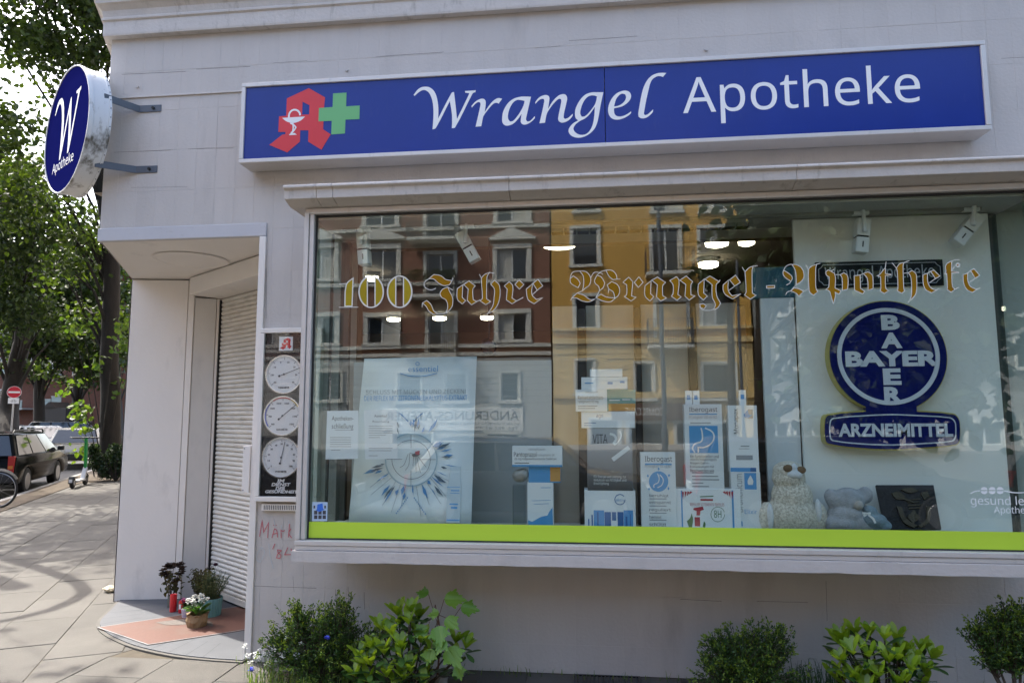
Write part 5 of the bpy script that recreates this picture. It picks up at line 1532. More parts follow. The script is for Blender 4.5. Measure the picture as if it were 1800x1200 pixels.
spot("white track spotlight tilted to the right above the word Jahre", (822, 396), (812, 408), (828, 462), .085) if False else spot("white track spotlight tilted to the right above the word Jahre", (821, 396), (808, 408), (835, 458), .085)
spot("white track spotlight hanging straight above the black name plate", (1514, 372), (1519, 384), (1514, 444), .085)
spot("white track spotlight tilted to the left in the right window corner", (1708, 363), (1722, 378), (1683, 427), .085)
T = thing("light_track", "slim pale ceiling track carrying the window spotlights", "light track", (0, -.05, 3.055))
mb = MB(); mb.box((-1.75, -.068, 3.036), (2.6, -.032, 3.0548)); mb.build("rail", mat("track_dark", (.25, .25, .23), .5), T)

def to_bay(before):
    for o in [o for o in COL.objects if o not in before and o.parent is None]:
        kids = list(o.children)
        for c in list(kids): kids += list(c.children)
        for c in kids:
            if c.type == 'MESH': c.data.transform(Matrix.Scale(KB, 4))
        m_ = Matrix.Translation(bmap(wm(o).translation)); o.matrix_local = m_; WM[o.name] = m_
to_bay(P4_BEFORE)
# shop interior behind: dark room, ceiling lamps, shelf posts, long light housing
room = thing("shop_room", None, None, (0, 5, 0)); tag(room, kind="structure")
RZ = 3.52
mb = MB()
mb.quad((-4.0, .28, 0), (5, .28, 0), (5, 10, 0), (-4.0, 10, 0)); mb.build("room_floor", M_ROOMC, room, recalc=False)
mb = MB(); mb.quad((-4.0, .28, RZ), (5, .28, RZ), (5, 10, RZ), (-4.0, 10, RZ)); mb.build("room_ceiling", M_ROOMC, room, recalc=False)
mb = MB(); mb.quad((-5.0, 10, 0), (5, 10, 0), (5, 10, RZ), (-5.0, 10, RZ)); mb.quad((5, .28, 0), (5, 10, 0), (5, 10, RZ), (5, .28, RZ))
mb.quad((-2.25, .28, 0), (-2.25, 1.9, 0), (-2.25, 1.9, RZ), (-2.25, .28, RZ)); mb.quad((-2.25, 1.9, 0), (-4.0, 1.9, 0), (-4.0, 1.9, RZ), (-2.25, 1.9, RZ)); mb.quad((-4.0, 1.9, 0), (-5.0, 10, 0), (-5.0, 10, RZ), (-4.0, 1.9, RZ))
mb.quad((-2.25, .27, 2.95), (5, .27, 2.95), (5, .27, RZ), (-2.25, .27, RZ)); mb.quad((-2.25, .27, 0), (5, .27, 0), (5, .27, .98), (-2.25, .27, .98)); mb.quad((2.57, .27, .9), (5, .27, .9), (5, .27, 3.08), (2.57, .27, 3.08)); mb.quad((-2.25, .27, .9), (-1.735, .27, .9), (-1.735, .27, 3.08), (-2.25, .27, 3.08))
mb.build("room_wall", M_ROOMW, room, recalc=False)
T = thing("shelf_unit", "dark medicine shelving along the back of the shop", "shelf", (0, 9.4, 0))
for k in range(9):
    mb = MB(); mb.box((-4.2 + k * 1.0, 9.2, 0), (-4.15 + k * 1.0, 9.7, 2.6)); mb.build("upright", M_SHELF, T)
for k in range(6):
    mb = MB(); mb.box((-4.15, 9.22, .3 + k * .42), (3.8, 9.68, .33 + k * .42)); mb.build("shelf_board", M_ROOMW, T)
lamps = [((983, 427), 29), ((1260, 425), 20), ((1312, 423), 14), ((1245, 463), 17), ((654, 487), 11), ((692, 560), 11.5), ((773, 558), 12), ((856, 557), 11.5)]
names = ["round ceiling lamp, the large one nearest the window", "round ceiling lamp above the second lamp row on the right", "round ceiling lamp cut off by the pale panel", "round ceiling lamp below the right-hand pair", "round ceiling lamp seen through the numeral 100", "left of three small ceiling lamps deep in the shop", "middle of three small ceiling lamps deep in the shop", "right of three small ceiling lamps deep in the shop"]
for (p, r), nm in zip(lamps, names):
    q = atz(*p, RZ - .06)
    rr = r * (q - CAM_LOC).dot(FWD) / 1200
    T = thing("ceiling_lamp", nm, "lamp", tuple(q), 0, "round lamps on the shop ceiling")
    mb = MB(); mb.lathe([(rr, -.0), (rr * .97, -.035), (rr * .6, -.05), (.001, -.055)], tuple(q), 28); mb.build("diffuser", M_LAMP, T, smooth=True)
    mb = MB(); mb.lathe([(rr * 1.03, .058), (rr * 1.03, .003), (.01, .003)], tuple(q), 28); mb.build("lamp_base", M_SPOT, T)
P4_BEFORE = set(COL.objects)
# blind panels of thin fabric between dark uprights
M_BLIND = mat("blind_fabric", (.42, .37, .31), .8, var=.05, vscale=(20, 20, 2))
Yb = .22
zt = at(1100, 540, Yb).z
ups = [(1017, 1031), (1118, 1129), (1214, 1228), (1303, 1318)]
T = thing("window_screen", "dark uprights with beige fabric panels behind the medicine stock", "screen", tuple(at(1165, 920, Yb)))
for l, r in ups:
    a, b = at(l, 700, Yb), at(r, 700, Yb)
    mb = MB(); mb.box((a.x, Yb, .93), (b.x, Yb + .04, zt + .0)); mb.build("upright", M_SHELF, T)
for l, r in ((972, 1016), (1032, 1117), (1130, 1213), (1229, 1302)):
    a, b = at(l, 700, Yb + .05), at(r, 700, Yb + .05)
    mb = MB(); mb.box((a.x, Yb + .05, .93), (b.x, Yb + .056, zt + .03)); mb.build("fabric_panel", M_BLIND, T)
T = thing("low_screen", "pale low screen behind the poster and stomach tablets", "screen", tuple(at(900, 920, Yb)))
a, b = at(618, 700, Yb), at(969, 632, Yb)
mb = MB(); mb.box((a.x, Yb, .93), (b.x, Yb + .01, b.z)); mb.build("board", mat("screen_board", (.34, .36, .36), .7), T, bevel=.002)
a, b = at(957, 396, .12), at(1333, 381, .12)
T = thing("strip_light", "long pale unlit strip light housing under the window ceiling", "light", ((a.x + b.x) / 2, .15, 3.05))
mb = MB(); z0 = at(1145, 390, .12).z; mb.box((a.x, .10, z0), (b.x, .20, z0 + .045)); mb.build("housing", M_SPOT, T, bevel=.006)
mb = MB()
for k in range(15):
    x_ = a.x + .05 + (b.x - a.x - .1) * k / 15; mb.box((x_, .105, z0 - .05), (x_ + (b.x - a.x - .1) / 15 - .012, .19, z0 - .012))
mb.build("reflector", M_CHROME, T)
mb = MB(); mb.box((a.x + .3, .14, z0 + .045), (a.x + .32, .16, 3.054)); mb.box((b.x - .32, .14, z0 + .045), (b.x - .3, .16, 3.054)); mb.build("hanger", M_SPOT, T)
q = at(858, 608, .30)
T = thing("security_mirror", "small round dark mirror hanging in the shop behind the glass", "mirror", tuple(q))
mb = MB(); mb.lathe([(.062, 0), (.062, -.02), (.05, -.035), (.001, -.045)], tuple(q), 24, axis='Y'); mb.build("dome", mat("dark_chrome", (.06, .05, .05), .12, metal=.9), T, smooth=True)
mb = MB(); mb.cyl((q.x, .31, q.z + .05), (q.x, .31, 3.05), .006, 6); mb.build("rod", M_BLACKM, T)

to_bay(P4_BEFORE)
# ------------------------------------------------------------------ offerings on the doorstep
L_DEEP = leafmat("leaf_deep", (.02, .05, .012), (.04, .085, .02), .25)
L_KAL = leafmat("leaf_succulent", (.03, .09, .02), (.06, .15, .035), .25, .35)
L_DRY = leafmat("leaf_withered", (.10, .075, .025), (.05, .06, .02), .3, .7)
L_DARK = leafmat("leaf_wilted", (.022, .010, .014), (.05, .03, .02), .2, .7)
P_WHITE = mat("petal_white", (.75, .75, .70), .6)
P_PINK = mat("petal_magenta", (.30, .05, .17), .6)
P_BLUE = mat("petal_blue", (.09, .11, .62), .6)
P_PURP = mat("petal_purple", (.09, .025, .06), .8)
STEM = mat("stem_green", (.06, .09, .03), .7)
WOOD = mat("stem_wood", (.07, .05, .035), .85)
SZ = .0165
def place(px, py, z=SZ): return atz(px, py, z)
# white kalanchoe in brown paper
p = place(346, 1100)
T = thing("potted_flower", "white flowering succulent wrapped in brown paper on the doorstep", "potted plant", tuple(p))
mb = MB(); n = 22
for i, (r, z) in enumerate(((.045, 0), (.070, .004), (.082, .05), (.078, .085), (.086, .105), (.070, .10))):
    for k in range(n):
        a = 2 * math.pi * k / n
        rr = r * (1 + .06 * math.sin(5 * a + i * 1.3) + rs.uniform(-.04, .04))
        mb.v.append((p.x + rr * math.cos(a), p.y + rr * math.sin(a), p.z + z + rs.uniform(-.006, .006) * (i > 1)))
for i in range(5):
    for k in range(n):
        mb.f.append((i * n + k, i * n + (k + 1) % n, (i + 1) * n + (k + 1) % n, (i + 1) * n + k)); mb.m.append(0)
mb.build("paper_wrap", mat("kraft_paper", (.25, .17, .085), .75, var=.2, vscale=(20, 20, 20)), T)
def whorl(mb, c, n, L, W, tilt, r0=.0, up=.5, jit=.3):
    ang = np.linspace(0, 2 * math.pi, n, endpoint=False) + rng.uniform(0, 6)
    d = np.stack([np.cos(ang), np.sin(ang), np.full(n, tilt)], 1) + rng.normal(size=(n, 3)) * .12
    nr = np.stack([-np.cos(ang) * tilt, -np.sin(ang) * tilt, np.ones(n)], 1)
    leaves_np(mb, np.array(c)[None] + d * r0, d, nr, L * rng.uniform(1 - jit, 1, n), W * rng.uniform(1 - jit, 1, n))
def leaf_part(name, T, m, spec, idx=None):
    "each large leaf a part of its own"
    for c, d, nr, L, W in spec:
        mb = MB(); leaves_np(mb, [c], [d], [nr], L, W); mb.build(name, m, T, recalc=False)
sp_ = []
for k in range(13):
    a = 2.4 * k; t = rs.uniform(.15, 1.2)
    d = (math.cos(a), math.sin(a), t); sp_.append(((p.x + .02 * math.cos(a), p.y + .02 * math.sin(a), p.z + .09 + .004 * k), d, (-math.cos(a) * t, -math.sin(a) * t, 1), rs.uniform(.085, .12), rs.uniform(.045, .06)))
leaf_part("leaf", T, L_KAL, sp_)
for (dx, dy, dz) in ((-.075, -.02, .20), (-.045, .02, .215), (-.02, -.03, .20), (.012, .02, .225), (.04, -.02, .20), (.065, .01, .205), (.0, .04, .215)):
    mb = MB(); mb.tube([(p.x + dx * .2, p.y + dy * .2, p.z + .09), (p.x + dx * .8, p.y + dy, p.z + dz)], .003, 5); mb.build("stem", STEM, T)
    mb = MB()
    for k in range(26):
        v = rand_dirs(1, .6)[0]
        c = Vector((p.x + dx, p.y + dy, p.z + dz)) + Vector(v) * rs.uniform(.012, .026)
        whorl(mb, c, 4, .012, .010, .4)
    mb.build("flower_head", P_WHITE, T, recalc=False)
# teal ribbed pot with withered herbs
p = place(369, 1081)
T = thing("potted_herb", "withered herbs in a ribbed teal pot before the shutter", "potted plant", tuple(p))
mb = MB(); n = 48; r0 = .082
for z in (0, .15):
    for k in range(n):
        a = 2 * math.pi * k / n; rr = (r0 + (.012 if z else 0)) * (1 + (.04 if k % 2 else -.02)); mb.v.append((p.x + rr * math.cos(a), p.y + rr * math.sin(a), p.z + z))
for k in range(n): mb.f.append((k, (k + 1) % n, n + (k + 1) % n, n + k)); mb.m.append(0)
mb.build("pot", mat("teal_glaze", (.13, .29, .28), .35, var=.15), T)
mb = MB(); mb.lathe([(.085, .14), (.001, .142)], tuple(p), 24); mb.build("soil", M_BED, T)
mb, md = MB(), MB()
for k in range(150):
    a = rs.uniform(0, 6.28); r = rs.uniform(0, .08); h_ = rs.uniform(.10, .22)
    b0 = Vector((p.x + r * math.cos(a) * .7, p.y + r * math.sin(a) * .7, p.z + .14)); b1 = b0 + Vector((math.cos(a) * r * 1.1, math.sin(a) * r * 1.1, h_))
    mb.tube([b0, b1], .0016, 3)
    m_ = 7
    t = np.linspace(.3, 1, m_)[:, None]; pos = np.array(b0)[None] * (1 - t) + np.array(b1)[None] * t
    leaves_np(md, pos, rand_dirs(m_, .3), rand_dirs(m_, 1), .022, .006)
mb.build("stem", STEM, T, recalc=False); md.build("foliage", leafmat("leaf_herb", (.045, .065, .03), (.12, .11, .05), .3, .7), T, recalc=False)
# withered bush behind it
p = place(352, 1066)
T = thing("withered_bouquet", "dried brown leafy bouquet behind the white flowers", "bouquet", tuple(p))
mb, md = MB(), MB()
for k in range(60):
    a = rs.uniform(0, 6.28); r = rs.uniform(.02, .13); b0 = p + Vector((0, 0, .03)); b1 = p + Vector((r * math.cos(a), r * math.sin(a) * .7, rs.uniform(.2, .34)))
    mb.tube([b0, b1], .002, 3); m_ = 9
    t = np.linspace(.45, 1, m_)[:, None]; pos = np.array(b0)[None] * (1 - t) + np.array(b1)[None] * t
    leaves_np(md, pos, rand_dirs(m_, -.1), rand_dirs(m_, 1), .035, .016)
mb.build("stem", WOOD, T, recalc=False); md.build("foliage", L_DRY, T, recalc=False)
mb = MB(); mb.lathe([(.05, 0), (.06, .10), (.001, .10)], tuple(p), 16); mb.build("pot", M_BLACKM, T)
# single purple allium on a long stem
q0, q1 = place(371, 1074), None
T = thing("allium", "single withered purple ball flower on a long thin stem before the shutter", "flower", tuple(q0))
dvec = at(379, 992, q0.y); top = Vector((dvec.x, q0.y, dvec.z))
mb = MB(); mb.tube([q0 + Vector((0, 0, .15)), q0.lerp(top, .7) + Vector((-.012, 0, 0)), top], .0022, 5); mb.build("stem", STEM, T)
mb = MB()
for v in rand_dirs(120): whorl(mb, top + Vector(v) * .012, 3, .012, .006, .5)
mb.build("flower_head", P_PURP, T, recalc=False)
# red grave candles
for lab, (px, py), r, h_, tone in (("tall plain red candle jar by the pillar", (304, 1074), .028, .145, 0), ("short red candle jar with a white label beside the tall one", (319, 1076), .025, .10, 1)):
    p = place(px, py)
    T = thing("grave_candle", lab, "candle", tuple(p), 0, "red candles on the doorstep")
    mb = MB(); mb.lathe([(r * .96, 0), (r, .006), (r, h_ - .01), (r * .9, h_), (r * .7, h_ - .004), (.001, h_ - .01)], tuple(p), 24); mb.build("jar", mat("red_wax%s" % ("" if not tone else "_bright"), (.55, .02, .025), .3), T, smooth=True)
    if tone:
        mb = MB(); a0 = math.radians(-120)
        for k in range(6):
            a = a0 + k * .16
            for z in (.035, .075): mb.v.append((p.x + (r + .0008) * math.cos(a), p.y + (r + .0008) * math.sin(a), p.z + z))
        for k in range(5): mb.f.append((2 * k, 2 * k + 2, 2 * k + 3, 2 * k + 1)); mb.m.append(0)
        mb.build("paper_label", M_VINYL, T, recalc=False)
# dark wilted bouquet in glass behind candles
p = place(300, 1066)
T = thing("wilted_roses", "dark wilted roses standing behind the red candles", "bouquet", tuple(p))
mb, md = MB(), MB()
for k in range(16):
    a = 2.4 * k; r = rs.uniform(.04, .12); top = p + Vector((r * math.cos(a), r * math.sin(a) * .6, rs.uniform(.22, .36)))
    mb.tube([p + Vector((0, 0, .02)), p.lerp(top, .6) + Vector((0, 0, .02)), top], .0022, 4)
    for _ in range(9): whorl(md, top + Vector(rand_dirs(1)[0]) * .018, 3, .035, .024, .3)
mb.build("stem", WOOD, T, recalc=False); md.build("withered_foliage", L_DARK, T, recalc=False)
md = MB()
for k in range(70):
    c = p + Vector((rs.uniform(-.08, .08), rs.uniform(-.04, .04), rs.uniform(.12, .3))); leaves_np(md, [tuple(c)], rand_dirs(1, -.3), rand_dirs(1, 1), .05, .025)
md.build("foliage", L_DRY, T, recalc=False)
mb = MB(); mb.lathe([(.028, 0), (.03, .10), (.028, .10), (.026, .01)], tuple(p), 16); mb.build("vase", mat("dirty_glass", (.12, .13, .11), .15), T, smooth=True)
# small white pot with magenta flowers
p = place(328, 1084)
T = thing("potted_flower", "pale lilac pot with magenta flowers half hidden by the white ones", "potted plant", tuple(p))
mb = MB(); mb.lathe([(.035, 0), (.045, .07), (.041, .072), (.001, .065)], tuple(p), 20); mb.build("pot", mat("lilac_pot", (.48, .42, .50), .4), T, smooth=True)
md, mf = MB(), MB()
for k in range(24): whorl(md, p + Vector((rs.uniform(-.03, .03), rs.uniform(-.03, .03), rs.uniform(.07, .11))), 3, .04, .02, .6)
for k in range(60): whorl(mf, p + Vector((rs.uniform(-.045, .045), rs.uniform(-.03, .03), rs.uniform(.11, .15))), 4, .014, .01, .4)
md.build("foliage", L_DEEP, T, recalc=False); mf.build("blossom", P_PINK, T, recalc=False)
# tag in the herb pot; stray stone at the corner
p = place(358, 1068)
q = at(357, 1018, p.y)
T = thing("plant_marker", "small black plant marker sticking up from the dried bouquet", "marker", (q.x, p.y, p.z))
mb = MB(); mb.box((q.x - .002, p.y, p.z), (q.x + .002, p.y + .002, q.z)); mb.box((q.x - .018, p.y - .002, q.z - .018), (q.x + .018, p.y + .004, q.z)); mb.build("marker", M_BLACKM, T)
p = atz(194, 1040, 0)
T = thing("crumpled_wrapper", "crumpled beige paper scrap on the pavement by the pillar", "litter", tuple(p))
bm = bmesh.new(); bmesh.ops.create_icosphere(bm, subdivisions=3, radius=1)
mb = MB(); mb.add([(p.x + v.co.x * .07 * (1 + rs.uniform(-.25, .25)), p.y + v.co.y * .05 * (1 + rs.uniform(-.25, .25)), p.z + .03 + v.co.z * .03 * (1 + rs.uniform(-.3, .3))) for v in bm.verts], [tuple(v.index for v in f.verts) for f in bm.faces]); bm.free()
mb.build("paper", mat("beige_scrap", (.46, .40, .28), .8), T)

# ------------------------------------------------------------------ planting in front of the wall
L_BOX = leafmat("leaf_box", (.022, .060, .015), (.075, .145, .025), .25)
L_BOXT = leafmat("leaf_box_tip", (.12, .20, .02), (.22, .30, .04), .3)
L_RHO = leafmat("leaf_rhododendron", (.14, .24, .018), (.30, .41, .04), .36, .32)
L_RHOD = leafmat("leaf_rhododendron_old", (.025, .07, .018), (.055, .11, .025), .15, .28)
L_MAP = leafmat("leaf_maple", (.10, .22, .024), (.17, .29, .035), .35, .42)
L_GRASS = leafmat("leaf_grass", (.06, .13, .025), (.14, .20, .04), .3)
bedY = -.38
def bed(px, py, Y=bedY):
    q = at(px, py, Y); return Vector((q.x, Y, q.z))
def boxwood(label, base_px, blobs, Y, n, tips, leaf=.017, stub=False):
    b = at(base_px, 1000, Y); base = Vector((b.x, Y, 0))
    T = thing("box_shrub", label, "shrub", tuple(base), 0, "small-leaved shrubs along the shop wall")
    mb, md, mt = MB(), MB(), MB()
    tot = sum(q[2] * q[3] for q in blobs)
    for (px, py, rx, ry) in blobs:
        c = at(px, py, Y); s = (c - CAM_LOC).dot(FWD) / 1200
        R = np.array([rx * s, min(rx, ry) * s * .9, ry * s])
        k = int(n * rx * ry / tot)
        # sprigs radiating from the middle of the clump; leaves along each sprig
        ns_ = max(6, k // 16)
        dirs = rand_dirs(ns_, .45)
        rad = rng.uniform(.45, 1.30, ns_)[:, None]
        tip = np.array(c)[None] + dirs * R * rad
        root = np.array(base)[None] * .25 + np.array(c)[None] * .75 + np.array([0, 0, -.04])
        for j in range(ns_):
            mb.tube([tuple(root[0]), tuple(tip[j])], [.003, .001], 3)
            m_ = 16
            t = rng.uniform(.45, 1.0, m_)[:, None]
            pos = root * (1 - t) + tip[j][None] * t + rng.normal(size=(m_, 3)) * .008
            d = rand_dirs(m_, .3) + dirs[j][None] * .8
            leaves_np(md, pos, d, rand_dirs(m_, 1.2), leaf * rng.uniform(.7, 1.15, m_), leaf * .5)
            if rng.random() < tips:
                pos = tip[j][None] + rng.normal(size=(7, 3)) * .008
                leaves_np(mt, pos, rand_dirs(7, .4) + dirs[j][None], rand_dirs(7, 1.2), leaf, leaf * .5)
        mb.tube([tuple(base), tuple(root[0])], [.012, .005], 5)
    mb.build("branch", WOOD, T, recalc=False); md.build("foliage", L_BOX, T, recalc=False)
    if mt.v: mt.build("young_shoots", L_BOXT, T, recalc=False)
    return T
boxwood("dark needle-leaved shrub left of the big-leaved bush, behind the white flowers", 560, [(520, 1095, 36, 38), (598, 1088, 36, 36), (560, 1118, 60, 44), (484, 1117, 22, 12), (615, 1135, 46, 44), (660, 1125, 30, 28), (524, 1074, 14, 18), (605, 1066, 12, 18), (560, 1170, 80, 46), (500, 1140, 40, 34)], -.36, 11000, .55, .019)
boxwood("rounded small-leaved green shrub at the middle of the wall", 1320, [(1295, 1142, 50, 38), (1345, 1130, 42, 32), (1382, 1112, 12, 16), (1268, 1150, 34, 34), (1330, 1180, 80, 46), (1240, 1160, 16, 10), (1280, 1200, 60, 40)], -.40, 11000, .55, .019)
boxwood("small-leaved shrub at the right edge above the grey stump", 1770, [(1770, 1105, 44, 38), (1795, 1092, 40, 36), (1738, 1112, 38, 28), (1712, 1108, 26, 10), (1780, 1142, 54, 36), (1810, 1120, 40, 44), (1742, 1152, 26, 18)], -.42, 9500, .5, .019)
# grey weathered stump under the right shrub
q = bed(1760, 1200, -.46)
T = thing("stone_stump", "rough grey weathered stump under the right-hand shrub", "stump", (q.x, q.y, 0))
bm = bmesh.new(); bmesh.ops.create_icosphere(bm, subdivisions=4, radius=1)
from mathutils import noise as mnoise
mb = MB(); vs_ = []
for v in bm.verts:
    c = v.co; k = 1 + .25 * mnoise.noise(c * 2.2) + .12 * mnoise.noise(c * 6)
    vs_.append((q.x + .02 + c.x * .15 * k, q.y + c.y * .10 * k, .0 + c.z * .155 * k))
mb.add(vs_, [tuple(v.index for v in f.verts) for f in bm.faces]); bm.free()
mb.build("stump", mat("weathered_stone", (.20, .185, .165), .9, var=.45, vscale=(18, 18, 6), bump=.8, bscale=60), T, smooth=True, angle=80)
T = thing("stump", "small pale lichen-covered stub at the foot of the big-leaved bush", "stump", tuple(at(775, 1000, -.45).xy.to_3d()))
q = at(775, 1000, -.45)
mb = MB(); mb.tube([(q.x - .02, -.45, -.01), (q.x, -.45, .06), (q.x + .015, -.45, .125)], [.05, .042, .036], 10); mb.build("stub", MATS["weathered_stone"], T)

# rhododendrons: every leaf is a part, sharing one mesh
def leaf_mesh(name, W, m, fold=.18, n=6):
    "unit-length obovate leaf along +x, upper side +z, midrib grooved"
    mb = MB(); vs = []
    prof_ = [(0, .02), (.12, .10), (.35, .30), (.6, .42), (.8, .38), (.93, .22), (1.0, .02)]
    for t, w in prof_:
        w *= W
        z0 = -.10 * t * t
        vs += [(t, -w, z0 + fold * w), (t, 0, z0), (t, w, z0 + fold * w)]
    fs = []
    for i in range(len(prof_) - 1):
        for k in range(2): fs.append((i * 3 + k, (i + 1) * 3 + k, (i + 1) * 3 + k + 1, i * 3 + k + 1))
    me = bpy.data.meshes.new(name); me.from_pydata(vs, [], fs); me.materials.append(m); me.polygons.foreach_set("use_smooth", [True] * len(fs)); me.update()
    return me
LM_NEW, LM_OLD = leaf_mesh("leaf", .42, L_RHO), leaf_mesh("leaf", .40, L_RHOD)
def leaf_obj(T, me, pos, d, up, L):
    d = Vector(d).normalized(); s = Vector(up).cross(d)
    if s.length < 1e-3: s = d.orthogonal()
    s.normalize(); u = d.cross(s)
    Mx = Matrix(((d.x * L, s.x * L, u.x * L, pos[0]), (d.y * L, s.y * L, u.y * L, pos[1]), (d.z * L, s.z * L, u.z * L, pos[2]), (0, 0, 0, 1)))
    o = bpy.data.objects.new("leaf", me)
    link(o, T, wm(T).inverted() @ Mx)
    return o
def rhodo(label, bx, Y, tops, L):
    b = at(bx, 1000, Y); base = Vector((b.x, Y, 0))
    T = thing("rhododendron", label, "shrub", tuple(base), 0, "big-leaved evergreen bushes along the shop wall")
    mb = MB()
    tops = list(tops) + [(t[0] + rs.uniform(-26, 26), t[1] + rs.uniform(8, 40), t[2] + rs.uniform(-.06, .05), rs.random() < .55) for t in tops]
    for (px, py, dy, young) in tops:
        c = at(px, py, Y + dy); s = (c - CAM_LOC).dot(FWD) / 1200
        c = c - Vector((0, 0, .0))
        mid = base.lerp(c, .55) + Vector((0, 0, -.03))
        mb.tube([tuple(base + Vector((rs.uniform(-.03, .03), rs.uniform(-.03, .03), 0))), tuple(mid), tuple(c)], [.009, .006, .004], 5)
        n_new = 8 if young else 3
        lean = Vector((c.x - base.x, c.y - base.y - .05, .10)).normalized() * .35
        for k in range(n_new):
            a = 2 * math.pi * k / n_new + rs.uniform(-.3, .3); t = rs.uniform(.7, 1.9) if k else 3.0
            d = Vector((math.cos(a), math.sin(a), t)) + lean * 1.5
            leaf_obj(T, LM_NEW, c + Vector((0, 0, .0)), d, Vector((-math.cos(a) * t, -math.sin(a) * t, 1)), L * rs.uniform(.7, 1.1))
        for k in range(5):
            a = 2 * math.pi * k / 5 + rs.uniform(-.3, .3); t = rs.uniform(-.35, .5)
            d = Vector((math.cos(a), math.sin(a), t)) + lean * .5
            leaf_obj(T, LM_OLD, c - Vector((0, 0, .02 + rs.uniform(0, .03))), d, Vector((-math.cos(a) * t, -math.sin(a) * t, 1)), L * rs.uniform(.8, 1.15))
    mb.build("branch", WOOD, T, recalc=False)
rhodo("bright green big-leaved bush left of centre with a maple sapling in it", 720, -.45, [(700, 1083, 0, 1), (722, 1078, -.05, 1), (672, 1108, -.03, 1), (690, 1118, -.1, 1), (735, 1090, .03, 1), (655, 1140, -.08, 1), (676, 1150, -.14, 1), (640, 1170, -.1, 1), (705, 1140, -.16, 1), (740, 1130, -.1, 1), (765, 1135, -.05, 0), (800, 1130, .02, 1), (818, 1140, 0, 1), (680, 1190, -.2, 1), (720, 1180, -.2, 1), (650, 1200, -.15, 0), (760, 1170, -.12, 0), (700, 1215, -.2, 0), (745, 1212, -.2, 0)], .115)
rhodo("bright green big-leaved bush right of the rounded shrub", 1545, -.45, [(1505, 1115, 0, 1), (1480, 1125, -.02, 1), (1530, 1118, -.06, 1), (1555, 1125, -.1, 1), (1575, 1130, .0, 1), (1500, 1150, -.14, 1), (1480, 1165, -.14, 1), (1528, 1155, -.16, 1), (1562, 1165, -.16, 1), (1590, 1150, -.03, 1), (1618, 1145, 0, 1), (1638, 1160, 0, 1), (1600, 1180, -.12, 1), (1545, 1190, -.22, 1), (1510, 1195, -.2, 0), (1580, 1205, -.2, 1), (1470, 1195, -.12, 0), (1625, 1185, -.08, 1)], .112)
# maple sapling with lobed leaves
def maple_mesh():
    pts = []
    lob = [(-140, .40), (-115, .46), (-92, .58), (-66, .82), (-50, .66), (-38, .62), (-20, .78), (0, 1.0), (20, .78), (38, .62), (50, .66), (66, .82), (92, .58), (115, .46), (140, .40)]
    P = [(0.0, 0.0)]
    for a, r in lob:
        for da, k in ((-7, .86), (0, 1.0), (7, .86)) if r > .5 else ((0, 1.0),):
            P.append((.28 + r * .72 * math.cos(math.radians(a + da)), r * .72 * math.sin(math.radians(a + da))) if k == 1.0 else (.28 + r * k * .72 * math.cos(math.radians(a + da)), r * k * .72 * math.sin(math.radians(a + da))))
    tris = tessellate_polygon([[Vector((x, y, 0)) for x, y in P]])
    vs = [(x, y, .10 * abs(y) - .12 * x * x + .03 * math.sin(9 * y)) for x, y in P]
    me = bpy.data.meshes.new("leaf"); me.from_pydata(vs, [], [tuple(t) for t in tris]); me.materials.append(L_MAP); me.update()
    return me
MAP = maple_mesh()
b = at(768, 1000, -.46); base = Vector((b.x, -.46, 0))
T = thing("maple_sapling", "maple seedling with broad lobed leaves growing out of the big-leaved bush", "sapling", tuple(base))
stems = MB()
topn = at(765, 1062, -.46)
stems.tube([tuple(base), tuple(at(775, 1110, -.46)), tuple(topn)], [.007, .006, .004], 6)
for (px, py, dy, ang, L, tl) in ((742, 1108, -.10, 215, .11, -.45), (772, 1112, -.16, 285, .13, -.6), (755, 1150, -.16, 260, .10, -.9), (795, 1150, -.14, 310, .15, -.55), (822, 1068, -.03, 5, .12, -.1), (745, 1042, .0, 165, .09, .15), (795, 1052, -.03, 15, .14, .0), (764, 1078, -.06, 180, .08, -.2), (792, 1092, -.10, 330, .11, -.5), (806, 1178, -.1, 305, .09, -1.1), (776, 1132, -.18, 250, .10, -.7)):
    c = at(px, py, -.46 + dy); a = math.radians(ang)
    d = Vector((math.cos(a), math.sin(a) * .6, tl)).normalized()
    st = c - d * L * .35
    stems.tube([tuple(Vector(topn).lerp(base, rs.uniform(0, .45))), tuple(st)], .0022, 4)
    leaf_obj(T, MAP, st, d, Vector((.1, -.65, .75)), L)
stems.build("stem", mat("red_stem", (.12, .05, .03), .6), T, recalc=False)

# white flowers, cornflowers and grass at the left of the bed
T = thing("white_flowers", "cluster of small white flowers with thin stems by the wall corner", "flowers", tuple(at(475, 1000, -.35).xy.to_3d()))
ms, mf, mc = MB(), MB(), MB()
for (px, py) in ((431, 1135), (437, 1152), (449, 1155), (456, 1158), (464, 1147), (458, 1143), (480, 1144), (486, 1147), (494, 1150), (496, 1155), (521, 1151), (504, 1119), (506, 1126), (441, 1165), (470, 1168), (507, 1174), (453, 1160), (530, 1132), (503, 1145), (450, 1150), (466, 1151)):
    Y = -.36 + rs.uniform(-.08, .04)
    c = at(px, py, Y); b0 = Vector((c.x + rs.uniform(.0, .10), Y + rs.uniform(-.02, .04), 0))
    ms.tube([tuple(b0), tuple(b0.lerp(c, .6) + Vector((rs.uniform(-.01, .01), 0, .01))), tuple(c)], .0014, 3)
    for k in range(14):
        v = Vector(rand_dirs(1, .3)[0]) * rs.uniform(.006, .021)
        whorl(mf, c + v, 4, .0085, .0075, .25)
ms.build("stem", STEM, T, recalc=False); mf.build("blossom", P_WHITE, T, recalc=False)
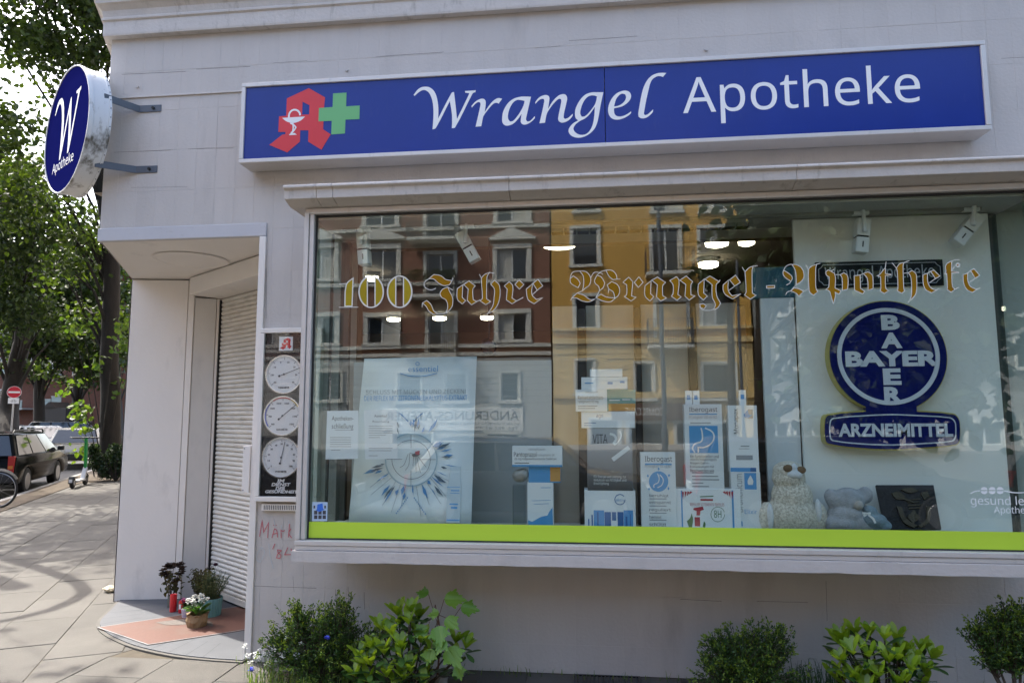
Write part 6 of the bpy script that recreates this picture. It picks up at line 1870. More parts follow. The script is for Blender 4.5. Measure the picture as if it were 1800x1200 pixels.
for lab, (px, py) in (("blue cornflower standing before the dark shrub", (574, 1121)), ("blue cornflower drooping low over the pavement at the bed's left end", (440, 1178))):
    Y = -.5; c = at(px, py, Y); b0 = Vector((c.x + .04, Y + .05, 0))
    T = thing("cornflower", lab, "flower", tuple(b0), 0, "blue cornflowers in the bed")
    mb = MB(); mb.tube([tuple(b0), tuple(b0.lerp(c, .7) + Vector((.01, 0, .02))), tuple(c)], .0018, 4); mb.build("stem", STEM, T, recalc=False)
    mb = MB()
    for k in range(3): whorl(mb, c + Vector((rs.uniform(-.008, .008), 0, rs.uniform(-.006, .006))), 8, .024, .014, .25 + .3 * k)
    mb.build("blossom", P_BLUE, T, recalc=False)
def grass(name, label, area, n, h, Y0, Y1, m, droop=.5):
    pos, V_ = [], []
    mb = MB()
    for k in range(n):
        px = rs.uniform(*area); Y = rs.uniform(Y0, Y1); q = at(px, 1000, Y); b0 = Vector((q.x, Y, 0))
        H_ = h * rs.uniform(.4, 1.1); a = rs.uniform(0, 6.28); o = Vector((math.cos(a), math.sin(a), 0)) * H_ * rs.uniform(.1, droop)
        w = Vector((-math.sin(a), math.cos(a), 0)) * rs.uniform(.002, .0045)
        P = [b0, b0 + o * .25 + Vector((0, 0, H_ * .5)), b0 + o * .65 + Vector((0, 0, H_ * .9)), b0 + o * 1.2 + Vector((0, 0, H_ * .88))]
        vs = []
        for j, p_ in enumerate(P): vs += [tuple(p_ + w * (1 - j / 3.3)), tuple(p_ - w * (1 - j / 3.3))]
        mb.add(vs, [(2 * j, 2 * j + 1, 2 * j + 3, 2 * j + 2) for j in range(3)])
    o = mb.build(name, m, None, recalc=False)
    return tag(o, label, "grass", None, "stuff")
grass("grass", "long green grass and weeds growing in the bed along the wall", (440, 660), 300, .17, -.62, -.25, L_GRASS, .8)
grass("grass", "dark upright tufts of grass between the rounded shrub and the right bush", (1385, 1470), 260, .26, -.50, -.30, leafmat("leaf_sedge", (.018, .05, .018), (.04, .09, .03), .25), .35)
grass("low_weeds", "low weeds in the paving joint at the foot of the wall", (420, 1800), 160, .06, -.10, -.02, L_GRASS, .8)
T = thing("soil_bed", None, None, (0, -.4, 0)); tag(T, kind="structure")
mb = MB(); P = [(at(450, 1000, -.4).x, -.62), (at(850, 1000, -.4).x, -.62), (at(830, 1000, -.4).x, -.2), (at(470, 1000, -.4).x, -.18)]
mb.prism(P, lambda u, v, d: (u, v, d), 0, .012)
mb.prism([(x + at(1230, 1000, -.4).x - at(450, 1000, -.4).x, y) for x, y in P], lambda u, v, d: (u, v, d), 0, .012)
mb.build("soil", M_BED, T)
# cellar grate
a, b = at(1010, 1192, -.0), at(1125, 1192, 0)
T = thing("cellar_grate", "black iron cellar grate let into the pavement by the wall", "grate", ((a.x + b.x) / 2, -.12, .004))
mb = MB(); mb.box((a.x, -.22, .0), (b.x, -.205, .008)); mb.box((a.x, -.03, 0), (b.x, -.015, .008)); mb.box((a.x, -.205, 0), (a.x + .015, -.03, .008)); mb.box((b.x - .015, -.205, 0), (b.x, -.03, .008)); mb.build("rim", M_BLACK, T)
n = 16
for k in range(n):
    x_ = a.x + .015 + (b.x - a.x - .03) * (k + .5) / n
    mb = MB(); mb.box((x_ - .004, -.205, 0), (x_ + .004, -.03, .007)); mb.build("bar", M_BLACK, T)
# ------------------------------------------------------------------ trees of the side street
BARK = mat("bark", (.022, .018, .014), .95, var=.35, vscale=(9, 9, 2.5), bump=1.0, bscale=26)
L_T1 = leafmat("leaf_lime", (.014, .032, .005), (.055, .090, .010), .38, .5)
L_T2 = leafmat("leaf_lime_far", (.012, .028, .005), (.042, .070, .009), .36, .55)
def tree(name, label, base, trunk, tr, blobs, n, L, m, limbs=10, group="trees of the side street", sigma=.42, stripe=None):
    base = Vector(base)
    T = thing(name, label, "tree", tuple(base), 0, group)
    P = [base + Vector((0, 0, -.2))] + [Vector(q) for q in trunk]
    pts, rr = [], []
    for i in range(len(P) - 1):
        for k in range(4):
            t = k / 4; pts.append(P[i].lerp(P[i + 1], t) + Vector((rs.uniform(-.03, .03), rs.uniform(-.03, .03), 0)))
    pts.append(P[-1])
    H_ = pts[-1].z - pts[0].z
    for i, q in enumerate(pts): rr.append(tr * (1.25 if i == 0 else 1.0) * (1 - .55 * (q.z - pts[0].z) / H_))
    mb = MB(); mb.tube(pts, rr, 14)
    tot = sum(b_[1][0] * b_[1][1] * b_[1][2] for b_ in blobs)
    ml = MB(); md = MB()
    for c, R in blobs:
        c = Vector(c)
        k = int(n * R[0] * R[1] * R[2] / tot)
        ncl = max(5, k // 38)
        d = rand_dirs(ncl); rad = rng.uniform(.25, 1.0, ncl) ** .5
        cc = np.array(c)[None] + d * np.array(R)[None] * rad[:, None]
        cidx = rng.integers(0, ncl, k)
        sg = sigma * rng.uniform(.6, 1.3, ncl)
        pos = cc[cidx] + rng.normal(size=(k, 3)) * (sg[cidx][:, None] * np.array([1, 1, .55]))
        dd = rand_dirs(k, -.35); nn = rand_dirs(k, 1.3)
        leaves_np(md, pos, dd, nn, L * rng.uniform(.6, 1.25, k), L * .72, .12)
        nl = max(2, int(limbs * R[0] * R[1] * R[2] / tot))
        for j in rng.choice(ncl, min(nl, ncl), replace=False):
            e = Vector(cc[j]); t = min(.98, max(.25, (e.z - pts[0].z) / H_ * .62)); o_ = pts[int(t * (len(pts) - 1))]
            mid = o_.lerp(e, .5) + Vector((rs.uniform(-.3, .3), rs.uniform(-.3, .3), .25 + rs.uniform(0, .4)))
            r0 = tr * .24 * (1 - .5 * t)
            q1, q2 = o_.lerp(mid, .5) + Vector((0, 0, .08)), mid.lerp(e, .5) + Vector((rs.uniform(-.15, .15), 0, .05))
            ml.tube([o_, q1, mid, q2, e], [r0, r0 * .8, r0 * .6, r0 * .35, r0 * .12], 6)
            for _ in range(3):
                e2 = Vector(cc[rng.integers(0, ncl)])
                if (e2 - mid).length < 2.2: ml.tube([mid, mid.lerp(e2, .5) + Vector((0, 0, .1)), e2], [r0 * .35, r0 * .22, r0 * .06], 5)
    mb.build("trunk", BARK, T, smooth=True, recalc=False, angle=80)
    if ml.v: ml.build("limbs", BARK, T, recalc=False)
    md.build("crown", m, T, recalc=False)
    return T
def fromcam(px, py, dist):
    d = (RIGHT * ((px - 900) / 1200.0) - UP * ((py - 600) / 1200.0) + FWD)
    return CAM_LOC + d * (dist / d.dot(FWD))
def ball(px, py, dist, rpx, rz=1.0, deep=1.0):
    s = dist / 1200; r = rpx * s
    return (tuple(fromcam(px, py, dist)), (r, r * deep, r * rz))
off = Vector((to_sun.x, to_sun.y, 0)) / to_sun.z
def lift(x, y, z): q = Vector((x, y, 0)) + off * z; return (q.x, q.y, z)
b1 = atz(195, 838, 0)
tree("street_tree", "big street tree with a dark straight trunk nearest the white pillar", b1, [fromcam(193, 640, 19.5), fromcam(196, 470, 19.6), fromcam(178, 300, 19.6), fromcam(160, 120, 19.4)], .29,
     [ball(120, 40, 17.5, 120, .7), ball(25, 75, 18, 80, .5), ball(170, 190, 19.5, 60, .9), ball(110, 270, 19, 50, .5), ball(30, 320, 19, 60, .45), ball(210, -70, 19, 170, .8), ball(60, -120, 18, 160, .7), ball(150, 400, 19, 70, .55), ball(100, 480, 19, 60, .35), ball(185, 560, 20.5, 45, .7)], 24000, .165, L_T1, 34)
tree("street_tree", "street tree with a leaning trunk at the photo's left edge", atz(14, 806, 0), [fromcam(14, 720, 30), fromcam(40, 600, 30), fromcam(52, 470, 30), fromcam(50, 330, 30)], .42,
     [ball(40, 420, 27, 90, .6), ball(-30, 520, 28, 90, .7), ball(70, 560, 28, 60, .6), ball(10, 330, 28, 80, .4), ball(110, 380, 27, 60, .8), ball(-60, 330, 28, 110, .8), ball(30, 640, 30, 40, .5)], 15000, .21, L_T2, 24)
tree("street_tree", "slim street tree behind the white sedan", atz(70, 788, 0), [fromcam(68, 690, 37), fromcam(72, 560, 37), fromcam(75, 430, 37)], .30,
     [ball(75, 620, 36, 55, .7), ball(110, 560, 36, 70, .7), ball(30, 590, 36, 60, .6), ball(80, 480, 36, 80, .7)], 8000, .24, L_T2, 22)
tree("street_tree", "slim dark street tree in front of the brick house's right part", atz(138, 785, 0), [fromcam(136, 690, 40), fromcam(140, 560, 40), fromcam(143, 420, 40)], .33,
     [ball(140, 610, 38, 55, .8), ball(170, 540, 38, 70, .9), ball(120, 660, 38, 30, .5), ball(150, 450, 38, 70, .8), ball(190, 640, 39, 40, 1.2)], 8000, .24, L_T2, 22)
tree("street_tree", "far street tree closing the view between the trunks", atz(205, 782, 0), [fromcam(205, 700, 45), fromcam(200, 560, 45)], .4,
     [ball(200, 600, 46, 70, .9), ball(110, 500, 46, 90, .6), ball(30, 480, 46, 90, .6), ball(220, 480, 46, 70, .9)], 7000, .3, L_T2, 12)
# the tree at the kerb just outside the picture on the left, whose crown dapples the pavement
tree("street_tree", "street tree just outside the left edge whose crown shades the pavement", (-11.3, 4.6, 0), [(-11.3, 4.6, 2.2), (-11.2, 4.7, 4.5), (-10.8, 4.6, 7.5)], .27,
     [(lift(-3.4, -.75, 8.4), (.8, .45, .4)), (lift(-8.6, 6.0, 8.0), (2.0, 1.1, .9)), (lift(-11.0, 8.6, 7.6), (2.2, 1.4, 1.1)), ((-12.8, 6.6, 8.0), (1.4, 1.4, 1.0))], 4600, .16, L_T1, 18)
L_KERB = leafmat("leaf_kerb", (.012, .030, .006), (.035, .060, .010), .25, .55)
# suckers with big pale leaves and the low bush round the nearest trunk
b = atz(203, 846, 0)
T = thing("bush", "low dark bush at the foot of the nearest street tree", "bush", tuple(b))
md, ml = MB(), MB()
for (px, py, r) in ((195, 822, 22), (175, 812, 18), (212, 815, 20), (165, 790, 10), (205, 795, 16)):
    c, R = ball(px, py, 18.2, r)
    k = int(900 * r / 20); pos = np.array(c)[None] + rand_dirs(k) * np.array(R)[None] * rng.uniform(.3, 1, k)[:, None]
    leaves_np(md, pos, rand_dirs(k, .2), rand_dirs(k, 1), .07, .045)
for k in range(14): ml.tube([tuple(b), tuple(b + Vector((rs.uniform(-.5, .4), rs.uniform(-.3, .3), rs.uniform(.4, .9))))], [.012, .004], 4)
ml.build("branch", BARK, T, recalc=False); md.build("foliage", leafmat("leaf_bush", (.012, .032, .010), (.03, .06, .015), .2), T, recalc=False)
T = thing("tree_suckers", "light green large-leaved shoots growing round the nearest street tree", "shoots", tuple(atz(160, 838, 0)))
md, ml = MB(), MB()
for k in range(22):
    px, py = rs.choice([(150, 660), (160, 700), (150, 735), (215, 600), (218, 680), (135, 560), (120, 700), (165, 640), (140, 730), (180, 600), (160, 760), (220, 560), (150, 790), (205, 740)])
    c = fromcam(px + rs.uniform(-16, 16), py + rs.uniform(-18, 18), 18.6 + rs.uniform(-.5, .8)); m_ = 11
    pos = np.array(c)[None] + rng.normal(size=(m_, 3)) * .13
    leaves_np(md, pos, rand_dirs(m_, -.4), rand_dirs(m_, 1.2), .17 * rng.uniform(.6, 1.2, m_), .125, .1)
    if k % 4 == 0:
        b0 = atz(175 + rs.uniform(-14, 14), 838, 0); ml.tube([tuple(b0), tuple(b0.lerp(c, .6) + Vector((0, 0, .2))), tuple(c)], [.018, .012, .004], 5)
ml.build("shoot", BARK, T, recalc=False); md.build("foliage", leafmat("leaf_sucker", (.035, .08, .012), (.085, .135, .022), .45), T, recalc=False)
T = thing("tree_pit", None, None, tuple(atz(190, 848, 0))); tag(T, kind="structure")
mb = MB(); c = [K(-7, .16), K(9, .16), K(9, 1.5), K(2, 1.5), K(1.5, .75), K(-7, .6)]
mb.prism([(q.x, q.y) for q in c], lambda u, v, d: (u, v, d), -.05, .012); mb.build("earth", mat("leaf_litter", (.075, .055, .035), .95, var=.4, vscale=(5, 5, 5)), T)

# ------------------------------------------------------------------ cars
M_CARGLASS = mat("car_glass", (.012, .016, .018), .06, spec=.8)
M_TYRE = mat("tyre", (.015, .015, .015), .85)
M_RIM = mat("rim", (.35, .35, .36), .35, metal=.7)
M_PLASTIC = mat("car_trim", (.018, .018, .018), .6)
M_TAIL = mat("tail_red", (.35, .012, .012), .25)
M_TAILO = mat("tail_orange", (.5, .14, .02), .25)
M_HEAD = mat("head_lamp", (.55, .56, .58), .15)
M_PLATE = mat("licence_plate", (.62, .63, .63), .5)
def car(label, loc, heading, paint, L=4.3, W=1.72, H=1.42, roof=(.30, .92), hood=.86, belt=.90, estate=False, group=None, rails=False, wb=2.6):
    "x forward, y left; roof = where the cabin's top starts and ends (fractions of the length from the rear)"
    T = thing("parked_car", label, "car", tuple(loc), heading, group)
    x0, x1 = -L / 2, L / 2
    wr = .31; wx = [x0 + (L - wb) * .47, x0 + (L - wb) * .47 + wb]
    def arch(xc): return [(xc + (wr + .06) * math.cos(a), .28 + (wr + .06) * math.sin(a)) for a in np.linspace(math.pi, 0, 9)]
    low = [(x0 + .05, .30)] + arch(wx[0]) + arch(wx[1]) + [(x1 - .05, .28), (x1, .42), (x1 - .02, .62), (x1 - .12, hood - .12), (x1 - .9, hood), (x1 - 1.05, belt), (x0 + .10, belt), (x0 + .03, .72), (x0, .5)]
    mb = MB(); mb.prism(low, lambda u, v, d: (u, d, v), -W / 2, W / 2); mb.build("body", paint, T, local=True, bevel=.045, smooth=True)
    cb0, cb1 = x0 + .08, x1 - 1.0
    rf0, rf1 = x0 + L * roof[0], x0 + L * (roof[1] if roof[1] < .8 else .62)
    bw, tw = W / 2 - .03, W / 2 - .19
    vs = [(cb0, -bw, belt), (cb1, -bw, belt), (cb1, bw, belt), (cb0, bw, belt), (rf0, -tw, H - .03), (rf1, -tw, H - .05), (rf1, tw, H - .05), (rf0, tw, H - .03), (rf0 + .12, -tw + .12, H), (rf1 - .15, -tw + .12, H), (rf1 - .15, tw - .12, H), (rf0 + .12, tw - .12, H)]
    mb = MB(); mb.add(vs, [(0, 1, 5, 4), (1, 2, 6, 5), (2, 3, 7, 6), (3, 0, 4, 7), (4, 5, 9, 8), (5, 6, 10, 9), (6, 7, 11, 10), (7, 4, 8, 11), (8, 9, 10, 11)])
    mb.build("cabin", paint, T, local=True, bevel=.03, smooth=True)
    def pane(name, a, b, c, d, inset=.07, off=.012):
        P = [Vector(vs[k]) for k in (a, b, c, d)]; ctr = sum(P, Vector()) / 4
        nn = (P[1] - P[0]).cross(P[3] - P[0]).normalized()
        if nn.dot(ctr - Vector(((cb0 + cb1) / 2, 0, belt + .2))) < 0: nn = -nn
        q = [p.lerp(ctr, 0) for p in P]
        def ins(p): return p
        e1 = (P[1] - P[0]).normalized(); e2 = (P[3] - P[0]).normalized()
        q = [P[0] + (P[1] - P[0]).normalized() * inset + (P[3] - P[0]).normalized() * .03, P[1] + (P[0] - P[1]).normalized() * inset + (P[2] - P[1]).normalized() * .03,
             P[2] + (P[3] - P[2]).normalized() * inset + (P[1] - P[2]).normalized() * .05, P[3] + (P[2] - P[3]).normalized() * inset + (P[0] - P[3]).normalized() * .05]
        return [p + nn * off for p in q]
    def pan(name, q):
        mb = MB(); mb.quad(*[tuple(p) for p in q]); o = mb.build(name, M_CARGLASS, T, local=True, recalc=False); s_ = o.modifiers.new("thickness", 'SOLIDIFY'); s_.thickness = .008; s_.offset = 0
    pan("windscreen", pane("w", 1, 2, 6, 5)); pan("rear_window", pane("r", 3, 0, 4, 7))
    for sd in ((0, 1, 5, 4), (2, 3, 7, 6)):
        q = pane("s", *sd, inset=.14)
        n_ = 3 if estate else 2
        for k in range(n_):
            t0, t1 = k / n_ + .012, (k + 1) / n_ - .012
            pan("side_window", [q[0].lerp(q[1], t0), q[0].lerp(q[1], t1), q[3].lerp(q[2], t1), q[3].lerp(q[2], t0)])
    for x in wx:
        for s_ in (-1, 1):
            y1 = s_ * (W / 2 + .004); y0 = y1 - s_ * .2
            mb = MB(); mb.tube([(x, y0, wr), (x, y0 + s_ * .02, wr), (x, y1 - s_ * .02, wr), (x, y1, wr)], [wr * .93, wr, wr, wr * .93], 24); wo = mb.build("wheel", M_TYRE, T, local=True, smooth=True)
            mb = MB(); mb.tube([(x, y1 - s_ * .01, wr), (x, y1 + s_ * .006, wr)], [wr * .66, wr * .62], 20); mb.build("rim", M_RIM, wo, local=True)
    for s_ in (-1, 1):
        mb = MB(); mb.box((x0 - .004, s_ * (W / 2 - .03), .58), (x0 + .16, s_ * (W / 2 - .17), belt - .06) if not estate else (x0 + .12, s_ * (W / 2 - .15), belt + .02)); tl = mb.build("tail_light", M_TAIL, T, local=True, bevel=.01)
        mb = MB(); mb.box((x0 - .008, s_ * (W / 2 - .05), .66), (x0 + .05, s_ * (W / 2 - .14), .73)); mb.build("indicator", M_TAILO, tl, local=True)
        mb = MB(); mb.box((x1 - .14, s_ * (W / 2 - .08), .56), (x1 - .005, s_ * (W / 2 - .42), .70)); mb.build("headlight", M_HEAD, T, local=True, bevel=.02)
        mb = MB(); mb.box((cb1 - .30, s_ * (W / 2 + .0), belt + .0), (cb1 - .16, s_ * (W / 2 + .15), belt + .13)); mb.build("wing_mirror", M_PLASTIC, T, local=True, bevel=.03)
    for xa, xb in ((x0 - .05, x0 + .12), (x1 - .12, x1 + .05)):
        mb = MB(); mb.box((xa, -W / 2 + .02, .34), (xb, W / 2 - .02, .54)); mb.build("bumper", M_PLASTIC, T, local=True, bevel=.03)
    mb = MB(); mb.box((x0 - .03, -.26, .60), (x0 + .02, .26, .71)); mb.build("licence_plate", M_PLATE, T, local=True)
    if rails:
        for s_ in (-1, 1):
            mb = MB(); mb.tube([(rf0 + .1, s_ * (tw - .02), H - .02), (rf0 + .2, s_ * (tw - .02), H + .05), (rf1 - .2, s_ * (tw - .02), H + .05), (rf1 - .1, s_ * (tw - .02), H - .03)], .018, 6); mb.build("roof_rail", M_PLASTIC, T, local=True)
    return T
HU = math.atan2(U.y, U.x)
PAINT_B = mat("car_black", (.006, .007, .007), .18, spec=.05)
PAINT_C = mat("car_cream", (.52, .49, .41), .35, coat=.3)
PAINT_W = mat("car_white", (.60, .62, .63), .3, coat=.4)
PAINT_D = mat("car_dark", (.02, .022, .026), .25, coat=.5)
PAINT_S = mat("car_silver", (.33, .35, .37), .3, metal=.4, coat=.4)
g_ = "cars parked in the side street"
rw = atz(47, 868, -.13)                                              # rear right wheel of the black estate
c0 = rw + U * (2.70 / 2 + .03) - V * .88
car("black estate car with roof rails parked at the kerb, nearest of the street cars", (c0.x, c0.y, -.13), HU, PAINT_B, 4.75, 1.76, 1.46, (.07, .62), .88, .92, True, g_, True, 2.7)
c1 = atz(114, 826, -.13) + U * 2.0
car("cream hatchback seen from behind in front of the black estate", (c1.x, c1.y, -.13), HU + .12, PAINT_C, 3.9, 1.62, 1.42, (.14, .62), .86, .90, False, g_, False, 2.45)
c2 = fromcam(72, 745, 30); d2 = (CAM_LOC - c2); 
car("white sedan facing the viewer beyond the cream hatchback", (c2.x, c2.y, -.13), math.atan2(d2.y, d2.x) + .25, PAINT_W, 4.4, 1.75, 1.43, (.28, .60), .88, .92, False, g_, False, 2.65)
c3 = fromcam(135, 745, 33)
car("dark car standing crosswise behind the cream hatchback", (c3.x, c3.y, -.13), .5, PAINT_D, 4.4, 1.8, 1.62, (.12, .62), .95, 1.0, True, g_, False, 2.7)
c4 = fromcam(10, 748, 32)
car("dark car half cut off at the left edge beyond the estate", (c4.x, c4.y, -.13), .9, PAINT_D, 4.4, 1.8, 1.50, (.12, .62), .92, .95, True, g_, False, 2.7)

# ------------------------------------------------------------------ e-scooter, bicycle, no-entry sign, lamp hook
a, b = atz(127, 858, 0), atz(157, 849, 0)
a = Vector(a); b = Vector(b); dd = (b - a).normalized()
b = a + dd * .95
T = thing("electric_scooter", "green and white electric kick scooter standing on the pavement near the trunk", "scooter", tuple(a))
M_SCG = mat("scooter_green", (.015, .24, .05), .4); M_SCW = mat("scooter_white", (.52, .53, .54), .4)
sd = Vector((-dd.y, dd.x, 0))
for c in (a, b):
    mb = MB(); mb.tube([tuple(c + sd * -.035 + Vector((0, 0, .125))), tuple(c + sd * -.02 + Vector((0, 0, .125))), tuple(c + sd * .02 + Vector((0, 0, .125))), tuple(c + sd * .035 + Vector((0, 0, .125)))], [.11, .125, .125, .11], 20); w_ = mb.build("wheel", M_TYRE, T, smooth=True)
    mb = MB(); mb.tube([tuple(c + sd * -.04 + Vector((0, 0, .125))), tuple(c + sd * .04 + Vector((0, 0, .125)))], .06, 14); mb.build("hub", M_RIM, w_)
def bar(mb, p, q, w, h):
    p, q = Vector(p), Vector(q); d = (q - p).normalized(); s_ = Vector((0, 0, 1)).cross(d); s_ = s_.normalized() if s_.length > 1e-4 else sd; u_ = d.cross(s_)
    P = [x + s_ * (w / 2 * i) + u_ * (h / 2 * j) for x in (p, q) for i, j in ((-1, -1), (1, -1), (1, 1), (-1, 1))]
    mb.add(P, [(3, 2, 1, 0), (4, 5, 6, 7), (0, 1, 5, 4), (1, 2, 6, 5), (2, 3, 7, 6), (3, 0, 4, 7)])
up = Vector((0, 0, 1))
mb = MB(); bar(mb, a + dd * .14 + up * .15, b - dd * .22 + up * .15, .15, .05); mb.build("deck", M_SCW, T, bevel=.01)
mb = MB(); bar(mb, b - dd * .24 + up * .15, b - dd * .04 + up * .42, .10, .07); bar(mb, b + up * .125, b - dd * .06 + up * .45, .07, .05); mb.build("neck", M_SCW, T, bevel=.01)
mb = MB(); mb.tube([tuple(b - dd * .05 + up * .40), tuple(b - dd * .13 + up * 1.16)], .038, 12); mb.build("stem", M_SCG, T, smooth=True)
mb = MB(); h0 = b - dd * .13 + up * 1.17; mb.tube([tuple(h0 + sd * -.30 - dd * .06), tuple(h0 + sd * -.1), tuple(h0 + sd * .1), tuple(h0 + sd * .30 - dd * .06)], .018, 8); mb.build("handlebar", M_PLASTIC, T)
mb = MB(); mb.tube([tuple(h0 + sd * .29 - dd * .05), tuple(h0 + sd * .36 + dd * .02 + up * .02)], .012, 6); mb.tube([tuple(h0 - sd * .2 - dd * .03), tuple(h0 - sd * .15 + dd * .09)], .008, 6); mb.build("brake_lever", M_PLASTIC, T)
mb = MB(); bar(mb, a - dd * .10 + up * .27, a + dd * .16 + up * .24, .11, .03); bar(mb, a - dd * .15 + up * .12, a - dd * .10 + up * .27, .11, .03); fd = mb.build("mudguard", M_PLASTIC, T, bevel=.008)
mb = MB(); bar(mb, a - dd * .16 + up * .15, a - dd * .16 + up * .22, .07, .01); mb.build("plate", M_PLATE, fd)
mb = MB(); bar(mb, b + dd * .12 + up * .20, b - dd * .08 + up * .30, .09, .03); mb.build("front_mudguard", M_PLASTIC, T, bevel=.008)
# bicycle cut off by the left edge
wc = atz(-6, 893, 0)
T = thing("bicycle", "black bicycle cut off by the left edge, only its front wheel and mudguard in view", "bicycle", tuple(wc), 0)
bd = -(V * .8 + U * -.2).normalized()
bu = Vector((0, 0, 1))
def torus(mb, c, R, r, ax, n=40):
    P = [c + ax * (R * math.cos(2 * math.pi * k / n)) + bu * (R * math.sin(2 * math.pi * k / n)) for k in range(n + 1)]
    mb.tube(P, r, 6, cap=False)
for k, c in enumerate((wc + bu * .34, wc + bd * 1.05 + bu * .34)):
    mb = MB(); torus(mb, c, .33, .018, bd); w_ = mb.build("wheel", M_TYRE, T)
    mb = MB(); torus(mb, c, .305, .008, bd)
    for q in range(14):
        an = 2 * math.pi * q / 14; mb.tube([tuple(c), tuple(c + bd * (.30 * math.cos(an)) + bu * (.30 * math.sin(an)))], .0015, 3)
    mb.build("rim", M_RIM, w_)
mb = MB(); w0, w1 = wc + bu * .34, wc + bd * 1.05 + bu * .34; hd_, st, bb = wc + bd * .22 + bu * .85, wc + bd * .78 + bu * .88, wc + bd * .62 + bu * .30
for p, q in ((w0, hd_), (hd_, st), (hd_ - bu * .1, bb), (bb, st), (bb, w1), (st, w1)): mb.tube([tuple(p), tuple(q)], .015, 6)
mb.build("frame", M_PLASTIC, T)
mb = MB(); P = [w0 + bd * (.37 * math.cos(t)) + bu * (.37 * math.sin(t)) for t in np.linspace(.2, 2.6, 16)]; mb.ribbon([tuple(p) for p in P], .05, Vector((bd.y, -bd.x, 0))); mb.build("mudguard", M_CHROME, T, recalc=False)
mb = MB(); mb.tube([tuple(hd_ + bu * .18 + Vector((bd.y, -bd.x, 0)) * .28 + bd * .1), tuple(hd_ + bu * .2), tuple(hd_ + bu * .18 - Vector((bd.y, -bd.x, 0)) * .28 + bd * .1)], .012, 6); mb.tube([tuple(hd_), tuple(hd_ + bu * .2)], .014, 6); mb.build("handlebar", M_RIM, T)
mb = MB(); q = st + bu * .08; mb.box(tuple(q - Vector((.13, .07, .03))), tuple(q + Vector((.13, .07, .03)))); mb.tube([tuple(st), tuple(q)], .012, 6); mb.build("saddle", M_PLASTIC, T, bevel=.02)
# no-entry sign
sp0 = fromcam(25, 689, 27.0)
T = thing("no_entry_sign", "red no-entry sign with white bar on a thin grey post in the side street", "road sign", (sp0.x, sp0.y, -.13))
vw = (CAM_LOC - sp0); vw.z = 0; vw.normalize(); vr = Vector((-vw.y, vw.x, 0))
def disc(mb, c, r, d0, d1, n=32):
    P = [c + vr * (r * math.cos(2 * math.pi * k / n)) + up * (r * math.sin(2 * math.pi * k / n)) for k in range(n)]
    mb.add([tuple(p + vw * d0) for p in P] + [tuple(p + vw * d1) for p in P], [tuple(range(n)), tuple(reversed(range(n, 2 * n)))] + [(k, (k + 1) % n, n + (k + 1) % n, n + k) for k in range(n)])
rS = 10.5 * 27 / 1200
mb = MB(); disc(mb, sp0, rS, 0, -.02); mb.build("rim", M_VINYL, T)
mb = MB(); disc(mb, sp0, rS * .94, .003, -.01); mb.build("red_disc", mat("sign_red", (.50, .012, .03), .35), T)
def plate(mb, c, w, h, d0, d1):
    P = [c + vr * (w / 2 * i) + up * (h / 2 * j) for i, j in ((-1, -1), (1, -1), (1, 1), (-1, 1))]
    mb.add([tuple(p + vw * d0) for p in P] + [tuple(p + vw * d1) for p in P], [(0, 1, 2, 3), (7, 6, 5, 4), (0, 4, 5, 1), (1, 5, 6, 2), (2, 6, 7, 3), (3, 7, 4, 0)])
mb = MB(); plate(mb, sp0, rS * 1.62, rS * .30, .006, .001); mb.build("white_bar", M_VINYL, T)
c_ = sp0 - up * (15 * 27 / 1200)
mb = MB(); plate(mb, c_, rS * 1.5, 10 * 27 / 1200, 0, -.015); ap = mb.build("supplement_plate", M_VINYL, T)
mb = MB()
for s_ in (-1, 1): 
    P = [c_ + vr * (s_ * .05 + .035 * math.cos(t)) + up * (-.02 + .035 * math.sin(t)) + vw * .002 for t in np.linspace(0, 6.28, 14)]; mb.ribbon([tuple(p) for p in P], .010, vw)
mb.ribbon([tuple(c_ + vr * -.05 + up * -.02 + vw * .003), tuple(c_ + vr * -.02 + up * .04 + vw * .003), tuple(c_ + vr * .03 + up * .04 + vw * .003), tuple(c_ + vr * .05 - up * .02 + vw * .003)], .009, vw)
mb.build("cycle_symbol", M_INK, ap, recalc=False)
mb = MB(); mb.tube([(sp0.x - vw.x * .05, sp0.y - vw.y * .05, -.13), (sp0.x - vw.x * .05, sp0.y - vw.y * .05, sp0.z + .2)], .03, 8); mb.build("post", M_RIM, T)
# lamp with a curved neck at the kerb outside the picture: its shadow hooks across the pavement
zl = 4.6
T = thing("street_lamp", "street lamp with a hooked neck outside the left edge", "street lamp", lift(-8.0, 3.6, 0))
arcp = [(-7.3, 3.2), (-6.5, 2.75), (-5.7, 2.28), (-5.2, 1.95), (-4.9, 1.65), (-4.78, 1.35), (-4.75, 1.05), (-4.83, .80), (-5.0, .58), (-5.25, .4)]
P = [Vector(lift(x, y, zl - .35 * (abs(i - 4) / 5) ** 2)) for i, (x, y) in enumerate(smooth_poly(arcp, 90, 3, closed=False)[::3])]
mb = MB(); mb.tube([tuple(p) for p in P], [.085, .08, .075, .07, .066, .062, .056, .048, .040, .034][:len(P)], 10); mb.build("neck", M_STEEL, T, smooth=True)
pb = P[0] + (P[0] - P[1]).normalized() * .3
mb = MB(); mb.tube([(pb.x, pb.y, -.1), (pb.x, pb.y, 1.0), (pb.x, pb.y, zl - .8), tuple(P[0])], [.09, .075, .07, .06], 12); mb.build("post", M_STEEL, T, smooth=True)

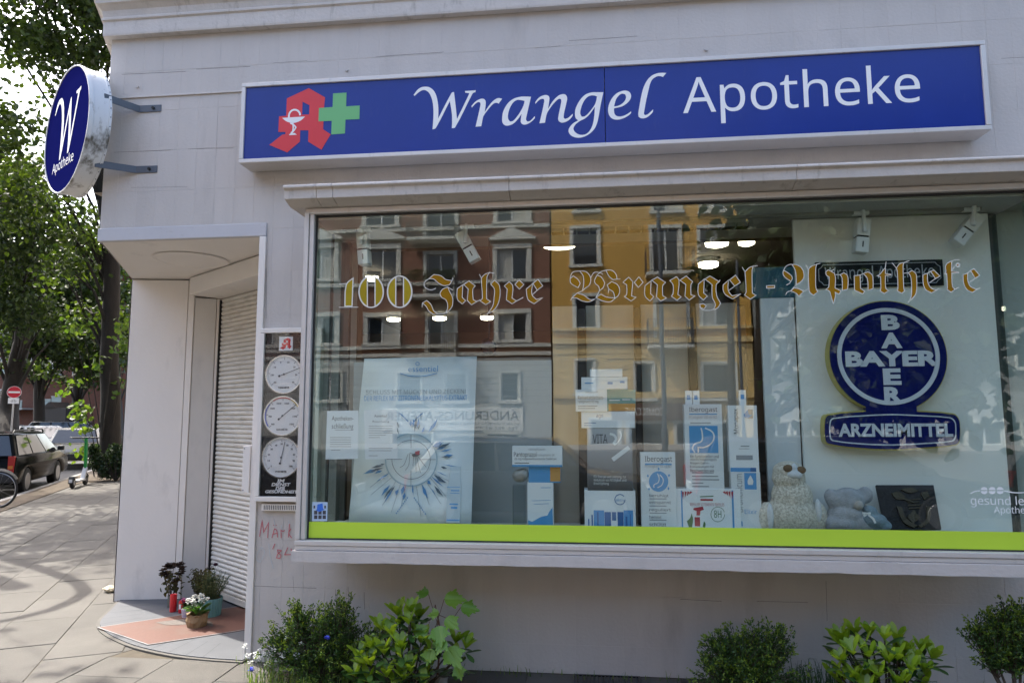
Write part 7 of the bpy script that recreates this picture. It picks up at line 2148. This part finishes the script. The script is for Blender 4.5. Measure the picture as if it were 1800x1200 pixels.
# ------------------------------------------------------------------ brick house at the end of the side street
M_BRICK, nt, N, Lk, p_ = nmat("red_brick")
geo = N.new("ShaderNodeNewGeometry"); mp = N.new("ShaderNodeMapping"); mp.inputs["Rotation"].default_value = (math.radians(90), 0, 0)
Lk.new(geo.outputs["Position"], mp.inputs[0]); bt = N.new("ShaderNodeTexBrick"); Lk.new(mp.outputs[0], bt.inputs[0])
bt.inputs["Color1"].default_value = (.15, .045, .024, 1); bt.inputs["Color2"].default_value = (.11, .034, .02, 1); bt.inputs["Mortar"].default_value = (.12, .09, .07, 1)
bt.inputs["Scale"].default_value = 4.0; Lk.new(bt.outputs[0], p_.inputs["Base Color"]); p_.inputs["Roughness"].default_value = .85
DB_ = 52.0
def hb(px, py): return fromcam(px, py, DB_)
hx = RIGHT.copy(); hx.z = 0; hx.normalize(); hy = Vector((-hx.y, hx.x, 0))
c = hb(90, 700)
T = thing("brick_house", "red brick apartment house with white balconies at the end of the side street", "house", (c.x, c.y, -.13))
def hbox(mb, l, t, r, b, d0, d1):
    p, q = hb(l, b), hb(r, t)
    P = []
    for k in (d0, d1):
        for x, z in ((p, p.z), (q, p.z), (q, q.z), (p, q.z)):
            P.append(Vector((x.x, x.y, 0)) + hy * k + Vector((0, 0, z)))
    mb.add(P, [(0, 1, 2, 3), (7, 6, 5, 4), (0, 4, 5, 1), (1, 5, 6, 2), (2, 6, 7, 3), (3, 7, 4, 0)])
mb = MB(); hbox(mb, -160, 480, 330, 786, 0, 8); mb.build("wall", M_BRICK, T)
mb = MB(); hbox(mb, -170, 455, 340, 480, -.4, 8.5); mb.build("roof", mat("roof_tile", (.12, .05, .035), .8), T)
M_HW = mat("window_white", (.6, .61, .6), .5); M_HG = mat("window_dark", (.02, .025, .03), .1, spec=.7); M_BALG = mat("balcony_glass", (.30, .36, .34), .3)
for row in (515, 575, 640, 695, 745):
    for k, l in enumerate((-130, -90, -50, -12, 12, 45, 78, 96, 118, 128, 148, 160, 190, 230, 270)):
        w = 12 if k % 3 else 16
        mb = MB(); hbox(mb, l - 1.2, row - 11, l + w + 1.2, row + 11, -.06, .05); f_ = mb.build("window", M_HW, T)
        for j in range(2):
            mb = MB(); hbox(mb, l + j * w / 2 + .5, row - 9.5, l + (j + 1) * w / 2 - .5, row + 9.5, -.075, -.05); mb.build("pane", M_HG, f_)
for (l, t, r, b) in ((24, 705, 64, 719), (86, 703, 113, 714), (114, 698, 131, 711), (86, 648, 113, 659), (24, 645, 64, 659), (150, 648, 190, 660), (-40, 705, -5, 718)):
    mb = MB(); hbox(mb, l, t, r, b - 2, -1.55, -1.5); bo = mb.build("balcony", M_BALG, T)
    mb = MB(); hbox(mb, l, b - 2, r, b + 1, -1.55, 0); mb.build("balcony_slab", M_HW, bo)
    mb = MB(); hbox(mb, l, t - 1, r, t, -1.57, -1.49); mb.build("rail", M_HW, bo)
q = fromcam(90, 735, 46)
T = thing("shelter", "dark gabled garden shelter before the brick house", "shelter", (q.x, q.y, -.13))
DB_ = 46.0
mb = MB(); hbox(mb, 60, 716, 116, 760, 0, 2); mb.build("wall", M_SHELF, T)
DB_ = 46.0
pA, pB, pC = hb(74, 716), hb(98, 716), hb(86, 706)
mb = MB(); mb.add([tuple(pA), tuple(pB), tuple(pC), tuple(pA + hy * 2), tuple(pB + hy * 2), tuple(pC + hy * 2)], [(0, 1, 2), (5, 4, 3), (0, 2, 5, 3), (1, 4, 5, 2)]); mb.build("roof", M_SHELF, T)
# ------------------------------------------------------------------ far side of the street (seen mirrored in the window)
YO = 36.0
FY = 2 * GLASS_T - YO
M_REDW = mat("terracotta_render", (.21, .098, .066), .85, var=.06, vscale=(.6, .6, .6))
M_ORW = mat("ochre_render", (.58, .33, .075), .85, var=.05, vscale=(.6, .6, .6))
M_ORB = mat("ochre_base", (.62, .45, .20), .85, var=.06, vscale=(2, 2, 2))
M_GREYW = mat("grey_render", (.40, .40, .38), .85, var=.05)
M_PALEW = mat("pale_render", (.24, .24, .225), .85, var=.05)
M_STUC = mat("stucco_trim", (.56, .55, .50), .8)
M_OPANE = mat("house_glass", (.02, .025, .03), .05, spec=.7)
M_IRONR = mat("rail_iron", (.04, .04, .042), .5)
M_CURT = mat("curtain_cloth", (.45, .44, .40), .9)
def orect(l, t, r, b, Yv=YO):
    p, q = opp(l, b, Yv), opp(r, t, Yv)
    return (p.x, p.z, q.x, q.z)
def facade(name, label, x0, x1, zsplit, ztop, m_up, m_low, wins, depth=9, base_holes=(), y=None):
    y = FY if y is None else y
    T = thing(name, label, "house", ((x0 + x1) / 2, y, 0))
    mb = MB()
    hs = [w for w in wins]
    wall_holes(mb, x0, x1, zsplit, ztop, y, [h for h in hs if h[1] > zsplit], -.16)
    mb.quad((x0, y, zsplit), (x0, y - depth, zsplit), (x0, y - depth, ztop), (x0, y, ztop)); mb.quad((x1, y, zsplit), (x1, y - depth, zsplit), (x1, y - depth, ztop), (x1, y, ztop)); mb.quad((x0, y, ztop), (x1, y, ztop), (x1, y - depth, ztop), (x0, y - depth, ztop))
    mb.build("wall", m_up, T, recalc=False)
    mb = MB(); wall_holes(mb, x0, x1, 0, zsplit, y + .06, [h for h in hs if h[1] < zsplit], -.22)
    mb.quad((x0, y + .06, zsplit), (x1, y + .06, zsplit), (x1, y, zsplit), (x0, y, zsplit))
    mb.quad((x0, y + .06, 0), (x0, y - depth, 0), (x0, y - depth, zsplit), (x0, y + .06, zsplit)); mb.quad((x1, y + .06, 0), (x1, y - depth, 0), (x1, y - depth, zsplit), (x1, y + .06, zsplit))
    mb.build("ground_storey", m_low, T, recalc=False)
    mb = MB(); mb.box((x0 - .1, y - depth, ztop), (x1 + .1, y + .5, ztop + .35)); mb.build("eaves", M_STUC, T)
    return T
def window(T, w, y=None, cols=2, trim=.28, hood=False, curtain=True, mt=None):
    y = FY if y is None else y
    x0, z0, x1, z1 = w; fw = .07
    mb = MB()
    for a, b in (((x0 - trim, z1, ), (x1 + trim, z1 + trim)), ((x0 - trim - .08, z0 - .16), (x1 + trim + .08, z0))): mb.box((a[0], y - .02, a[1]), (b[0], y + (.12 if a[1] > z0 else .18), b[1]))
    mb.box((x0 - trim, y - .02, z0 + .001), (x0, y + .09, z1 - .001)); mb.box((x1, y - .02, z0 + .001), (x1 + trim, y + .09, z1 - .001))
    if hood:
        xm = (x0 + x1) / 2; zz = z1 + trim + .25
        mb.prism([(x0 - trim - .25, zz), (x1 + trim + .25, zz), (x1 + trim + .25, zz + .12), (xm, zz + .75), (x0 - trim - .25, zz + .12)], lambda u, v, d: (u, d, v), y - .02, y + .28)
    mb.build("surround", mt or M_STUC, T)
    mb = MB(); n = cols
    mb.box((x0, y - .15, z0), (x0 + fw, y - .07, z1)); mb.box((x1 - fw, y - .15, z0), (x1, y - .07, z1)); mb.box((x0 + fw, y - .15, z0), (x1 - fw, y - .07, z0 + fw)); mb.box((x0 + fw, y - .15, z1 - fw), (x1 - fw, y - .07, z1))
    for k in range(1, n):
        xm = x0 + (x1 - x0) * k / n; mb.box((xm - .05, y - .149, z0 + fw), (xm + .05, y - .069, z1 - fw))
    f_ = mb.build("window", M_HW, T)
    mb = MB(); mb.box((x0 + fw, y - .13, z0 + fw), (x1 - fw, y - .12, z1 - fw)); mb.build("pane", M_OPANE, f_)
    if curtain and rs.random() < .6:
        k = rs.choice((0, 1)); xm = x0 + (x1 - x0) * .5
        mb = MB(); mb.box((x0 + fw if k else xm + .05, y - .119, z0 + fw), (xm - .05 if k else x1 - fw, y - .116, z1 - fw)); mb.build("curtain", M_CURT, f_)
def balcony(T, l, t, r, b, y=None, green=False, out=1.1):
    y = FY if y is None else y
    x0, z0, x1, z1 = orect(l, t, r, b)
    mb = MB(); mb.box((x0, y, z0 - .18), (x1, y + out, z0)); bo = mb.build("balcony_slab", M_STUC, T)
    mb = MB(); n = int((x1 - x0) / .14)
    for k in range(n + 1):
        x_ = x0 + (x1 - x0) * k / n; mb.box((x_ - .012, y + out - .04, z0), (x_ + .012, y + out - .015, z1))
    for zz in (z0 + .08, z1 - .03): mb.box((x0, y + out - .05, zz), (x1, y + out - .005, zz + .035))
    for x_ in (x0, x1):
        for k in range(6): mb.box((x_ - .012, y + out * k / 6, z0), (x_ + .012, y + out * k / 6 + .024, z1))
        mb.box((x_ - .018, y, z1 - .03), (x_ + .018, y + out - .05, z1 + .005))
    mb.build("railing", M_IRONR, bo)
    if green:
        md = MB(); k = 420; pos = np.stack([rng.uniform(x0, x1, k), rng.uniform(y + out - .2, y + out + .12, k), z1 + rng.uniform(-.35, .3, k)], 1)
        leaves_np(md, pos, rand_dirs(k, .2), rand_dirs(k, 1), .14, .09); md.build("balcony_plants", L_T2, T, recalc=False)

# terracotta house
xr0, xr1 = opp(330, 600).x, opp(968, 600).x
wA = [orect(645, 340, 695, 398), orect(645, 436, 697, 492), orect(645, 556, 697, 604)]
wB = [orect(750, 368, 800, 424), orect(750, 446, 798, 520), orect(752, 552, 800, 625)]
wC = [orect(874, 330, 926, 391), orect(874, 436, 926, 492), orect(876, 550, 926, 599)]
wD = [orect(540, 436, 590, 492), orect(540, 556, 590, 604), orect(440, 436, 490, 492), orect(440, 556, 490, 604)]
low = [orect(882, 655, 912, 704), orect(700, 655, 740, 704), orect(784, 655, 820, 704), orect(855, 762, 912, 781.0), orect(690, 762, 760, 781), orect(560, 655, 600, 704)]
T = facade("terracotta_house", "terracotta apartment house with white window surrounds mirrored in the window's left half", xr0, xr1, opp(900, 628).z, 17.5, M_REDW, M_GREYW, wA + wB + wC + wD + low)
for k, w in enumerate(wA + wC): window(T, w, hood=(k % 3 == 1))
for w in wB: window(T, w, trim=.22)
for w in wD: window(T, w, hood=w[1] > 8)
for w in low: window(T, w, y=FY + .06, trim=.14, cols=1 if w[2] - w[0] < 1.4 else 2, curtain=False)
for (l, t, r, b, g) in ((722, 396, 804, 424, 0), (716, 486, 806, 522, 1), (714, 590, 808, 626, 0)): balcony(T, l, t, r, b, green=bool(g))
mb = MB()
for py in (404, 500, 612, 626):
    z = opp(800, py).z; mb.box((xr0, FY, z), (xr1, FY + .14, z + .22))
mb.build("string_course", M_STUC, T)
mb = MB(); k = 0
for py in range(642, 716, 11):
    z = opp(900, py).z; mb.box((xr0, FY + .058, z), (xr1, FY + .064, z + .04))
mb.build("rusticated_joint", mat("joint_shade", (.22, .21, .2), .9), T)
# tailor's sign
x0, z0, x1, z1 = orect(672, 716, 921, 757)
S_ = thing("shop_board", "pale shop board reading Änderungs-Atelier on the terracotta house", "sign", ((x0 + x1) / 2, FY + .1, z0))
mb = MB(); mb.box((x0, FY + .07, z0), (x1, FY + .14, z1)); mb.build("board", mat("board_white", (.66, .66, .63), .6), S_, bevel=.02)
mb = MB(); fm = lambda u, v: (x0 + x1 - u, FY + .145, v)
W_ = x1 - x0; H_ = z1 - z0
text(mb, "ÄNDERUNGS-ATELIER", x0 + .25, z0 + H_ * .45, x1 - .25, z0 + H_ * .95, 0, fn=fm, fnt='G', bold=.0)
text(mb, "FÜR DAMEN UND HERREN", x0 + .3, z0 + H_ * .25, x0 + W_ * .6, z0 + H_ * .37, 0, fn=fm, fnt='G')
text(mb, "TEL 422 49 49", x0 + .3, z0 + H_ * .06, x0 + W_ * .33, z0 + H_ * .18, 0, fn=fm, fnt='G')
mb.build("board_lettering", M_INK, S_, recalc=False)
# ochre house
xo0, xo1 = opp(971, 600).x, opp(1322, 600).x
oA = [orect(1008, 402, 1050, 466), orect(1012, 520, 1048, 576), orect(1012, 330, 1048, 372)]
oB = [orect(1148, 400, 1192, 478), orect(1156, 530, 1206, 608), orect(1150, 300, 1192, 372)]
oC = [orect(1232, 400, 1270, 456), orect(1236, 512, 1280, 572), orect(1234, 320, 1272, 372)]
oL = [orect(1014, 634, 1042, 692), orect(1238, 640, 1290, 700), orect(1118, 640, 1146, 700), orect(1040, 738, 1086, 781), orect(1104, 742, 1166, 781), orect(1190, 742, 1290, 781)]
T = facade("ochre_house", "ochre yellow apartment house mirrored in the middle of the window", xo0, xo1, opp(1100, 606).z, 17.0, M_ORW, M_ORB, oA + oB + oC + oL)
for w in oA + oB + oC: window(T, w, trim=.20, cols=1 if w in oA else 2)
for w in oL: window(T, w, y=FY + .06, trim=.16, cols=1, curtain=False)
for (l, t, r, b) in ((1134, 440, 1216, 484), (1138, 562, 1214, 608)): balcony(T, l, t, r, b)
mb = MB()
for py, h in ((580, .16), (603, .3), (700, .34)):
    z = opp(1100, py).z; mb.box((xo0, FY, z), (xo1, FY + .22, z + h))
mb.build("string_course", M_ORB, T)
mb = MB(); y_ = FY + .0605
zt_, zb_ = opp(1100, 612).z, opp(1100, 698).z
nrow = 9; hr = (zt_ - zb_) / nrow
def blocked(a, b, c, d): return any(h[0] - .2 < b and a < h[2] + .2 and h[1] - .2 < d and c < h[3] + .2 for h in oL)
blk = bpy.data.meshes.new("ashlar_block"); bw_ = 1.25
vb = MB(); vb.box((0, 0, 0), (bw_ - .06, .035, hr - .05)); blk.from_pydata(vb.v, [], vb.f); blk.materials.append(M_ORB)
for j in range(nrow):
    n_ = int((xo1 - xo0) / bw_)
    for k in range(n_):
        a = xo0 + k * bw_ + (bw_ / 2 if j % 2 else 0); c = zb_ + j * hr
        if a + bw_ > xo1 or blocked(a, a + bw_, c, c + hr): continue
        o = bpy.data.objects.new("ashlar_block", blk); link(o, T, wm(T).inverted() @ Matrix.Translation((a, y_, c)))
x0, z0, x1, z1 = orect(1098, 716, 1166, 729)
S_ = thing("shop_lettering", "white comic shop lettering on a dark board of the ochre house", "sign", ((x0 + x1) / 2, FY + .3, z0))
mb = MB(); mb.box((x0 - .8, FY + .24, z0 - .3), (x1 + 3.2, FY + .30, z1 + .25)); mb.build("board", mat("comic_board", (.10, .05, .03), .6), S_)
mb = MB(); text(mb, "COMICCAVE", x0, z0, x1, z1, 0, fn=lambda u, v: (x0 + x1 - u, FY + .305, v), fnt='S'); mb.build("lettering", M_VINYL, S_, recalc=False)
# pale grey house on the right
xg0, xg1 = opp(1326, 600).x, opp(2150, 600).x
gw = [orect(l, t, l + 34, t + 52) for l in (1370, 1440, 1530, 1610, 1694, 1790, 1880, 1980) for t in (400, 500, 595)]
gl = [orect(l, 742, l + w, 781) for l, w in ((1345, 40), (1400, 60), (1500, 40), (1590, 60), (1700, 60), (1800, 60))]
T = facade("grey_house", "pale grey apartment house mirrored in the right part of the window", xg0, xg1, opp(1500, 690).z, 16.0, M_PALEW, M_GREYW, gw + gl)
for w in gw: window(T, w, trim=.14)
for w in gl: window(T, w, y=FY + .06, trim=.14, cols=2, curtain=False)
# street trees over there
def otree(label, px, Yv, blobs, n, h0=430, m=None):
    b = opp(px, 735, Yv); t0, t1 = opp(px, 600, Yv), opp(px, h0, Yv)
    bl = []
    for (x, y, r, rz) in blobs:
        c = opp(x, y, Yv); rr = r * (Yv + 4.74) / 1200; bl.append(((c.x, c.y, c.z), (rr, rr, rr * rz)))
    tree("street_tree", label, (b.x, b.y, 0), [t0, t1], .22, bl, n, .30, m or L_KERB, 14, "trees across the street", .5)
otree("kerb tree on the shop's side of the street, mirrored over the black name plate", 1340, 9.5, [(1400, 390, 80, .8), (1500, 370, 110, .7), (1450, 470, 70, .6), (1590, 430, 90, .7), (1560, 300, 130, .7), (1390, 290, 100, .7), (1540, 600, 95, .9), (1480, 700, 60, .8), (1610, 690, 70, .8), (1560, 520, 90, .6), (1660, 600, 70, .9)], 16000)
otree("kerb tree on the shop's side of the street, mirrored at the window's right end", 1850, 9.0, [(1700, 390, 90, .8), (1800, 370, 110, .8), (1660, 480, 60, .6), (1800, 480, 80, .7), (1760, 250, 140, .7), (1900, 420, 100, .8), (1660, 400, 70, .6)], 9000)
otree("small tree across the street mirrored before the ochre house", 1285, 26, [(1285, 470, 38, .9), (1300, 430, 30, .8), (1262, 485, 24, .7)], 2200, 490)
g2 = "cars parked along the kerb behind the viewer"
for lab, x_, P_, kind in (("dark hatchback parked behind the viewer, mirrored behind the stomach tablets", -1.0, PAINT_D, (4.0, 1.7, 1.45, (.12, .62))), ("dark estate parked behind the viewer, mirrored in the right half of the window", 4.0, PAINT_D, (4.6, 1.76, 1.46, (.07, .62))), ("black saloon parked behind the viewer at the right end of the row", 9.2, PAINT_B, (4.1, 1.7, 1.46, (.10, .62))), ("black saloon parked behind the viewer, leftmost of the row", -6.0, PAINT_B, (4.5, 1.75, 1.43, (.16, .62)))):
    car(lab, (x_, -8.3, -.13), 0.02, P_, kind[0], kind[1], kind[2], kind[3], .88, .92, kind[0] > 4.5, g2, False, 2.6)
for lab, px, r in (("grey lamp post standing across the street before the ochre house", 1168, .085), ("thin dark sign post standing across the street by the grey house", 1306, .05)):
    c = opp(px, 735, 19)
    T = thing("lamp_post", lab, "post", (c.x, c.y, 0))
    mb = MB(); mb.tube([(c.x, c.y, -.1), (c.x, c.y, 1.2), (c.x, c.y, 1.25), (c.x, c.y, 9.0 if r > .06 else 7)], [r * 1.3, r * 1.3, r, r * .8], 10); mb.build("post", M_STEEL, T)
    if r > .06:
        mb = MB(); mb.tube([(c.x, c.y, 9.0), (c.x, c.y + 1.2, 9.4)], .04, 8); mb.box((c.x - .15, c.y + 1.1, 9.33), (c.x + .15, c.y + 1.7, 9.45)); mb.build("luminaire", M_STEEL, T)

# unseen houses added on the left to block low sky light from the shop wall
for lab, x0, x1, y_, dep in (("unseen plain pale house added left of the viewer to block low sky light", -46, -25, 5, 26), ("plain terracotta house at the left end of the far row of houses", -62, xr0 - .4, FY, 9)):
    wn_ = [(x0 + 2 + 3.4 * k, 5.6 + 3.4 * j, x0 + 3.4 + 3.4 * k, 7.7 + 3.4 * j) for k in range(int((x1 - x0 - 3) / 3.4)) for j in range(3)] if y_ < 0 else []
    T = facade("sky_block_house" if y_ > 0 else "sky_block_row_house", lab, x0, x1, 5.0, 17, M_PALEW if y_ > 0 else M_REDW, M_GREYW, wn_, depth=dep, y=y_)
    for w in wn_: window(T, w, y=y_, curtain=False)
